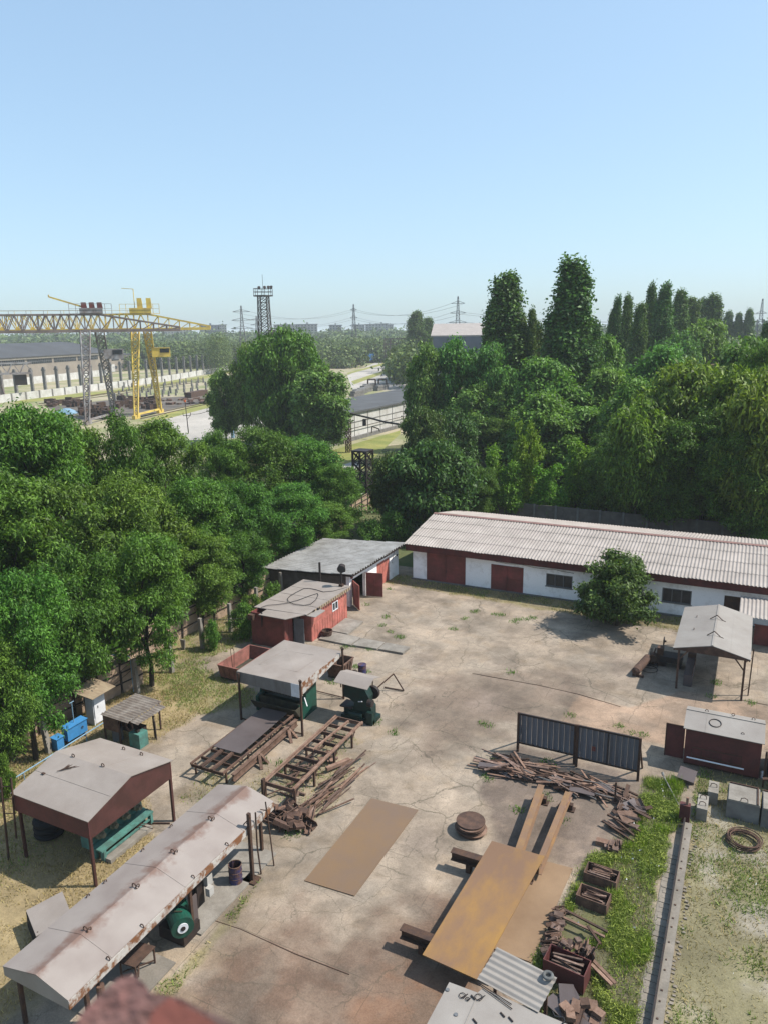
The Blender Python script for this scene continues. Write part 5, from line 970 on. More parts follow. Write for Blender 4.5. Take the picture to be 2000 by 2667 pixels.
part('handwheel', MB().ring((-4.2, 50.6, 1.35), .28, .035, 0, 20, 6).tube((-4.25, 50.6, 1.35), (-4.05, 50.6, 1.35), .07, 8).bar((-4.2, 50.34, 1.35), (-4.2, 50.86, 1.35), .03).bar((-4.2, 50.6, 1.1), (-4.2, 50.6, 1.6), .03), M['dark_steel'], t)
part('motor', MB().tube((-4.7, 49.3, .5), (-4.7, 49.9, .5), .25, 12), M['rust_dark'], t)
t = thing('steel_trough', 'long upright grey metal cabinet in the shade of the pale gable canopy', 'cabinet', (-2.3, 48.5, 0)); part('body', MB().box(-2.6, -2.1, 47.1, 49.9, .0, .75), M['steel_sheet'], t); part('edge', MB().bar((-2.1, 47.1, .78), (-2.1, 49.9, .78), .05), M['rust_light'], t); part('end', MB().box(-2.6, -2.1, 49.9, 50.3, .0, 1.0), M['rust_dark'], t)
t = thing('gas_cylinder_cart', 'rusty brown cylinder tank lying at the left edge of the gable canopy shade', 'tank', (-5.4, 49, 0)); a, c_ = at('h5', 70, 870, .35), at('h5', 215, 710, .4)
part('tank', MB().tube(a, c_, .27, 16).tube(a, a + (a - c_).normalized() * .12, .27, 16, .12).tube(c_, c_ + (c_ - a).normalized() * .12, .27, 16, .12), M['rust'], t); part('cradle', MB().box(a.x - .2, a.x + .5, a.y - .05, a.y + .1, 0, .15).box(c_.x - .2, c_.x + .5, c_.y - .1, c_.y + .05, 0, .15), M['rust_dark'], t)
b = MB(); rnd = random.Random(3)
for k in range(4): q = at('h5', 225 + k * 16, 850 - k * 35); b.ring((q.x, q.y, .06 + .05 * k), .55 - .06 * k, .022, 2, 30, 5)
q = at('h5', 250, 740); b.ring((q.x, q.y, .5), .4, .025, 0, 26, 5); solo('hose_coil', b, M['rubber'], 'loops of black hose beside the lying rusty tank', 'hose', q)
for k in range(7):
    q = at('h5', 130 + 14 * k + (k % 2) * 10, 870 - 18 * k); o = solo('white_scrap', MB().box(q.x - .05, q.x + .07, q.y - .05, q.y + .05, .0, .1), M['lime'], 'small pale fragment beside the lying rusty tank', 'fragment', q, 'pale fragments by the tank')
t = thing('welding_wagon', 'dark maroon welding cabin with a white pitched roof and a hoop on it', 'cabin', (0, 39, 0)); x0, x1, y0, y1 = -1.75, 1.75, 37.75, 39.5
part('wall', MB().box(x0, x1, y0, y1, .15, 2.1), M['maroon_dark'], t); b = MB(); ym = 39.0
b.plate([(x0 - .12, y0 - .15, 2.12), (x1 + .1, y0 - .15, 2.12), (x1 + .1, ym, 2.5), (x0 - .12, ym, 2.5)], .04); b.plate([(x0 - .12, ym, 2.5), (x1 + .1, ym, 2.5), (x1 + .1, y1 + .3, 2.3), (x0 - .12, y1 + .3, 2.3)], .04); b.bar((x0 - .12, ym, 2.51), (x1 + .1, ym, 2.51), .1, .03); b.bar((-.85, y0 - .14, 2.13), (-.85, ym, 2.5), .02, .02)
part('roof', b, M['white_sheet'], t)
for x in (x0, x1 - .04): part('gable', MB().prism([(y0, 2.1), (y1, 2.1), (y1, 2.24), (ym, 2.45)], lambda p, q, z: (z, p, q), x, x + .04), M['maroon_dark'], t)
part('skid', MB().bar((x0, y0 + .2, .07), (x1, y0 + .2, .07), .14).bar((x0, y1 - .2, .07), (x1, y1 - .2, .07), .14), M['rust_dark'], t)
b = MB(); b.bar((-1.4, y0 - .25, 1.2), (.9, y0 - .25, 1.25), .03).bar((.9, y0 - .25, 1.25), (.9, y0 - .25, .7), .03).bar((-1.4, y0 - .25, .75), (.9, y0 - .25, .75), .03)
for k in range(6): b.bar((-1.4 + k * .46, y0 - .25, .75), (-1.4 + k * .46, y0 - .25, 1.1), .02); b.bar((-1.4 + k * .46, y0 - .25, .75), (-1.4 + k * .46, y0, .75), .02)
part('rack', b, M['rust_dark'], t); part('shelf_pipe', MB().tube((-1.6, y0 - .3, .62), (1.05, y0 - .3, .62), .04, 8), M['white_paint'], t)
part('open_door', MB().box(x0 - .95, x0 - .05, 38.0, 38.05, .15, 2.0), M['maroon_dark'], t); part('door_frame', MB().bar((x0 - .95, 37.98, .15), (x0 - .95, 37.98, 2.0), .05).bar((x0 - .95, 37.98, 2.0), (x0 - .05, 37.98, 2.0), .05), M['rust_dark'], t)
b = MB(); 
for x, y, z in ((.35, 39.3, 2.5), (.85, 38.0, 2.2), (1.3, 39.4, 2.42), (-.9, 39.3, 2.43)): b.ring((x, y, z + .03), .07, .018, 1, 12, 5)
part('lifting_lug', b, M['rust_dark'], t)
q = at('g6', 770, 1120, 2.34); o = solo('steel_hoop', MB().ring((0, 0, 0), .28, .02, 2, 28, 6), M['dark_steel'], 'thin black hoop lying on the white roof of the maroon cabin', 'hoop'); o.location = (q.x, q.y, 2.35); o.rotation_euler = (math.atan2(.38, 1.4), 0, 0)
t = thing('storage_box', 'tall rusty box with pinkish sheet roof at the right frame edge', 'shed', (3.2, 39, 0)); part('body', MB().box(2.15, 4.6, 38.0, 40.2, -.05, 1.95), M['maroon_dark'], t); part('roof', MB().plate([(2.0, 37.8, 2.0), (4.8, 37.8, 2.0), (4.8, 40.5, 2.15), (2.0, 40.5, 2.15)], .05), M['rust_light'], t)
t = thing('steel_rack', 'narrow dark rack between the maroon cabin and the frame edge', 'rack', (2.0, 37.2, 0)); part('post', MB().bar((1.95, 37.3, -.05), (1.95, 37.3, 1.9), .08), M['rust_dark'], t); part('post', MB().bar((2.2, 37.1, -.05), (2.2, 37.1, 1.7), .08), M['rust_dark'], t); part('shelf', MB().box(1.9, 2.3, 37.0, 37.35, .5, .55), M['rust_dark'], t)
p = at('g6', 1190, 1610); solo('plastic_bottle', MB().tube((p.x, p.y, .0), (p.x, p.y, .3), .1, 10).tube((p.x, p.y, .3), (p.x, p.y, .38), .1, 10, .03), M['white_paint'], 'white plastic can at the right end of the maroon cabin', 'can', p)
# concrete things in the right field
def cblock(q, w_, d_, h_, loops, lab):
    t = thing('concrete_block', lab, 'block', q, 'concrete blocks with lifting loops'); part('body', MB().box(q[0], q[0] + w_, q[1], q[1] + d_, -.05, h_), M['pale_concrete'], t)
    for y in loops: part('loop', MB().path([(q[0] + w_ / 2 - .14, q[1] + y, h_), (q[0] + w_ / 2 - .12, q[1] + y, h_ + .14), (q[0] + w_ / 2, q[1] + y, h_ + .19), (q[0] + w_ / 2 + .12, q[1] + y, h_ + .14), (q[0] + w_ / 2 + .14, q[1] + y, h_)], .018, 6), M['rust_dark'], t)
cblock((-.8, 33.2, 0), .45, 1.15, .62, (.3, .85), 'near pale concrete block with two wire loops beside the rail beam'); cblock((-.42, 34.75, 0), .45, 1.0, .62, (.5,), 'far pale concrete block with one wire loop, toward the maroon cabin')
def tank(x0, x1, y0, y1, h_, lab):
    t = thing('concrete_box', lab, 'concrete box', (x0, y0, 0), 'grey concrete boxes'); part('body', MB().box(x0, x1, y0, y1, -.05, h_ - .08), M['grey_concrete'], t); part('lid', MB().box(x0 + .04, x1 - .02, y0 + .0, y1 - .05, h_ - .08, h_), M['pale_concrete'], t)
    part('edge', MB().bar((x1 - .1, y0, h_ + .03), (x1 - .1, y1, h_ + .03), .06).bar((x0 + .06, y1 - .06, h_ + .03), (x1 - .1, y1 - .06, h_ + .03), .06), M['rust_dark'], t)
    part('loop', MB().path([(x0 + .55, y0 + .05, h_), (x0 + .57, y0 + .03, h_ + .15), (x0 + .7, y0 + .03, h_ + .2), (x0 + .83, y0 + .03, h_ + .15), (x0 + .85, y0 + .05, h_)], .018, 6), M['rust_dark'], t)
tank(.42, 1.78, 34.0, 35.45, .95, 'grey concrete box with a loop, left one of the two by the wagon'); tank(1.86, 3.3, 33.9, 35.4, .95, 'grey concrete box cut by the right frame edge')
b = MB(); rnd = random.Random(2)
for k in range(14): b.ring((1.2 + rnd.uniform(-.06, .06), 32.35 + rnd.uniform(-.05, .05), .05 + .018 * k), .66 + rnd.uniform(-.09, .07), .018, 2, 36, 5)
solo('wire_coil', b, M['rust'], 'coil of rusty wire lying in the dry grass at right', 'coil', (1.2, 32.35, 0))
t = thing('rail_beam', 'long low concrete beam with a dark strip of rail and painted shade running toward the camera at right', 'beam', (-1.15, 25, 0))
part('beam', MB().box(-1.2, -.90, 14, 32.4, -.1, .26), M['concrete'], t); part('rail', MB().box(-1.265, -1.2, 14, 32.6, .0, .36), M['dark_steel'], t); b = MB(); rnd = random.Random(6)  # dark strip is the rail plus painted shade on the beam's side
for k in range(26): y = 14.3 + k * .7 + rnd.uniform(-.15, .15); b.box(-1.12, -1.12 + rnd.uniform(.04, .08), y, y + .06, .26, .285)
part('clip', b, M['rust_dark'], t); b = MB()
for k in range(34): y = 20 + k * .31 + rnd.uniform(-.06, .06); b.box(-1.62 - rnd.uniform(0, .1), -1.27, y, y + rnd.uniform(.08, .2), -.05, .012 + .008 * (k % 3))
b.box(-1.74, -1.27, 18, 31, -.06, .004); part('apron', b, M['concrete'], t); b = MB()
for k in range(90): y = 15 + k * .19; x = -.90 + rnd.uniform(0, .2); s_ = rnd.uniform(.02, .07); b.box(x, x + s_ * 2, y, y + s_ * 1.5, -.05, s_ * .6)
part('rubble', b, M['concrete'], t)
t = thing('rail_stop', 'rusty buffer post at the far end of the rail beam', 'buffer', (-1.3, 33.0, 0)); part('post', MB().box(-1.5, -1.05, 32.75, 33.05, -.05, .85), M['maroon_dark'], t); part('pin', MB().tube((-1.2, 32.9, .85), (-1.2, 32.9, 1.2), .06, 8), M['rust_light'], t)
b = MB(); q = at('g6', 430, 1570, .3); b.plate([(-1.9, 35.9, .3), (-1.1, 35.7, .3), (-1.0, 36.5, .5), (-1.8, 36.7, .5)], .03).box(-1.85, -1.1, 36.0, 36.5, -.05, .3); solo('sheet_scrap', b, M['steel_sheet'], 'bent grey sheet lying in front of the maroon cabin corner', 'sheet', q)
a, c_ = at('g6', 300, 1590, .3), at('g6', 440, 1860, .05); solo('pole', MB().tube(a, c_, .035, 8).tube(a, a + Vector((-.05, .1, .1)), .07, 8), M['grey_concrete'], 'thin grey pole lying aslant in the tall weeds', 'pole', a)
# crates of scrap beside the weeds
def crate(q, w_, d_, h_, rz, lab, seed, mat='rust'):
    t = thing('scrap_crate', lab, 'crate', q, 'scrap crates by the weeds'); x, y = q[0], q[1]; b = MB(); m_ = .03
    b.box(x - w_ / 2, x + w_ / 2, y - d_ / 2, y - d_ / 2 + m_, 0, h_).box(x - w_ / 2, x + w_ / 2, y + d_ / 2 - m_, y + d_ / 2, 0, h_).box(x - w_ / 2, x - w_ / 2 + m_, y - d_ / 2 + m_, y + d_ / 2 - m_, 0, h_).box(x + w_ / 2 - m_, x + w_ / 2, y - d_ / 2 + m_, y + d_ / 2 - m_, 0, h_).box(x - w_ / 2 + m_, x + w_ / 2 - m_, y - d_ / 2 + m_, y + d_ / 2 - m_, 0, .05)
    part('box', b, M[mat], t); t.rotation_euler = (0, 0, rz); rnd = random.Random(seed); c_, s_ = math.cos(rz), math.sin(rz)
    ms = [barmesh('offcut', w_ * .7, .07, .05, S_, 0), barmesh('offcut', w_ * .55, .1, .04, SL, 2), barmesh('offcut', w_ * .6, .05, .05, M['rust'], 1)]
    for k in range(13):
        o = link(bpy.data.objects.new('offcut', rnd.choice(ms))); lx, ly = rnd.uniform(-.1, .1), rnd.uniform(-d_ / 2 + .08, d_ / 2 - .08); o.location = (x + lx * c_ - ly * s_, y + lx * s_ + ly * c_, rnd.uniform(h_ * .5, h_ * .95)); o.rotation_euler = (rnd.uniform(-.2, .2), rnd.uniform(-.08, .08), rz + rnd.gauss(0, .25)); tag(o, 'rusty offcut lying in the ' + lab.split(' crate')[0] + ' crate', 'offcut', 'offcuts in the ' + lab.split(' crate')[0] + ' crate')
crate((-3.95, 27.35, 0), 1.3, .75, .42, -.05, 'far open rusty crate full of offcuts among the weeds', 41); crate((-4.0, 25.9, 0), 1.2, .75, .45, -.08, 'middle open rusty crate full of thin offcuts among the weeds', 42)
crate((-4.15, 22.0, 0), 1.45, .8, .75, -.1, 'tall dark rusty crate heaped with offcuts near the grey shed roof', 43, 'maroon_dark')
def spot_c(r, k): q = at('g8', 210 - 75 * k + r.uniform(-40, 40), 620 + 330 * k); return (q.x, q.y), 1
pile('small_offcut', [(.4, .16, .08, SL, 2), (.3, .2, .1, S_, 0), (.45, .1, .08, M['rust'], 1)], 62, spot_c, .3, .5, 'small brown offcut in the narrow row beside the sandy plate', 'offcut', 'small offcuts in the row beside the sandy plate', 44, .4, .3)
def spot_d(r, k): q = at('g8', 370 + r.uniform(-20, 20), 985 + r.uniform(-25, 25)); return (q.x + r.uniform(-.9, .3), q.y + r.uniform(-.2, .2)), 1
pile('small_offcut', [(.4, .16, .08, SL, 2), (.3, .2, .1, S_, 0), (.35, .1, .3, M['rust'], 1)], 30, spot_d, 1.4, .4, 'small brown offcut standing in the tall dark crate', 'offcut', 'small offcuts on the tall dark crate', 45, .9, .3)
for (a, c_), lab in ((((220, 580), (540, 745)), 'dark long bar of the grid lying behind the small offcuts'), (((190, 625), (520, 780)), 'pale long bar of the grid lying behind the small offcuts'), (((400, 700), (490, 830)), 'dark short bar leaning over the bar grid'), (((320, 820), (595, 1105)), 'upper of the two long brown strips lying aslant in the weeds'), (((325, 870), (570, 1115)), 'lower of the two long brown strips lying aslant in the weeds')):
    p, q = at('g8', *a, .35), at('g8', *c_, .3); solo('long_bar', MB().bar(p, q, .12 if 'strip' in lab else .09, .06), SL if 'brown' in lab or 'pale' in lab else SD, lab, 'bar', p)
pile('small_block', [(.5, .2, .2, SL, 2), (.45, .25, .15, S_, 0)], 9, lambda r, k: ((lambda q: ((q.x, q.y), .6))(at('g8', 560 + r.uniform(-30, 60), 170 + r.uniform(-25, 15)))), 1.6, .15, 'short brown channel in the neat row at the edge of the weeds', 'channel', 'short channels at the weed edge', 46, .25, .05)
solo('steel_tray', MB().box(-4.6, -4.05, 29.45, 29.75, 0, .22), M['rust_light'], 'small pale steel tray at the gravel edge of the weeds', 'tray', (-4.3, 29.6, 0))
pile('thin_bar', [(1.4, .08, .06, SD, 0), (1.1, .12, .04, S_, 1)], 8, lambda r, k: ((lambda q: ((q.x, q.y), 1))(at('g8', 610 + r.uniform(-60, 60), 45 + r.uniform(-25, 25)))), -.35, .25, 'dark thin bar in the small bundle below the bent plates', 'bar', 'bars in the bundle below the bent plates', 47, .3, .1)
pile('flat_bar', [(1.3, .12, .06, S_, 0), (1.0, .2, .05, SD, 1), (1.6, .1, .08, M['rust'], 2), (.4, .3, .15, SL, 0), (.9, .5, .02, M['steel_sheet'], 0)], 26, lambda r, k: ((-3.5 + r.uniform(-.7, .8), 20.6 + r.uniform(-.5, .5)), 1), 2.0, .5, 'dark flat bar in the heap at the bottom edge beside the grey shed', 'bar', 'flat bars in the heap by the grey shed', 48, .45, .12)
# ------------------------------------------------------------------ grey shed at the bottom edge
t = thing('grey_shed', 'small shed with grey flat sheet roof and a raised ribbed sheet on it', 'shed', (-5.5, 17.5, 0))
x0, x1, y0, y1 = -7.0, -3.5, 15.2, 18.15
part('wall', MB().box(x0 + .15, x1 - .15, y0, y1 - .25, -.05, 2.2), M['maroon_dark'], t)
b = MB(); b.plate([(-7.05, 15.0, 2.3), (-3.15, 15.0, 2.3), (-3.2, 18.1, 2.3), (-5.95, 18.2, 2.3)], .05); b.plate([(-7.05, 15.0, 2.296), (-5.95, 15.0, 2.296), (-5.95, 18.0, 2.296), (-6.95, 17.98, 2.296)], .05); b.bar((-6.0, 15.2, 2.31), (-6.0, 18, 2.31), .02, .02).bar((-6.0, 16.8, 2.312), (-3.3, 17.0, 2.312), .015, .015)
part('roof', b, M['white_sheet'], t)
rb = at('g7', 800, 1330, 2.35), at('g7', 975, 1055, 2.6), at('g7', 1440, 1295, 2.6), at('g7', 1330, 1620, 2.35)
part('ribbed_sheet', MB().wave(rb[0], rb[1] - rb[0], rb[3] - rb[0], .2, .022), M['white_sheet'], t)
part('support', MB().bar(rb[1] - Vector((.0, .1, 2.6)), rb[1] - Vector((0, .1, .05)), .1), M['rust_dark'], t); part('support', MB().bar(rb[2] - Vector((.1, .1, 2.6)), rb[2] - Vector((.1, .1, .05)), .1), M['rust_dark'], t)
q = at('g7', 1415, 1315, 2.62); solo('worn_tyre', MB().ring((q.x, q.y, 2.68), .13, .055, 2, 24, 8), M['worn_rubber'], 'small worn grey tyre on the corner of the ribbed shed sheet', 'tyre', q)
for (a, c_), lab in ((((810, 1375), (1105, 1590)), 'lower of the two thin dark rods on the grey shed roof'), (((815, 1365), (1100, 1550)), 'upper of the two thin dark rods on the grey shed roof')): solo('rod', MB().tube(at('g7', *a, 2.34), at('g7', *c_, 2.34), .016, 6), M['dark_steel'], lab, 'rod', at('g7', *a, 2.34), 'rods on the grey shed roof')
for p, w_, lab in (((675, 1475), .1, 'small bent wire loop on the grey shed roof beside the rods'), ((720, 1505), .06, 'tiny bent wire on the grey shed roof'), ((815, 1490), .12, 'larger wire tangle on the grey shed roof beside the rods')):
    q = at('g7', *p, 2.32); solo('wire_loop', MB().ring((q.x, q.y, 2.33), w_, .012, 2, 7, 5).bar((q.x, q.y - w_, 2.34), (q.x + w_ * 1.4, q.y + w_, 2.35), .02), M['dark_steel'], lab, 'wire', q)
for p, lab in (((1020, 1640), 'short dark stick on the grey shed roof near the seam'), ((765, 1490), 'short upright peg on the grey shed roof'), ((780, 1695), 'flat dark bar at the bottom edge of the grey shed roof'), ((1090, 1680), 'curved dark strip at the bottom edge of the grey shed roof')):
    q = at('g7', *p, 2.32); solo('stick', MB().bar((q.x - .07, q.y + .05, 2.325), (q.x + .09, q.y - .05, 2.33), .035), M['dark_steel'], lab, 'stick', q)
solo('hose', MB().path([at('g7', *q, 2.33) for q in ((1455, 1610), (1470, 1650), (1510, 1660), (1550, 1665), (1560, 1700), (1540, 1715))], .025, 6), M['black_cable'], 'short black hose curling on the right corner of the grey shed roof', 'hose', at('g7', 1500, 1650, 2.33))
for p in ((620, 1640), (548, 1425)): q = at('g7', *p, 2.31); solo('lug_plate', MB().tube((q.x, q.y, 2.3), (q.x, q.y, 2.33), .06, 12), M['grey_frame'], 'small round cap on the grey shed roof ' + ('at the corner' if p[0] < 600 else 'away from the corner'), 'cap', q)
# ------------------------------------------------------------------ the rusted parapet edge in front of the lens
t = thing('parapet', 'blurred rusty red parapet edge close in front of the camera', 'parapet', (0, 0, 21))
def near(px, py, dist): d = cam_dir(px, py); return Vector((0, 0, CAMH)) + d * dist
out = [(120, 2790), (215, 2640), (265, 2585), (312, 2548), (345, 2540), (375, 2560), (392, 2588), (430, 2590), (478, 2604), (520, 2628), (580, 2652), (660, 2700), (760, 2790)]
b = MB().prism(out, lambda p, q, z: tuple(near(p, q, .60 + z + .00006 * (p - 400))), 0, .05)
part('coping', b, M['parapet_paint'], t); part('flake', MB().prism([(360, 2790), (395, 2640), (440, 2600), (520, 2640), (640, 2720), (700, 2790)], lambda p, q, z: tuple(near(p, q, .575 + z)), 0, .012), M['sunlit_red'], t)
# ------------------------------------------------------------------ trees: trunk with limbs, crown of many small leaves in clumps
def leaves(lobes, seed, n_per, L, Wd, up=.5, droop=.15, twig=6, fill=.35):
    rs = np.random.RandomState(seed); Vs = []
    for (cx, cy_, cz, rx, ry, rz) in lobes:
        n = int(n_per * (rx * ry * rz) ** .55 * rs.uniform(.5, 1.25)); k = max(3, n // twig)
        d = rs.normal(size=(k, 3)); d /= np.linalg.norm(d, axis=1)[:, None] + 1e-9
        d[:, 2] = np.where((d[:, 2] < -.35) & (rs.rand(k) < .6), -d[:, 2], d[:, 2])
        wob_ = 1 + .26 * np.sin(d[:, 0] * 5 + seed) * np.cos(d[:, 1] * 4 + seed * 2) + .12 * rs.normal(size=k)
        r = (fill + (1 - fill) * rs.rand(k) ** .6) * wob_ + (rs.rand(k) < .10) * rs.uniform(.1, .5, k)
        c_ = np.array([cx, cy_, cz]) + d * r[:, None] * np.array([rx, ry, rz])
        p = np.repeat(c_, twig, 0) + rs.normal(size=(k * twig, 3)) * L * .75; dd = np.repeat(d, twig, 0); m = len(p)
        nrm = dd * .45 + np.array([0, 0, up]) + rs.normal(size=(m, 3)) * .55; nrm /= np.linalg.norm(nrm, axis=1)[:, None] + 1e-9
        t = rs.normal(size=(m, 3)) + dd * .6; t[:, 2] -= droop * 2; t -= nrm * (t * nrm).sum(1)[:, None]; t /= np.linalg.norm(t, axis=1)[:, None] + 1e-9
        b_ = np.cross(nrm, t); ll = L * rs.uniform(.6, 1.35, (m, 1)); ww = Wd * rs.uniform(.6, 1.3, (m, 1))
        Vs.append(np.stack([p - t * ll / 2, p + b_ * ww / 2 - nrm * ww * .12, p + t * ll / 2 - np.array([0, 0, droop]) * ll, p - b_ * ww / 2 - nrm * ww * .12], 1).reshape(-1, 3))
    V = np.concatenate(Vs); return V, np.arange(len(V)).reshape(-1, 4)
def limb_mesh(name, H, lobes, r0, seed, fork=.32, nb=9, bend=.04):
    rnd = random.Random(seed); b = MB(); p = Vector((0, 0, -.2)); pts = [p]; k = 6
    for i in range(1, k + 1): pts.append(Vector((rnd.gauss(0, bend) * H * i / k, rnd.gauss(0, bend) * H * i / k, H * .82 * i / k)))
    rr = lambda z: max(.03, r0 * (1 - .88 * z / (H * .82)))
    for a, c_ in zip(pts[:-1], pts[1:]): b.tube(a, c_, rr(max(a.z, 0)), 8, rr(c_.z), caps=False)
    for l in rnd.sample(lobes, min(nb, len(lobes))):
        q = Vector(l[:3]); zf = max(H * fork * .6, min(q.z * .62, H * .7)); i = min(k - 1, int(zf / (H * .82) * k)); f_ = (zf / (H * .82) * k) - i; s_ = pts[i].lerp(pts[i + 1], f_); mid = s_.lerp(q, .5) + Vector((0, 0, .06 * H * rnd.random())); r1 = rr(s_.z) * .6
        b.tube(s_, mid, r1, 6, r1 * .65, caps=False); b.tube(mid, q, r1 * .65, 6, .02, caps=False)
        for _ in range(2): e = q + Vector((rnd.gauss(0, 1), rnd.gauss(0, 1), rnd.gauss(.3, .6))) * l[3] * .6; b.tube(mid.lerp(q, .6), e, r1 * .35, 5, .012, caps=False)
    me = b.mesh(name); me.materials.append(M['bark']); 
    for p_ in me.polygons: p_.use_smooth = True
    return me
def lobes_round(rnd, H, R, n, z0=.28, lr=(.2, .34), flat=.8):
    out = []
    for i in range(n):
        for _ in range(50):
            z = rnd.uniform(z0, .93); zm = .52; prof = math.sqrt(max(.04, 1 - ((z - zm) / (1.02 - zm)) ** 2)) if z > zm else .55 + .45 * (z - z0) / (zm - z0 + 1e-6); a = rnd.uniform(0, 6.283); r = R * prof * rnd.random() ** .4 * .82
            c_ = (r * math.cos(a), r * math.sin(a), z * H)
            if all(sum((c_[j] - o[j]) ** 2 for j in range(3)) > (.24 * R) ** 2 for o in out): break
        s_ = R * rnd.uniform(*lr); out.append((c_[0], c_[1], c_[2], s_, s_ * rnd.uniform(.8, 1.2), s_ * flat))
    out.append((0, 0, H * .93, R * .22, R * .22, R * .2)); return out
def lobes_poplar(rnd, H, R, n=64):
    out = []
    for i in range(n):
        z = .05 + .91 * (i + rnd.random()) / n; prof = (min(1, z / .18) ** .5) * (1 - max(0, (z - .4) / .6) ** 1.8 * .84); a = i * 2.4 + rnd.uniform(-.5, .5); r = R * prof * (.15 + .6 * rnd.random())
        s_ = R * rnd.uniform(.28, .46) * (.55 + .45 * prof); out.append((r * math.cos(a), r * math.sin(a), z * H, s_, s_, s_ * rnd.uniform(1.6, 2.8)))
    return out
def lobes_layer(rnd, H, R, n=26):
    out = []
    for i in range(n):
        z = rnd.uniform(.35, .95); a = rnd.uniform(0, 6.283); r = R * (rnd.random() ** .5) * (1.05 - .75 * max(0, (z - .55) / .45)); s_ = R * rnd.uniform(.16, .30); out.append((r * math.cos(a), r * math.sin(a), z * H - .05 * H * (r / R) ** 2, s_, s_, s_ * .45))
    return out
def lobes_spire(rnd, H, R, n=30):
    out = []
    tips = [(rnd.uniform(-.6, .6) * R, rnd.uniform(-.6, .6) * R, H * rnd.uniform(.7, 1)) for _ in range(6)]
    for i in range(n):
        tx, ty, tz = rnd.choice(tips); f_ = rnd.uniform(.2, 1); s_ = R * .34 * (1.15 - .8 * f_); out.append((tx * (.6 + .4 * f_) + rnd.gauss(0, .1) * R, ty * (.6 + .4 * f_) + rnd.gauss(0, .1) * R, tz * f_, s_, s_, s_ * 1.3))
    return out
def lobes_fan(rnd, H, R, n=24):
    out = []
    for i in range(n):
        a = i * 2.4 + rnd.uniform(-.4, .4); el = rnd.uniform(.08, 1.35); l = rnd.uniform(.75, 1.0)
        for f_ in (.38, .66, .92): s_ = R * rnd.uniform(.13, .24) * (1.15 - .45 * f_); out.append((math.cos(a) * math.cos(el) * R * 1.08 * l * f_ + rnd.gauss(0, .12), math.sin(a) * math.cos(el) * R * 1.08 * l * f_ + rnd.gauss(0, .12), H * (.10 + .86 * math.sin(el) * l * f_), s_, s_, s_ * .8))
    return out
KIND = {}
def proto(key, fn, H, R, mat, seed, n_per, L, Wd, r0, nvar=2, up=.5, droop=.15, fork=.32, **kw):
    vs = []
    for v in range(nvar):
        rnd = random.Random(seed * 10 + v); lb = fn(rnd, H, R, **kw); V, Q = leaves(lb, seed * 7 + v, n_per, L, Wd, up, droop)
        vs.append((np_mesh('crown_' + key, V, Q, mat=F[mat]), limb_mesh('trunk_' + key, H, lb, r0, seed + v, fork)))
    KIND[key] = (vs, H, R)
proto('ash', lobes_round, 14, 4.6, 'ash', 1, 1250, .29, .105, .24, 4, .5, .3, n=52, lr=(.13, .27), flat=.8, z0=.2)
proto('ashd', lobes_round, 13, 4.6, 'ash_dark', 2, 1250, .29, .105, .22, 2, .5, .3, n=50, lr=(.13, .27), z0=.2)
proto('locust', lobes_layer, 14, 5.0, 'locust', 3, 620, .55, .24, .22, 3, .8, .3, n=54)
proto('yellow', lobes_round, 12, 4.6, 'yellowish', 4, 520, .48, .2, .22, 2, .6, .4, n=46, lr=(.13, .26), flat=.7)
proto('poplar', lobes_poplar, 24, 2.6, 'poplar', 5, 900, .42, .27, .4, 4, .2, .1, .1)
proto('maple', lobes_spire, 8, 2.6, 'maple', 6, 1100, .30, .16, .1, 3, .7, .2, .15)
proto('walnut', lobes_round, 10, 4.6, 'walnut', 7, 640, .44, .22, .2, 2, .4, .4, n=46, lr=(.13, .28), z0=.16)
proto('willow', lobes_round, 18, 10, 'willow', 8, 360, .75, .3, .45, 1, .4, .4, n=90, lr=(.09, .19), flat=.85, z0=.1)
proto('round', lobes_round, 16, 5.2, 'roundleaf', 9, 520, .6, .27, .28, 3, .5, .25, n=50, lr=(.14, .28), z0=.16)
proto('bush', lobes_fan, 5.8, 3.0, 'walnut', 10, 1700, .24, .14, .09, 1, .4, .3, fork=.05)
proto('shrub', lobes_round, 3.0, 2.0, 'ash', 11, 1300, .24, .12, .06, 2, .5, .2, n=16, lr=(.25, .4), z0=.1, fork=.1)
TR = random.Random(77); used_ = {}
def tree(key, xd, ytop, dist, wd, label, cat='tree', name=None, group=None, dz=0):
    vs, H0, R0 = KIND[key]; p, ztop = bearing('d', xd, ytop, dist); k = used_.get(key, 0); used_[key] = k + 1; cm, tm = vs[k % len(vs)]
    r = wd * 1.20555 / FPX * math.hypot(dist, 12) / 2 * {'poplar': 1.22, 'ash': 1.1, 'ashd': 1.12, 'yellow': 1.08}.get(key, 1.0); t = thing(name or {'poplar': 'poplar_tree', 'locust': 'locust_tree', 'bush': 'bush', 'shrub': 'shrub', 'maple': 'young_tree'}.get(key, 'leafy_tree'), label, cat, p, group)
    c_ = link(bpy.data.objects.new('crown', cm), t); u_ = link(bpy.data.objects.new('trunk', tm), t); t.scale = (r / R0, r / R0, max(2.0, ztop - dz) / H0); t.rotation_euler = (0, 0, TR.uniform(0, 6.283)); return t
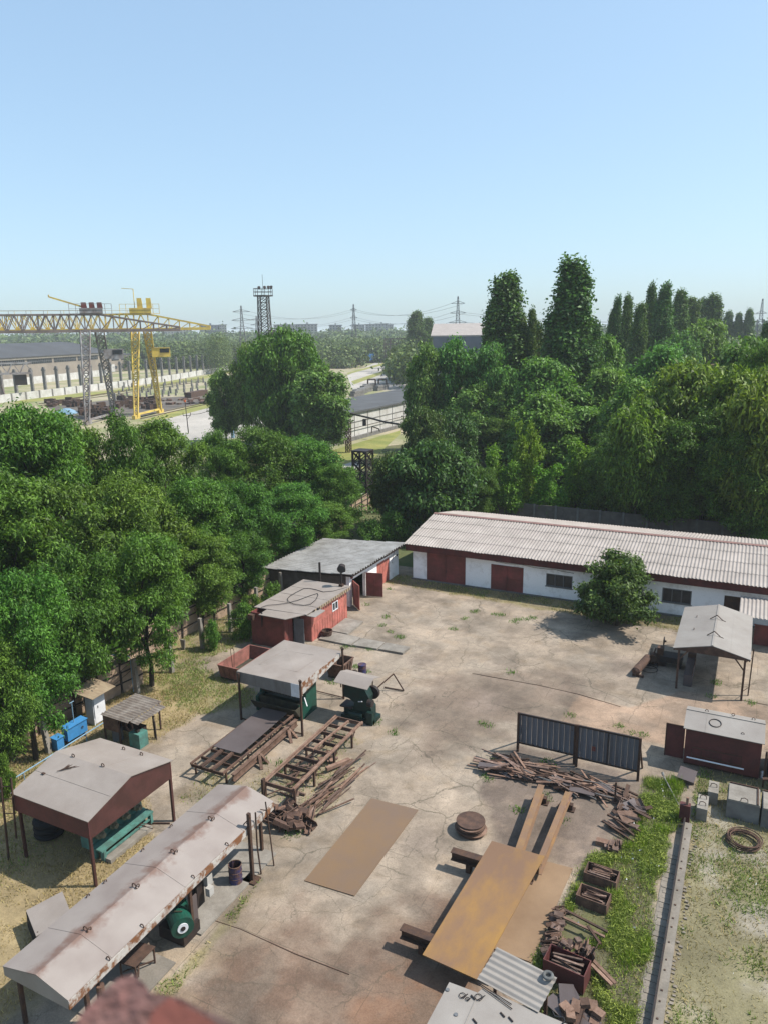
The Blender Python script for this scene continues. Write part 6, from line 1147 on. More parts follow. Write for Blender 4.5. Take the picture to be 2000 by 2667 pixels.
# left mass beyond the board fence
G1 = 'trees beyond the left fence'
for a in (('ash', 45, 872, 62, 250, 'tall broad ash tree at the left frame edge below the rusty gantry legs'), ('ash', 150, 905, 68, 180, 'ash tree whose top stands just left of the grey crane foot'), ('ashd', 250, 893, 66, 170, 'ash tree with its top right below the yellow crane feet'), ('ash', 345, 905, 70, 190, 'ash tree with its top in front of the grey open lot'),
          ('ash', 470, 930, 78, 120, 'ash tree with a pointed top left of the pale blue mast'), ('ashd', 555, 925, 80, 180, 'ash tree just right of the pale blue mast base'), ('ash', 655, 940, 84, 170, 'ash tree left of the wooden utility pole'), ('ash', 728, 1000, 80, 110, 'ash tree ending the left row beside the dark lattice tower'),
          ('ash', -20, 1010, 52, 260, 'big ash tree cut by the left frame edge at mid height'), ('ashd', 110, 1040, 53, 260, 'broad ash tree in the front row, second from the left frame edge'), ('ash', 270, 1015, 56, 230, 'broad ash tree in the front row below the yellow crane'), ('ash', 400, 1030, 60, 200, 'ash tree in the front row below the grey lot, left of a dark gap'), ('ashd', 520, 1040, 64, 180, 'ash tree in the front row above the brown board fence end'), ('ash', 625, 1045, 70, 170, 'ash tree overhanging the garage roof from behind'), ('ash', 705, 1085, 74, 120, 'small ash tree behind the right part of the garage roof'),
          ('ash', 22, 1235, 40.6, 210, 'low leafy ash tree at the left edge above the shaded fence'), ('ashd', 150, 1185, 44.5, 200, 'low ash tree whose shade falls on the white cabinet'), ('ash', 297, 1150, 46.9, 200, 'low ash tree with the thick trunk beside the concrete post'), ('ash', 420, 1150, 56, 170, 'low ash tree leaning over the brown board fence'), ('ashd', 520, 1150, 60, 130, 'low ash tree over the far end of the brown board fence'),
          ('ash', -30, 1370, 39, 170, 'leafy branch mass of the tree lowest at the left frame edge')):
    tree(*a, group=G1)
# the lone big tree and its neighbours in the middle
tree('willow', 615, 722, 150, 205, 'big dark bushy tree standing alone in the middle, left of the service road')
tree('round', 690, 790, 140, 140, 'right low half-crown joined to the big bushy tree in the middle'); tree('round', 480, 800, 160, 78, 'small round tree left of the big bushy tree, by the pale blue mast'); tree('round', 530, 745, 158, 80, 'upper left round tree behind the big bushy tree')
tree('round', 918, 745, 128, 90, 'round tree left in the cluster before the far hall, over the white wall'); tree('round', 985, 734, 130, 110, 'tallest round tree of the cluster before the far hall'); tree('round', 1065, 745, 126, 110, 'round tree right in the cluster, under the first big poplar'); tree('round', 1035, 830, 122, 130, 'dark round tree below the cluster before the far hall'); tree('walnut', 912, 885, 108, 110, 'dark tree right of the sagging pipe and white wall'); tree('walnut', 985, 890, 112, 130, 'dark tree below the round tree cluster')
tree('walnut', 925, 958, 80, 210, 'broad dark walnut tree at the gap between garage and warehouse'); tree('walnut', 850, 985, 84, 110, 'dark bushy tree just right of the lattice tower'); tree('walnut', 985, 985, 86, 120, 'dark walnut tree at the left end of the warehouse roof')
# poplars
tree('poplar', 899, 676, 420, 42, 'twin-looking poplar left of the pale far hall', 'poplar'); tree('poplar', 925, 688, 425, 32, 'shorter poplar close beside the twin-looking poplar by the pale hall', 'poplar')
for a in ((1095, 590, 142, 78, 'tall broad poplar, left one of the two big poplars'), (1066, 655, 144, 40, 'lower poplar shoulder on the left side of the left big poplar'), (1124, 690, 141, 44, 'lower poplar on the right side of the left big poplar'), (1150, 672, 140, 26, 'slim poplar right next to the left big poplar'), (1160, 694, 142, 30, 'short slim poplar second right of the left big poplar'), (1186, 694, 145, 30, 'small poplar midway between the two big poplars'), (1240, 571, 132, 92, 'tallest broad poplar, right one of the two big poplars'), (1200, 690, 138, 36, 'lower poplar leaning on the left side of the tallest poplar'), (1284, 690, 136, 36, 'lower poplar leaning on the right side of the tallest poplar'),
          (1322, 676, 190, 22, 'shortest slim poplar at the left end of the poplar row'), (1334, 648, 190, 24, 'slim poplar second in the poplar row'), (1357, 642, 186, 30, 'poplar third in the poplar row'), (1384, 657, 176, 36, 'darker broad poplar before the slim tall one in the row'), (1408, 617, 205, 28, 'slim tall poplar in the middle of the row'), (1437, 622, 200, 42, 'tall broad poplar in the middle of the row'), (1472, 630, 235, 38, 'round-topped poplar right of the tall ones in the row'), (1498, 643, 255, 34, 'pale hazy poplar behind the round-topped one'), (1522, 648, 300, 36, 'hazy poplar near the right end of the row'), (1545, 641, 300, 36, 'hazy poplar ending the row at right'),
          (1576, 674, 420, 22, 'far small poplar, left of three near the right edge'), (1597, 676, 420, 20, 'far small poplar, middle of three near the right edge'), (1621, 669, 420, 20, 'far small poplar, right of three near the right edge'), (1658, 700, 160, 24, 'dark tree top cut by the right frame edge')):
    tree('poplar', *a, 'poplar', None, 'poplars along the skyline')
# right mass
G2 = 'trees of the wood behind the warehouse'
for a in (('locust', 1195, 778, 120, 170, 'feathery locust tree directly under the gap between the big poplars'), ('locust', 1180, 850, 108, 180, 'feathery locust tree below the first, with layered boughs'), ('locust', 1300, 725, 140, 120, 'blue-green feathery tree right beside the tallest poplar'), ('locust', 1300, 800, 122, 170, 'feathery tree below the tallest poplar at right'), ('locust', 1430, 748, 132, 170, 'rounded feathery tree below the poplar row'), ('locust', 1535, 692, 200, 110, 'dome-shaped feathery tree right of the poplar row'), ('round', 1480, 720, 190, 80, 'round tree at the foot of the poplar row'),
          ('yellow', 1480, 785, 92, 210, 'yellow-green tree, the brightest broad crown at right'), ('yellow', 1390, 870, 84, 160, 'yellow-green tree with trunk showing, left of the brightest crown'), ('yellow', 1590, 800, 88, 180, 'yellow-green tree right of the brightest broad crown'), ('round', 1620, 735, 112, 150, 'dark green tree near the right edge by the shed roofs'), ('yellow', 1660, 820, 80, 170, 'yellow-green tree cut by the right frame edge'), ('ash', 1660, 740, 100, 120, 'green tree top cut by the right frame edge above the others'), ('locust', 1265, 880, 110, 170, 'feathery tree in the middle of the wood, below the tallest poplar'), ('locust', 1370, 820, 104, 140, 'feathery tree left of the brightest crown, half hidden'), ('ashd', 1110, 895, 114, 130, 'dark green tree behind the bright saplings'), ('ashd', 1350, 930, 98, 150, 'dark green tree in the shade in the middle of the wood'), ('ashd', 1530, 890, 84, 190, 'dark shaded tree under the brightest crown'), ('ashd', 1620, 930, 80, 170, 'dark shaded tree above the right end of the warehouse'), ('ashd', 1450, 945, 84, 150, 'dark shaded tree above the middle of the warehouse')):
    tree(*a, group=G2)
for a in (('maple', 1048, 945, 88, 90, 'bright green sapling nearest the dark walnut'), ('maple', 1105, 985, 87, 90, 'bright green sapling with a low round top'), ('maple', 1145, 915, 89, 80, 'tallest bright green sapling with a narrow spire'), ('maple', 1190, 985, 88, 100, 'bright green sapling right of the tallest one'), ('maple', 1250, 935, 91, 100, 'bright green sapling with a flat top in the middle of the wood'), ('ash', 1315, 965, 88, 110, 'mid-green tree behind the middle of the concrete fence'), ('yellow', 1355, 1000, 86, 80, 'small drooping yellow-green tree hanging over the warehouse roof'), ('maple', 1420, 1000, 89, 90, 'green sapling under the shaded trees, above the ridge'), ('ashd', 1490, 1010, 86, 100, 'dark low tree above the right half of the ridge'), ('maple', 1550, 1000, 89, 90, 'green sapling near the pale trunk at right'), ('ashd', 1610, 1020, 85, 110, 'dark low tree close to the right frame edge'), ('maple', 1655, 1050, 80, 50, 'bright young tree cut by the right frame edge at the roof end'), ('ashd', 1040, 1010, 85, 90, 'dark low tree at the left end of the concrete fence')):
    tree(*a, group='young trees along the concrete fence')
tree('bush', 1342, 1186, 56.2, 205, 'dark leafy round bush tree in front of the white warehouse wall', 'bush', 'bush')
for a in ((585, 1265, 57.5, 50, 'leafy shrub between the garage side wall and the red cabin'), (520, 1310, 53, 60, 'low shrub by the concrete posts at the brown fence'), (545, 1290, 56, 50, 'taller shrub at the end of the brown fence'), (455, 1345, 51.5, 40, 'small shrub growing at the foot of the brown board fence'), (5, 1640, 37.5, 40, 'small bright shrub at the left frame edge by the blue pipe'), (795, 1130, 76, 60, 'shrub at the fence behind the garage'), (850, 1110, 77, 80, 'shrub in the shade between garage and walnut tree')):
    tree('shrub', *a, 'shrub')
for a in (('ash', 1800, 820, 85, 180, 'ash tree of the wood beyond the right frame edge, nearest the fence'), ('locust', 1850, 760, 110, 200, 'feathery tree of the wood beyond the right frame edge'), ('round', 1950, 800, 95, 180, 'round tree of the wood farthest beyond the right frame edge'), ('ashd', 1760, 900, 82, 150, 'dark low tree just beyond the right frame edge')): tree(*a, group=G2)
# undergrowth: leaf litter of low bushes nobody could count
def undergrowth(name, label, polys, n, hmax, mat, seed, L=.5, Wd=.25):
    rs = np.random.RandomState(seed); lb = []; rnd = random.Random(seed)
    for _ in range(n):
        (x0, x1, y0, y1) = rnd.choice(polys); s_ = rnd.uniform(.5, 1.2) * hmax; lb.append((rnd.uniform(x0, x1), rnd.uniform(y0, y1), rnd.uniform(.1, .6) * hmax, s_, s_, s_ * .8))
    V, Q = leaves(lb, seed, 120, L, Wd, .5, .2, 6, .3); o = link(bpy.data.objects.new(name, np_mesh(name, V, Q, mat=F[mat]))); tag(o, label, 'undergrowth', kind='stuff')
undergrowth('undergrowth', 'tangled dark undergrowth under the trees behind the concrete fence', [(-34, 25, 86, 98), (-30, 30, 98, 125)], 420, 1.6, 'ash_dark', 61)
undergrowth('undergrowth', 'tangled undergrowth under the trees beyond the left fence', [(-60, -38.5, 14, 50), (-62, -41, 50, 100)], 330, 1.4, 'ash_dark', 62)
undergrowth('undergrowth', 'low bushes in the gap between the garage and the lattice tower', [(-37, -29, 76, 82.2), (-43, -38.6, 62, 76)], 50, .9, 'ash', 63, .3, .16)
# ------------------------------------------------------------------ the freight yard, roads and halls beyond the trees
def sheet(name, pts, z, mat):
    b = MB(); b.add([(p[0], p[1], z) for p in pts], [tuple(range(len(pts)))]); return struct(name, b, mat)
GM = dict(lot=ground_mat('lot_concrete', False, (.40, .37, .33), (.31, .29, .26), .06, False), strip=ground_mat('dry_strip', False, (.27, .25, .08), (.16, .18, .05), .12, False), tan=ground_mat('tan_soil', False, (.34, .29, .20), (.17, .19, .08), .05, False), ballast=ground_mat('ballast', False, (.20, .185, .165), (.15, .14, .12), .3, False), dark=ground_mat('oily_soil', False, (.085, .075, .065), (.14, .12, .10), .15, False))
sheet('freight_yard', [(-90, 95), (-60, 140), (-60, 200), (-235, 560), (-420, 600), (-330, 230), (-240, 120)], -.05, GM['tan'])
sheet('concrete_lot', [at('f1', 1000, 960), at('f1', 1360, 885), at('f1', 1640, 800), at('f1', 1640, 1090), at('f1', 900, 1110)], -.04, GM['lot'])
R_ = lambda *p: [at('f2', *q) for q in p]
sheet('service_road', R_((990, 790), (1345, 800), (1345, 625), (1310, 605), (1160, 612), (960, 705)), -.045, GM['lot'])
sheet('dry_grass_strip', R_((985, 740), (1000, 760), (1310, 648), (1290, 640)), -.035, GM['strip']); sheet('dry_grass_strip', R_((955, 690), (965, 697), (1200, 635), (1310, 606), (1270, 602)), -.035, GM['strip'])
sheet('dry_grass_strip', [at('f1', 870, 985), at('f1', 1040, 970), at('f1', 1380, 880), at('f1', 1300, 860)], -.03, GM['strip'])
sheet('dry_grass_strip', [at('f1', 90, 880), at('f1', 700, 815), at('f1', 1260, 725), at('f1', 1420, 690), at('f1', 1420, 682), at('f1', 1240, 712), at('f1', 700, 795), at('f1', 90, 858)], -.03, GM['strip'])
sheet('dark_scrap_ground', [at('f1', 280, 900), at('f1', 520, 985), at('f1', 860, 955), at('f1', 1330, 855), at('f1', 1250, 830), at('f1', 720, 850)], -.038, GM['dark'])
sheet('grass_verge', [at('f5', 960, 180), at('f5', 1060, 330), at('f5', 1230, 330), at('f5', 1500, 80), at('f5', 1500, 55), at('f5', 1010, 200)], -.03, GM['strip'])
sheet('asphalt_patch', [at('f5', 1070, 310), at('f5', 1110, 345), at('f5', 1215, 335), at('f5', 1215, 285), at('f5', 1150, 285)], -.02, GM['lot'])
b = MB()
for (a, c_) in (((860, 960), (1340, 858)), ((870, 972), (1350, 866)), ((240, 880), (1250, 732)), ((240, 892), (1250, 742)), ((300, 868), (1250, 724))): b.bar(at('f1', *a, .05), at('f1', *c_, .05), .25, .2)
struct('rail_track', b, M['rust_dark'])
def line(a, c_, k): return a + (c_ - a) * k
# white wall and the row of concrete columns
a0, a1, a2 = at('f1', 110, 860), at('f1', 1000, 745), at('f1', 1420, 672)
b = MB(); a00 = a0 + (a0 - a1) * .25
for p, q in ((a00, a1), (a1, a2)): b.bar(p + Vector((0, 0, 1.3)), q + Vector((0, 0, 1.3)), .3, 2.7)
t = thing('white_wall', 'long low white wall of panels in front of the concrete columns', 'wall', a0); part('wall', b, M['white_wall'], t)
for k in range(26):
    p = line(a00, a1, k / 17) if k <= 17 else line(a1, a2, (k - 17) / 9); part('pier', MB().box(p.x - .2, p.x + .35, p.y - .35, p.y + .2, -.1, 2.75), M['grey_concrete'], t)
cx = (20, 105, 205, 283, 360, 432, 503, 570, 630, 690, 750, 805, 858, 908, 955, 1003, 1050, 1095, 1140, 1180, 1220, 1256, 1292, 1330, 1362, 1400, 1432)
b = MB().box(-.55, .55, -.45, .45, -.1, 9.4).box(-.8, .8, -.5, .5, 8.4, 8.9).box(-.4, .4, -.35, .35, 9.4, 9.9)
c0 = solo('concrete_column', b, M['grey_concrete'], 'grey concrete column of the long row in front of the factory halls', 'column', (0, 0, 0), 'columns of the row before the halls')
for i, x in enumerate(cx):
    y = 812 - (x - 205) * (812 - 662) / (1330 - 205) + 14 * math.sin(math.pi * min(1, max(0, (x - 205) / 1125))) ** 1.0 * .5
    p = at('f1', x, y); o = c0 if i == 0 else dup(c0); o.location = p; o.rotation_euler = (0, 0, math.radians(17))
# factory halls
HD = Vector((-.297, .955, 0)); HN = Vector((-.955, -.297, 0))
def hall(p0, ln, dep, ze, zr, name, label, rows, curved=False):
    t = thing(name, label, 'hall', p0); P = lambda s_, d_, z: p0 + HD * s_ + HN * d_ + Vector((0, 0, z))
    b = MB(); b.hexa([P(0, 0, -.1), P(0, dep, -.1), P(ln, dep, -.1), P(ln, 0, -.1)], [P(0, 0, ze), P(0, dep, ze), P(ln, dep, ze), P(ln, 0, ze)]); part('wall', b, M['hall_wall'], t)
    n = 8 if curved else 2; pr = []
    for k in range(n + 1): u = k / n; pr.append((-.8 + (dep + 1.6) * u, ze + (zr - ze) * (math.sin(math.pi * u) if curved else 1 - abs(2 * u - 1)) + .4))
    b = MB(); prof = pr + [(dep + .8, ze + .02), (-.8, ze + .02)]; b.prism(prof, lambda d_, z, s_: tuple(P(s_, d_, z)), -1.2, ln + 1.2); part('roof', b, M['hall_roof'], t)
    part('cornice', MB().hexa([P(-.6, -.5, ze - .9), P(-.6, 0, ze - .9), P(ln + .6, 0, ze - .9), P(ln + .6, -.5, ze - .9)], [P(-.6, -.5, ze + .01), P(-.6, 0, ze + .01), P(ln + .6, 0, ze + .01), P(ln + .6, -.5, ze + .01)]), M['pale_concrete'], t)
    if curved: part('plinth', MB().hexa([P(0, -.15, -.1), P(0, 0, -.1), P(ln, 0, -.1), P(ln, -.15, -.1)], [P(0, -.15, 3.4), P(0, 0, 3.4), P(ln, 0, 3.4), P(ln, -.15, 3.4)]), M['white_wall'], t)
    for z0, z1, w_, gap, s0 in rows:
        s_ = s0
        while s_ + w_ < ln:
            f_ = part('window', MB().hexa([P(s_, -.12, z0), P(s_, -.01, z0), P(s_ + w_, -.01, z0), P(s_ + w_, -.12, z0)], [P(s_, -.12, z1), P(s_, -.01, z1), P(s_ + w_, -.01, z1), P(s_ + w_, -.12, z1)]), M['pane'], t)
            b = MB(); n_ = max(2, int(w_ / 1.5))
            for k in range(n_ + 1): b.bar(P(s_ + w_ * k / n_, -.16, z0), P(s_ + w_ * k / n_, -.16, z1), .14, .1)
            b.bar(P(s_, -.16, (z0 + z1) / 2), P(s_ + w_, -.16, (z0 + z1) / 2), .1, .14); part('glazing_bars', b, M['grey_frame'], f_); s_ += w_ + gap
    return t, P
h1 = at('f1', 0, 780) - HD * 45
t, P = hall(h1, 140, 55, 12.6, 18.6, 'factory_hall', 'big factory hall with curved dark roof behind the grey crane', [(9.4, 11.6, 20, 2.0, 1)], True)
h2 = at('f1', 560, 697)
t, P = hall(h2, 150, 45, 9.8, 12.6, 'factory_hall', 'long lower factory hall with bands of windows behind the yellow crane', [(6.8, 8.3, 9, 3, 2), (1.8, 3.4, 6, 5, 4)])
for s_ in (24, 60, 92, 118): part('gate', MB().hexa([P(s_, -.2, 0), P(s_, -.02, 0), P(s_ + 5, -.02, 0), P(s_ + 5, -.2, 0)], [P(s_, -.2, 4.6), P(s_, -.02, 4.6), P(s_ + 5, -.02, 4.6), P(s_ + 5, -.2, 4.6)]), M['white_wall'], t)
part('roof_vent', MB().hexa([P(110, 8, 11), P(110, 12, 11), P(118, 12, 11), P(118, 8, 11)], [P(110, 8, 13.2), P(110, 12, 13.2), P(118, 12, 13.2), P(118, 8, 13.2)]), M['hall_roof'], t); part('roof_vent', MB().hexa([P(20, 14, 12), P(20, 20, 12), P(36, 20, 12), P(36, 14, 12)], [P(20, 14, 14.2), P(20, 20, 14.2), P(36, 20, 14.2), P(36, 14, 14.2)]), M['grey_frame'], t)

# ---- gantry cranes: built in a local frame (x along the beam toward the free end, y along the track), then turned
SKEW = .40
def gantry(name, label, base, ang, mleg, mbeam, mwinch, zb, zt, cant, back, spread, foot_gap, wtop, tip, jib=False, cab=True, loc_y=(-1, 1), mcab=None):
    t = thing(name, label, 'crane', base); ca, sa = math.cos(ang), math.sin(ang)
    def X(x, y, z): return Vector((base.x + x * ca - y * sa, base.y + x * sa + y * ca, z))
    def Y(x, y, z): return X(x + y * SKEW, y * math.sqrt(1 - SKEW ** 2), z)
    xd = Vector((ca, sa, 0)); yd = Vector((-sa, ca, 0))
    for x in (0, -52):
        for s_ in (-1, 1):
            b = MB().lattice(Y(x, s_ * foot_gap, .6), Y(x, s_ * spread, zb), .9, wtop, 13, .30, xd, .8, .16)
            l = part('leg', b, mleg, t)
            part('foot', MB().bar(Y(x, s_ * foot_gap - 1.6, .5), Y(x, s_ * foot_gap + 1.6, .5), .9, 1.0), mleg, l)
        part('sill_beam', MB().bar(Y(x, -foot_gap, 1.1), Y(x, foot_gap, 1.1), .5, .5), mleg, t)
    L_, d_ = back, zt - zb
    for s_ in (-1, 1):
        b = MB(); y = s_ * 1.6; n = int((L_ + 2) / 3.6)
        b.bar(X(-L_, y, zb), X(cant, y, zb), .5, .7).bar(X(-L_, y, zt), X(2, y, zt), .35, .4); b.bar(X(2, y, zt), X(cant, y, zb + tip), .35, .4)
        for k in range(n):
            x0, x1 = -L_ + (L_ + 2) * k / n, -L_ + (L_ + 2) * (k + 1) / n; m_ = (x0 + x1) / 2; b.bar(X(x0, y, zb), X(m_, y, zt), .22).bar(X(m_, y, zt), X(x1, y, zb), .22).bar(X(x1, y, zb), X(x1, y, zt), .16)
        for k in range(6):
            x0, x1 = 2 + (cant - 2) * k / 6, 2 + (cant - 2) * (k + 1) / 6; h0, h1_ = zt + (zb + tip - zt) * k / 6, zt + (zb + tip - zt) * (k + 1) / 6; b.bar(X(x0, y, zb), X(x1, y, h1_), .2).bar(X(x1, y, zb), X(x1, y, h1_), .18)
        part('beam', b, mbeam, t)
    b = MB(); n = int((L_ + cant) / 4)
    for k in range(n): x0, x1 = -L_ + (L_ + cant) * k / n, -L_ + (L_ + cant) * (k + 1) / n; b.bar(X(x0, -1.6, zb), X(x1, 1.6, zb), .18).bar(X(x0, -1.6, zb), X(x0, 1.6, zb), .2)
    for x in np.arange(-L_, 2, 4.0): b.bar(X(x, -1.6, zt), X(x, 1.6, zt), .2); b.bar(X(x, -1.9, zt), X(x, -1.9, zt + 1.0), .07)
    b.bar(X(-L_, -1.9, zt + 1.0), X(2, -1.9, zt + 1.0), .07); part('bracing', b, mbeam, t)
    w_ = part('winch_house', MB().hexa([X(-2.6, -1.9, zt + .3), X(3.0, -1.9, zt + .3), X(3.0, 1.9, zt + .3), X(-2.6, 1.9, zt + .3)], [X(-2.6, -1.9, zt + 1.6), X(3.0, -1.9, zt + 1.6), X(3.0, 1.9, zt + 1.6), X(-2.6, 1.9, zt + 1.6)]), mbeam if not jib else mleg, t)
    for x in ((.0, 2.4) if not jib else (-1.6, .3, 2.2)): part('winch_box', MB().hexa([X(x - .5, -1.2, zt + 1.6), X(x + .9, -1.2, zt + 1.6), X(x + .9, 1.2, zt + 1.6), X(x - .5, 1.2, zt + 1.6)], [X(x - .5, -1.2, zt + (4.2 if not jib else 3.0)), X(x + .7, -1.2, zt + (4.2 if not jib else 3.0)), X(x + .7, 1.2, zt + (4.2 if not jib else 3.0)), X(x - .5, 1.2, zt + (4.2 if not jib else 3.0))]), mwinch, w_)
    b = MB()
    for x in (-5, -3.4, 3.6, 5.2): b.bar(X(x, -2, zt), X(x, -2, zt + 2.6), .09)
    b.bar(X(-5, -2, zt + 2.6), X(5.2, -2, zt + 2.6), .09).bar(X(-5, -2, zt + 1.4), X(5.2, -2, zt + 1.4), .07).bar(X(-5, -2, zt + .2), X(5.2, 2, zt + .2), .12); part('railing', b, mbeam if not jib else mleg, w_)
    if jib: part('jib', MB().bar(X(-2, 0, zt + 2.0), X(-9.5, 0, zt + 4.4), .35, .4).bar(X(-9.5, 0, zt + 4.3), X(-9.5, 0, zt + 4.9), .25), M['crane_yellow'], t)
    else: part('lamp_arm', MB().bar(X(-1.2, 0, zt + 1.6), X(-1.2, 0, zt + 6.6), .14).bar(X(-1.2, 0, zt + 6.6), X(-4.2, 0, zt + 6.8), .14), M['crane_yellow'], t)
    if cab:
        c_ = part('cab', MB().hexa([X(2.2, 2.5, 16.0), X(7.2, 2.5, 16.0), X(7.2, 5.5, 16.0), X(2.2, 5.5, 16.0)], [X(2.2, 2.5, 18.6), X(7.2, 2.5, 18.6), X(7.2, 5.5, 18.6), X(2.2, 5.5, 18.6)]), mcab or mleg, t)
        part('cab_window', MB().hexa([X(4.4, 2.42, 17.2), X(6.9, 2.42, 17.2), X(6.9, 2.48, 17.2), X(4.4, 2.48, 17.2)], [X(4.4, 2.42, 18.3), X(6.9, 2.42, 18.3), X(6.9, 2.48, 18.3), X(4.4, 2.48, 18.3)]), M['pane'], c_)
    return t
B1 = (at('f1', 850, 968) + at('f1', 985, 940)) / 2
bear = math.atan2(B1.y, B1.x)
gantry('gantry_crane', 'yellow gantry crane on lattice legs with a long beam', B1, bear - math.radians(90 + 2), M['crane_yellow'], M['crane_yellow'], M['crane_yellow'], 23.6, 27.6, 18.5, 75, 3.6, 7.6, 2.0, .6)
B2 = at('f1', 628, 985); bear2 = math.atan2(B2.y, B2.x)
gantry('gantry_crane', 'grey rust-streaked gantry crane with red winch boxes and a thin yellow jib', B2, bear2 - math.radians(90 + 1), M['crane_grey'], M['crane_brown'], M['winch_red'], 23.3, 27.4, 22, 75, 4.2, 8.2, 2.3, .7, jib=True, cab=True, mcab=M['crane_grey'])
# third crane, only its end shows at the left edge
b3, _ = bearing('f1', -40, 640, 300); t = thing('gantry_crane', 'dark lattice crane whose beam end shows at the left frame edge', 'crane', b3); pd = Vector((b3.y, -b3.x, 0)).normalized(); vd = Vector((b3.x, b3.y, 0)).normalized()
b = MB()
for s_ in (-2, 2):
    a = b3 - pd * 40 + vd * s_; e = b3 + pd * 12 + vd * s_; up = Vector((0, 0, 1)); b.bar(a + up * 9.5, e + up * 9.5, .5, .5).bar(a + up * 13.5, e + up * 13.0, .45, .45)
    for k in range(13): q0, q1 = a + (e - a) * (k / 13), a + (e - a) * ((k + 1) / 13); m_ = (q0 + q1) / 2; b.bar(q0 + up * 9.5, m_ + up * 13.3, .28).bar(m_ + up * 13.3, q1 + up * 9.5, .28)
part('beam', b, M['crane_grey'], t); part('leg', MB().lattice(b3 + pd * 2, b3 + Vector((0, 0, 9.5)), 1.2, 2.0, 6, .35, pd), M['crane_brown'], t); part('trolley', MB().bar(b3 + pd * 6 + Vector((0, 0, 7.2)), b3 + pd * 10 + Vector((0, 0, 7.2)), 3, 3.6), M['dark_steel'], t); part('lamp_house', MB().bar(b3 - pd * 4 + Vector((0, 0, 18)), b3 + pd * 1 + Vector((0, 0, 18)), 2, 1.2).bar(b3 - pd * 2 + Vector((0, 0, 13)), b3 - pd * 2 + Vector((0, 0, 18)), .4), M['crane_yellow'], t)
# stock between the tracks
b = MB().hexa([(-.35, -.35, -.1), (.35, -.35, -.1), (.35, .35, -.1), (-.35, .35, -.1)], [(-.15, -.25, 2.2), (.15, -.25, 2.2), (.15, .25, 2.2), (-.15, .25, 2.2)]); s0 = solo('concrete_stand', b, M['grey_concrete'], 'small grey concrete stand among the rows beside the yellow crane', 'stand', (0, 0, 0), 'concrete stands in rows in the stockyard'); rnd = random.Random(8); first = True
for r_ in range(5):
    for k in range(13):
        f_ = k / 12; p = line(at('f1', 720 + r_ * 10, 862 - r_ * 20), at('f1', 1265, 812 - r_ * 16), f_ + rnd.uniform(-.02, .02)); o = s0 if first else dup(s0); first = False; o.location = p; o.scale = (1, 1, rnd.uniform(.7, 1.3)); o.rotation_euler = (0, 0, rnd.uniform(0, 1.5))
for i, (x0, y0, x1, y1, n, sd, lab) in enumerate(((300, 870, 560, 900, 46, 1, 'dark heap of scrap machinery at the left of the grey crane legs'), (500, 900, 700, 975, 46, 2, 'dark heap of scrap between the two grey crane legs'), (720, 850, 960, 915, 46, 3, 'dark heap of rusty stock between the cranes'), (960, 850, 1320, 885, 36, 4, 'flat rust-brown heap right of the yellow crane'))):
    b = MB(); rnd = random.Random(sd)
    for k in range(n): p = at('f1', rnd.uniform(x0, x1), rnd.uniform(y0, y1)); a = rnd.uniform(0, 3.14); l = rnd.uniform(1, 3.2); z = rnd.uniform(.3, 1.8 if i < 3 else .7); d_ = Vector((math.cos(a), math.sin(a), rnd.uniform(-.15, .15))); b.bar(p - d_ * l / 2 + Vector((0, 0, z * .5)), p + d_ * l / 2 + Vector((0, 0, z * .5)), rnd.uniform(.3, 1.4), z)
    solo('scrap_heap', b, M['rust_dark'] if i != 3 else M['rust'], lab, 'scrap heap', at('f1', x0, y0), kind='stuff')
p, q = at('f1', 1160, 828, .9), at('f1', 1265, 808, .9); solo('rail_stack', MB().bar(p, q, 2.5, 1.9), M['rust'], 'stack of red-brown rails beside the concrete stands', 'stack', p)
p = at('f1', 400, 930, .5); solo('tarpaulin', MB().add([(p.x - 3, p.y - 3, 0), (p.x + 4, p.y - 1, 0), (p.x + 2, p.y + 4, 0), (p.x - 4, p.y + 2, 0), (p.x, p.y, 1.6), (p.x + 1, p.y + 1, 1.5)], [(0, 1, 4), (1, 2, 5), (1, 5, 4), (2, 3, 5), (3, 4, 5), (3, 0, 4)]), M['pipe_blue'], 'light blue tarpaulin heap below the grey crane', 'tarpaulin', p)
# masts, poles, the pipe rack
t = thing('floodlight_mast', 'tall dark lattice floodlight mast with a railed platform', 'mast', bearing('d', 574, 735, 250)[0]); p = t.location.copy(); _, zt = bearing('d', 570, 628, 250); zt -= 1.5
part('tower', MB().lattice((p.x, p.y, 0), (p.x, p.y, zt), 4.4, 2.8, 16, .26, (1, .3, 0), 1, .15), M['mast'], t); b = MB(); 
for z in (zt, zt + 1.2, zt + 2.2): 
    for k in range(8): a, c_ = 6.283 * k / 8, 6.283 * (k + 1) / 8; b.bar((p.x + 3.0 * math.cos(a), p.y + 3.0 * math.sin(a), z), (p.x + 3.0 * math.cos(c_), p.y + 3.0 * math.sin(c_), z), .14 if z > zt else .3)
for k in range(8): a = 6.283 * k / 8; b.bar((p.x + 3.0 * math.cos(a), p.y + 3.0 * math.sin(a), zt), (p.x + 3.0 * math.cos(a), p.y + 3.0 * math.sin(a), zt + 2.2), .12).bar((p.x, p.y, zt), (p.x + 3.0 * math.cos(a), p.y + 3.0 * math.sin(a), zt), .16)
part('platform', b, M['mast'], t); part('aerial', MB().tube((p.x, p.y, zt), (p.x, p.y, zt + 6.5), .06, 5), M['mast'], t)
for k in (-1.0, .2, 1.0, 1.6): q = p + Vector((k * 1.8, .5, zt + 2.2)); part('lamp', MB().tube(q, q + Vector((.3, -.5, .5)), .3, 8, .5), M['dark_steel'], t)
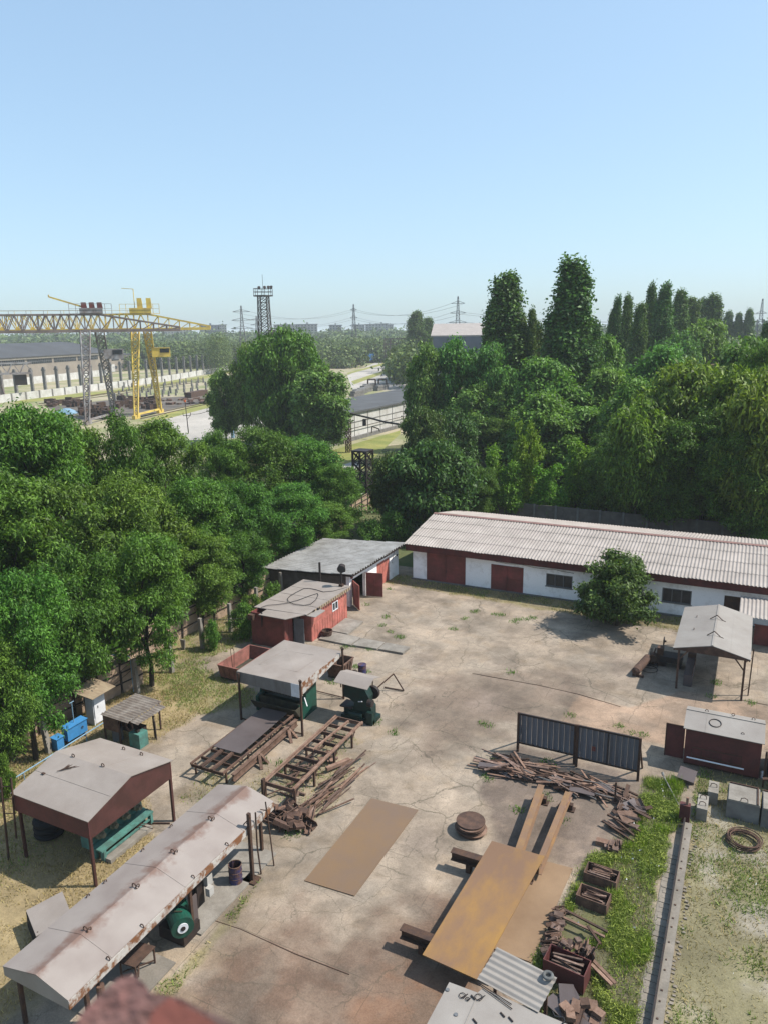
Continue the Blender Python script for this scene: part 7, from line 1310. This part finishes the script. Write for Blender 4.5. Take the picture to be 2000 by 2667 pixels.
t = thing('mast', 'short dark lattice mast close behind the floodlight mast', 'mast', bearing('d', 588, 735, 330)[0]); p = t.location.copy(); part('tower', MB().lattice((p.x, p.y, 0), (p.x, p.y, 22), 2.2, 1.2, 12, .2, (1, .3, 0), 1, .12), M['mast'], t); part('platform', MB().tube((p.x, p.y, 21.5), (p.x, p.y, 23.5), 1.6, 10), M['mast'], t)
def pylon(xd, ytop, dist, label, arms=3, wb=7, aw=8):
    p, zt = bearing('d', xd, ytop, dist); t = thing('power_pylon', label, 'pylon', p, 'power pylons'); x = Vector((p.y, -p.x, 0)).normalized(); s_ = dist / 700
    part('tower', MB().lattice(p, p + Vector((0, 0, zt * .62)), wb, 2.6, 7, .5 * s_ + .1, x, 1, .28 * s_).lattice(p + Vector((0, 0, zt * .62)), p + Vector((0, 0, zt)), 2.6, .5, 7, .42 * s_, x, 1, .25 * s_), M['pylon'], t); tips = []
    for k in range(arms):
        z = zt * (.62 + .14 * k); w_ = aw * (1 - .12 * k)
        b = MB()
        for sg in (-1, 1): e = p + x * sg * w_ + Vector((0, 0, z)); b.bar(p + Vector((0, 0, z)), e, .3 * s_ + .05).bar(p + Vector((0, 0, z + 1.6)), e, .25 * s_ + .05); tips.append(e)
        part('arm', b, M['pylon'], t)
    return tips
T1 = pylon(521, 660, 560, 'power pylon left of the floodlight mast'); T2 = pylon(554, 682, 900, 'small far power pylon between the mast and the first pylon'); T3 = pylon(764, 657, 620, 'narrow power pylon above the white low building', 3, 5, 3.4); T4 = pylon(989, 640, 520, 'power pylon above the pale far hall', 3, 6, 6); T5 = pylon(1648, 645, 600, 'power pylon at the right edge of the skyline', 2, 6, 4); T6 = pylon(1636, 690, 800, 'far power pylon beside the one at the right edge', 2, 6, 4)
for i, (A_, B_) in enumerate(((T1, T3), (T3, T4), (T4, T5))):
    for j in range(min(len(A_), len(B_))):
        solo('power_line', MB().path(sag(A_[j], B_[j], 6, 10), .07, 4), M['pylon'], ['thin power line strung from the first pylon to the narrow pylon', 'thin power line strung from the narrow pylon to the one above the pale hall', 'thin power line strung across the poplars to the right-edge pylon'][i], 'power line', A_[j], ['lines left of the narrow pylon', 'lines right of the narrow pylon', 'lines over the poplars'][i])
p = at('f1', 1440, 1090); solo('mast_pole', MB().tube(p, p + Vector((-.9, .3, 10.5)), .42, 10, .36), M['pipe_blue'], 'plain pale blue mast standing before the grey lot', 'mast', p)
p = at('f1', 1165, 1060); t = thing('street_lamp', 'thin pole with cross arms and an orange cap on the grey lot', 'pole', p); part('pole', MB().tube(p, p + Vector((-.5, .2, 7.0)), .12, 8, .08), M['mast'], t); part('arm', MB().bar(p + Vector((-.8, -.5, 4.0)), p + Vector((.5, .6, 4.0)), .12).bar(p + Vector((-.75, -.5, 4.0)), p + Vector((-.75, -.5, 4.7)), .09).bar(p + Vector((.45, .6, 4.0)), p + Vector((.45, .6, 4.7)), .09).bar(p + Vector((.45, .6, 4.0)), p + Vector((-.25, 0, 3)), .08), M['mast'], t); part('cap', MB().tube(p + Vector((-.5, .2, 7.0)), p + Vector((-.62, .2, 7.45)), .22, 10, .3), M['orange'], t)
L0 = p + Vector((.4, .5, 4.3)); L2_ = at('f1', 1440, 1090); solo('power_line', MB().path(sag(L0, L2_ + Vector((-.8, .3, 9)), 1.2, 10), .05, 4), M['black_cable'], 'dark cable sagging from the orange-capped pole to the pale blue mast', 'power line', L0)
p = at('f2', 850, 1175); t = thing('utility_pole', 'grey wooden utility pole beside the big bushy tree', 'pole', p); part('pole', MB().tube(p, p + Vector((-.35, 0, 9.2)), .15, 8, .1), M['grey_concrete'], t); part('arm', MB().bar(p + Vector((-.9, -.2, 8.3)), p + Vector((.3, .2, 8.3)), .1), M['mast'], t)
for j, dz in enumerate((8.3, 8.0, 7.7)): solo('power_line', MB().path(sag(p + Vector((-.7, 0, dz)), at('f1', 1440, 1090) + Vector((0, 0, dz)), 1.0, 10), .03, 4), M['black_cable'], 'thin wire from the wooden utility pole to the pale blue mast', 'power line', p, 'wires of the utility pole')
t = thing('pipe_rack', 'dark overhead pipe sagging along lattice posts before the white wall', 'pipe', at('f2', 968, 1180)); q = [at('f2', 725, 957, 7.2), at('f2', 800, 945, 7.2), at('f2', 900, 930, 7.3), at('f2', 1000, 945, 7.3), at('f2', 1100, 968, 7.2), at('f2', 1190, 993, 7.1), at('f2', 1275, 1006, 7.0)]
part('pipe', MB().path(q, .17, 8).path([k + Vector((.1, .45, -.15)) for k in q], .12, 8), M['mast'], t)
for x, y in ((968, 1180),): p = at('f2', x, y); part('post', MB().lattice(p, p + Vector((0, 0, 7.3)), .8, .8, 8, .11, (1, 0, 0), 1, .06), M['rust_dark'], t)
for x, y in ((740, 1045), (760, 1070)): p = at('f2', 760, 1110) + Vector(((x - 750) * .05, 0, 0)); part('post', MB().tube(p, p + Vector((0, 0, 7.2)), .14, 8), M['grey_concrete'], t)
b = MB(); p = at('f2', 1065, 985, 6.6); b.box(p.x - .25, p.x + .25, p.y - .25, p.y + .25, 5.7, 6.9); part('lamp', b, M['mast'], t)
p = at('f5', 1238, 600); t = thing('lattice_tower', 'dark steel lattice tower in the gap at the end of the fence', 'tower', p); part('frame', MB().lattice(p, p + Vector((0, 0, 7.2)), 1.9, 1.9, 5, .22, (1, 0, 0), 1, .12), M['dark_steel'], t); part('top_frame', MB().box(p.x - 1.05, p.x + 1.05, p.y - 1.05, p.y + 1.05, 7.15, 7.35), M['dark_steel'], t)
a = at('f5', 1105, 570, 2.2); solo('gas_pipe', MB().tube(a, at('f5', 1230, 512, 2.2), .07, 8).tube((a.x, a.y, 0), (a.x, a.y, 2.2), .06, 6), M['lime'], 'pale pipe rising over the fence beside the lattice tower', 'pipe', a)
# low building with the dark felt roof
t = thing('low_building', 'long low building with dark felt roof and white wall behind the sagging pipe', 'building', (-83, 155, 0)); zl = 6.0
part('wall', MB().box(-91, -75.4, 132, 196, -.1, zl - .5), M['white_wall'], t); part('roof', MB().hexa([(-91.4, 131.5, zl - .5), (-75.0, 131.5, zl - .5), (-75.0, 196.5, zl - .5), (-91.4, 196.5, zl - .5)], [(-91.4, 131.5, zl + .1), (-75.0, 131.5, zl - .1), (-75.0, 196.5, zl - .1), (-91.4, 196.5, zl + .1)]), M['felt_roof'], t); b = MB()
for k in range(11): b.box(-75.4, -75.32, 132 + k * 6, 132.12 + k * 6, 0, zl - .5)
b.box(-75.4, -75.3, 132, 196, 3.6, 3.7); part('wall_joint', b, M['grey_concrete'], t); part('plinth', MB().box(-75.4, -74.8, 125, 196, -.1, .7), M['grey_concrete'], t)
part('pipe', MB().path([at('f2', 1110, 1060, 1.3), at('f2', 1112, 1020, 2.6), at('f2', 1155, 1035, 2.4), at('f2', 1158, 1050, 1.8)], .12, 6).path([(-74.9, 122, 2.6), (-74.9, 165, 2.4)], .08, 6), M['mast'], t)
p = at('f2', 890, 1120); 
for k in range(4): solo('concrete_slab', MB().box(p.x - 1 + k * .9, p.x - .2 + k * .9, p.y - 1, p.y + .8, -.1, .5 + .2 * (k % 2)), M['pale_concrete'], 'pale concrete piece at the foot of the white-walled low building', 'slab', p, 'pieces by the low building')
# road furniture far off: slabs, gantry, white buildings, truck
rnd = random.Random(3)
for k, (x, y, l) in enumerate(((1020, 830, 8), (1035, 818, 9), (1065, 808, 9), (1075, 795, 8), (1090, 785, 8), (1165, 795, 9), (1170, 785, 8))):
    p = at('f2', x, y); solo('concrete_pile', MB().box(p.x - 1, p.x + 1, p.y - l / 2, p.y + l / 2, 0, 1.1).box(p.x - .8, p.x + 1.1, p.y - l / 2 + .6, p.y + l / 2 + .5, 1.1, 1.8), M['grey_concrete'], 'grey stack of concrete slabs on the road beyond the dark felt roof', 'slab stack', p, 'slab stacks beyond the felt roof')
for x0, lab in ((1085, 'left rust-brown loop frame on the concrete slabs'), (1150, 'right rust-brown loop frame on the concrete slabs')):
    q = [at('f2', x0, 785), at('f2', x0 + 3, 785) + Vector((0, 0, 3.6)), at('f2', x0 + 48, 785) + Vector((0, 0, 3.6)), at('f2', x0 + 52, 785)]; solo('steel_loop', MB().path(q, .3, 6), M['rust'], lab, 'frame', q[0])
p = at('f2', 1208, 678); t = thing('portal_frame', 'brown steel portal crane over the road beyond the trees', 'crane', p); pd = Vector((p.y, -p.x, 0)).normalized(); b = MB()
part('leg', MB().lattice(p, p + Vector((0, 0, 17.6)), 3.2, 3.2, 8, .5, pd, 1, .25), M['crane_brown'], t); e = p + pd * 95
part('beam', MB().lattice(p + Vector((0, 0, 16.6)) - pd * 2, e + Vector((0, 0, 16.6)), 3.0, 3.0, 24, .5, (0, 0, 1), 1, .25), M['crane_brown'], t); part('leg', MB().lattice(e, e + Vector((0, 0, 16.6)), 3.2, 3.2, 8, .5, pd, 1, .25), M['crane_brown'], t); part('foot', MB().bar(p - pd * 3 + Vector((0, 0, .4)), p + pd * 3 + Vector((0, 0, .4)), 1, .9), M['crane_brown'], t)
p0, p1 = at('f2', 885, 633), at('f2', 1085, 625); d_ = (p1 - p0).normalized(); n_ = Vector((d_.y, -d_.x, 0)); n_ = -n_ if n_.dot(p0) < 0 else n_
t = thing('low_white_building', 'long low white building with dark eaves beside the blue truck', 'building', p0); part('wall', MB().hexa([p0 - Vector((0, 0, .1)), p1 - Vector((0, 0, .1)), p1 + n_ * 14, p0 + n_ * 14], [q + Vector((0, 0, 8.5)) for q in (p0, p1, p1 + n_ * 14, p0 + n_ * 14)]), M['white_wall'], t); part('roof', MB().hexa([q + Vector((0, 0, 8.5)) for q in (p0 - d_, p1 + d_, p1 + d_ + n_ * 15, p0 - d_ + n_ * 15)], [q + Vector((0, 0, 9.3)) for q in (p0 - d_, p1 + d_, p1 + d_ + n_ * 15, p0 - d_ + n_ * 15)]), M['hall_roof'], t)
p = at('f2', 1092, 630); q = at('f2', 1150, 624); d_ = (q - p).normalized(); s_ = Vector((-d_.y, d_.x, 0)); Z = Vector((0, 0, 1)); L_ = 15
t = thing('dump_truck', 'blue dump truck parked by the long low white building', 'truck', p); part('body', MB().hexa([p + Z * 2, p + d_ * 9 + Z * 2, p + d_ * 9 + s_ * 3 + Z * 2, p + s_ * 3 + Z * 2], [p + Z * 6.5 - s_ * .3, p + d_ * 9.4 + Z * 6.5 - s_ * .3, p + d_ * 9.4 + s_ * 3.3 + Z * 6.5, p + s_ * 3.3 + Z * 6.5]), M['truck_blue'], t)
c_ = part('cab', MB().hexa([p + d_ * 10 + Z * 1.6, p + d_ * 14 + Z * 1.6, p + d_ * 14 + s_ * 3 + Z * 1.6, p + d_ * 10 + s_ * 3 + Z * 1.6], [p + d_ * 10 + Z * 6.6, p + d_ * 13.4 + Z * 6.6, p + d_ * 13.4 + s_ * 3 + Z * 6.6, p + d_ * 10 + s_ * 3 + Z * 6.6]), M['white_paint'], t); part('window', MB().hexa([p + d_ * 11 + Z * 4.3 - s_ * .05, p + d_ * 13.2 + Z * 4.3 - s_ * .05, p + d_ * 13.2 + Z * 4.3 - s_ * .02, p + d_ * 11 + Z * 4.3 - s_ * .02], [p + d_ * 11 + Z * 6 - s_ * .05, p + d_ * 13 + Z * 6 - s_ * .05, p + d_ * 13 + Z * 6 - s_ * .02, p + d_ * 11 + Z * 6 - s_ * .02]), M['pane'], c_); part('chassis', MB().bar(p + Z * 1.5 + s_ * 1.5, p + d_ * 14 + Z * 1.5 + s_ * 1.5, 2, .8), M['dark_steel'], t)
for e in (1.5, 4.5, 12): part('wheel', MB().tube(p + d_ * e - s_ * .2 + Z, p + d_ * e + s_ * 3.2 + Z, 1.0, 14), M['rubber'], t)
p = at('f2', 880, 640); t = thing('white_tank', 'white domed tank between pale boxes left of the white building', 'tank', p); part('dome', MB().tube(p, p + Z * 5, 6, 18).tube(p + Z * 5, p + Z * 8.2, 6, 18, 3.5), M['white_wall'], t)
for x, w_, h_, lab in ((825, 10, 6.5, 'pale box building left of the white tank'), (897, 14, 6, 'pale box building in front of the white tank')): p = at('f2', x, 650); solo('box_building', MB().box(p.x - w_ / 2, p.x + w_ / 2, p.y - 3, p.y + 3, 0, h_).box(p.x - w_ / 2 - .4, p.x + w_ / 2 + .4, p.y - 3.4, p.y + 3.4, h_, h_ + .5), M['lime'], lab, 'building', p)
p = at('f2', 985, 655); solo('road_booth', MB().box(p.x - 2, p.x + 2, p.y - 2, p.y + 2, 0, 5).box(p.x - 2.3, p.x + 2.3, p.y - 2.3, p.y + 2.3, 5, 5.4).box(p.x - 12, p.x - 4, p.y - 1, p.y + 1, 0, 1.6), M['white_wall'], 'small pale booth at the road side left of the portal crane', 'booth', p)
p = at('f2', 1320, 650); solo('road_hut', MB().box(p.x - 2, p.x + 8, p.y - 3, p.y + 3, 0, 9).box(p.x - 2.4, p.x + 8.4, p.y - 3.4, p.y + 3.4, 9, 9.6), M['block_dark'], 'grey-blue hut half hidden by the round tree beside the road', 'hut', p)
# the pale far hall
c0_, _ = bearing('d', 935, 745, 330); c1_, _ = bearing('d', 1050, 745, 330); dd = (c1_ - c0_).normalized(); nn = Vector((-dd.y, dd.x, 0)); ze_, zr_ = bearing('d', 990, 727, 330)[1], bearing('d', 990, 708, 345)[1]
t = thing('far_hall', 'wide hall with pale low roof and blue-grey front behind the round trees', 'hall', c0_); e1 = c1_ + dd * 8
part('wall', MB().hexa([c0_, e1, e1 + nn * 40, c0_ + nn * 40], [q + Z * ze_ for q in (c0_, e1, e1 + nn * 40, c0_ + nn * 40)]), M['block_dark'], t)
part('roof', MB().hexa([q + Z * (ze_ + .05) for q in (c0_ - dd, e1 + dd, e1 + dd + nn * 40, c0_ - dd + nn * 40)], [c0_ - dd + Z * (ze_ + .6), e1 + dd + Z * (ze_ + .6), e1 + dd + nn * 40 + Z * (zr_ + 2.2), c0_ - dd + nn * 40 + Z * (zr_ + 2.2)]), M['fibre_roof'], t)
part('end_wall', MB().bar(e1 - dd * 2 - nn * .3, e1 - dd * 2 - nn * .3 + Z * ze_, 2.6, .5, up=(dd.x, dd.y, 0)), M['rust_light'], t)
for k in range(5): q = c0_ + dd * (3 + k * 7) - nn * .1; part('window', MB().hexa([q + Z * 9, q + dd * 5 + Z * 9, q + dd * 5 + Z * 9 - nn * .2, q + Z * 9 - nn * .2], [q + Z * 13, q + dd * 5 + Z * 13, q + dd * 5 + Z * 13 - nn * .2, q + Z * 13 - nn * .2]), M['pane'], t)
# sheds at the right edge
for x, y, dist, w_, h_, mt, rt, lab in ((1565, 782, 190, 9, 4.0, 'rust_light', 'rust_light', 'brown-roofed shed peeping out of the trees at right'), (1580, 798, 165, 7, 3.4, 'blue', 'white_sheet', 'small shed with blue gable and white roof edge at right'), (1590, 765, 230, 12, 4.5, 'hall_wall', 'felt_roof', 'grey-roofed long shed among the trees at right'), (1625, 750, 270, 16, 5, 'hall_wall', 'fibre_roof', 'pale-roofed shed farthest right above the trees')):
    p, zt = bearing('d', x, y, dist); x_ = Vector((p.y, -p.x, 0)).normalized(); y_ = Vector((p.x, p.y, 0)).normalized(); t = thing('shed', lab, 'shed', p); zt = max(zt, 3)
    part('wall', MB().hexa([p - x_ * w_ / 2, p + x_ * w_ / 2, p + x_ * w_ / 2 + y_ * 8, p - x_ * w_ / 2 + y_ * 8], [q + Z * (zt - 1.2) for q in (p - x_ * w_ / 2, p + x_ * w_ / 2, p + x_ * w_ / 2 + y_ * 8, p - x_ * w_ / 2 + y_ * 8)]), M[mt], t); part('roof', MB().prism([(-w_ / 2 - .4, zt - 1.2), (w_ / 2 + .4, zt - 1.2), (0, zt)], lambda a, z, s_: tuple(p + x_ * a + y_ * s_ + Z * z), -.4, 8.4), M[rt], t)
# apartment blocks on the skyline
def block(xd, w_px, ytop, dist, label, mat='block_wall', fl=9):
    p, zt = bearing('d', xd, ytop, dist); x_ = Vector((p.y, -p.x, 0)).normalized(); y_ = Vector((p.x, p.y, 0)).normalized(); w_ = w_px * 1.20555 / FPX * dist; t = thing('apartment_block', label, 'apartment block', p); a = p - x_ * w_ / 2; e = p + x_ * w_ / 2
    part('wall', MB().hexa([a, e, e + y_ * 14, a + y_ * 14], [q + Z * zt for q in (a, e, e + y_ * 14, a + y_ * 14)]), M[mat], t); part('roof', MB().hexa([q + Z * (zt + .02) for q in (a - x_, e + x_, e + x_ + y_ * 15, a - x_ + y_ * 15)], [q + Z * (zt + 1.2) for q in (a - x_, e + x_, e + x_ + y_ * 15, a - x_ + y_ * 15)]), M['hall_roof'], t)
    nc = max(3, int(w_ / 5)); 
    for k in range(fl):
        z = zt * (k + .35) / fl; b = MB()
        for j in range(nc): q = a + x_ * (w_ * (j + .25) / nc) - y_ * .05; b.hexa([q + Z * z, q + x_ * (w_ / nc * .5) + Z * z, q + x_ * (w_ / nc * .5) + Z * z - y_ * .15, q + Z * z - y_ * .15], [r_ + Z * (zt / fl * .5) for r_ in (q + Z * z, q + x_ * (w_ / nc * .5) + Z * z, q + x_ * (w_ / nc * .5) + Z * z - y_ * .15, q + Z * z - y_ * .15)])
        part('window_row', b, M['pane'], t)
    part('stair_tower', MB().hexa([a + x_ * w_ * .45 + y_ * 4 + Z * zt, a + x_ * w_ * .55 + y_ * 4 + Z * zt, a + x_ * w_ * .55 + y_ * 9 + Z * zt, a + x_ * w_ * .45 + y_ * 9 + Z * zt], [r_ + Z * (zt + 4) for r_ in (a + x_ * w_ * .45 + y_ * 4, a + x_ * w_ * .55 + y_ * 4, a + x_ * w_ * .55 + y_ * 9, a + x_ * w_ * .45 + y_ * 9)]), M[mat], t)
for a in ((455, 40, 703, 1350, 'dark blue-grey apartment block left of the first pylon', 'block_dark'), (482, 14, 702, 1330, 'pale end of the dark apartment block left of the first pylon'), (618, 50, 702, 1300, 'long pale apartment block just right of the floodlight mast'), (664, 42, 701, 1300, 'pale apartment block second right of the floodlight mast'), (725, 26, 703, 1250, 'narrow pale apartment block standing alone on the skyline'), (776, 24, 702, 1450, 'grey apartment block right of the narrow pylon'), (800, 20, 701, 1450, 'grey apartment block two right of the narrow pylon'), (824, 26, 700, 1450, 'pale apartment block three right of the narrow pylon'), (842, 14, 702, 1460, 'rightmost pale apartment block of the skyline group'), (382, 60, 712, 1400, 'low pale apartment block behind the yellow crane beam'), (262, 56, 712, 1400, 'low pale apartment block seen between the two cranes'), (90, 60, 714, 1400, 'low pale apartment block seen through the grey crane beam')): block(*a)
# far woods: masses of crowns nobody could count
def woods(name, label, spots, seed, L, n_per, mat='far', rz=.8):
    lb = [(x, y, z * .55, r, r, z * .5) for x, y, z, r in spots]; V, Q = leaves(lb, seed, n_per, L, L * .6, .5, .1, 4, .6); o = link(bpy.data.objects.new(name, np_mesh(name, V, Q, mat=F[mat]))); tag(o, label, 'woods', kind='stuff')
rnd = random.Random(15); sp = []
def band(x0, x1, d0, d1, n, h, r, ok=lambda xd, d: True):
    for _ in range(n):
        xd = rnd.uniform(x0, x1); d = math.exp(rnd.uniform(math.log(d0), math.log(d1))); 
        if ok(xd, d): p, _z = bearing('d', xd, 800, d); hh = h * rnd.uniform(.6, 1.25); sp.append((p.x, p.y, hh, r * rnd.uniform(.7, 1.3)))
band(-150, 480, 520, 1000, 520, 12, 7); band(480, 900, 560, 1000, 560, 12, 7); band(860, 1750, 300, 1000, 900, 12, 7, lambda x, d: not (900 < x < 1070 and d < 420)); band(560, 780, 470, 560, 60, 10, 6); woods('near_woods', 'green belt of woods beyond the freight yard', sp, 71, 2.0, 26)
sp = []; band(-200, 1850, 1000, 3200, 2600, 14, 16); woods('far_woods', 'hazy distant woods along the horizon', sp, 72, 6.0, 8)
sp = []; band(430, 490, 440, 560, 14, 18, 6); band(840, 900, 240, 300, 0, 10, 5); band(1060, 1700, 150, 300, 220, 9, 5); band(1240, 1700, 118, 170, 90, 8, 4); woods('near_woods', 'dense green trees between the locust trees and the skyline poplars', sp, 73, .9, 60)
# ------------------------------------------------------------------ the hazy summer air
HZ = 0.00020
b = MB().box(-9500, 9500, -9500, 9500, -1.06, 48)
m = bpy.data.materials.new('haze'); m.use_nodes = True; n = m.node_tree; n.nodes.remove(n.nodes['Principled BSDF']); pv = n.nodes.new('ShaderNodeVolumePrincipled'); pv.inputs['Density'].default_value = HZ; pv.inputs['Color'].default_value = (.88, .94, 1.0, 1); pv.inputs['Anisotropy'].default_value = 0.0
n.links.new(pv.outputs[0], n.nodes['Material Output'].inputs['Volume'])
o = solo('haze', b, m, None, None, kind='stuff')
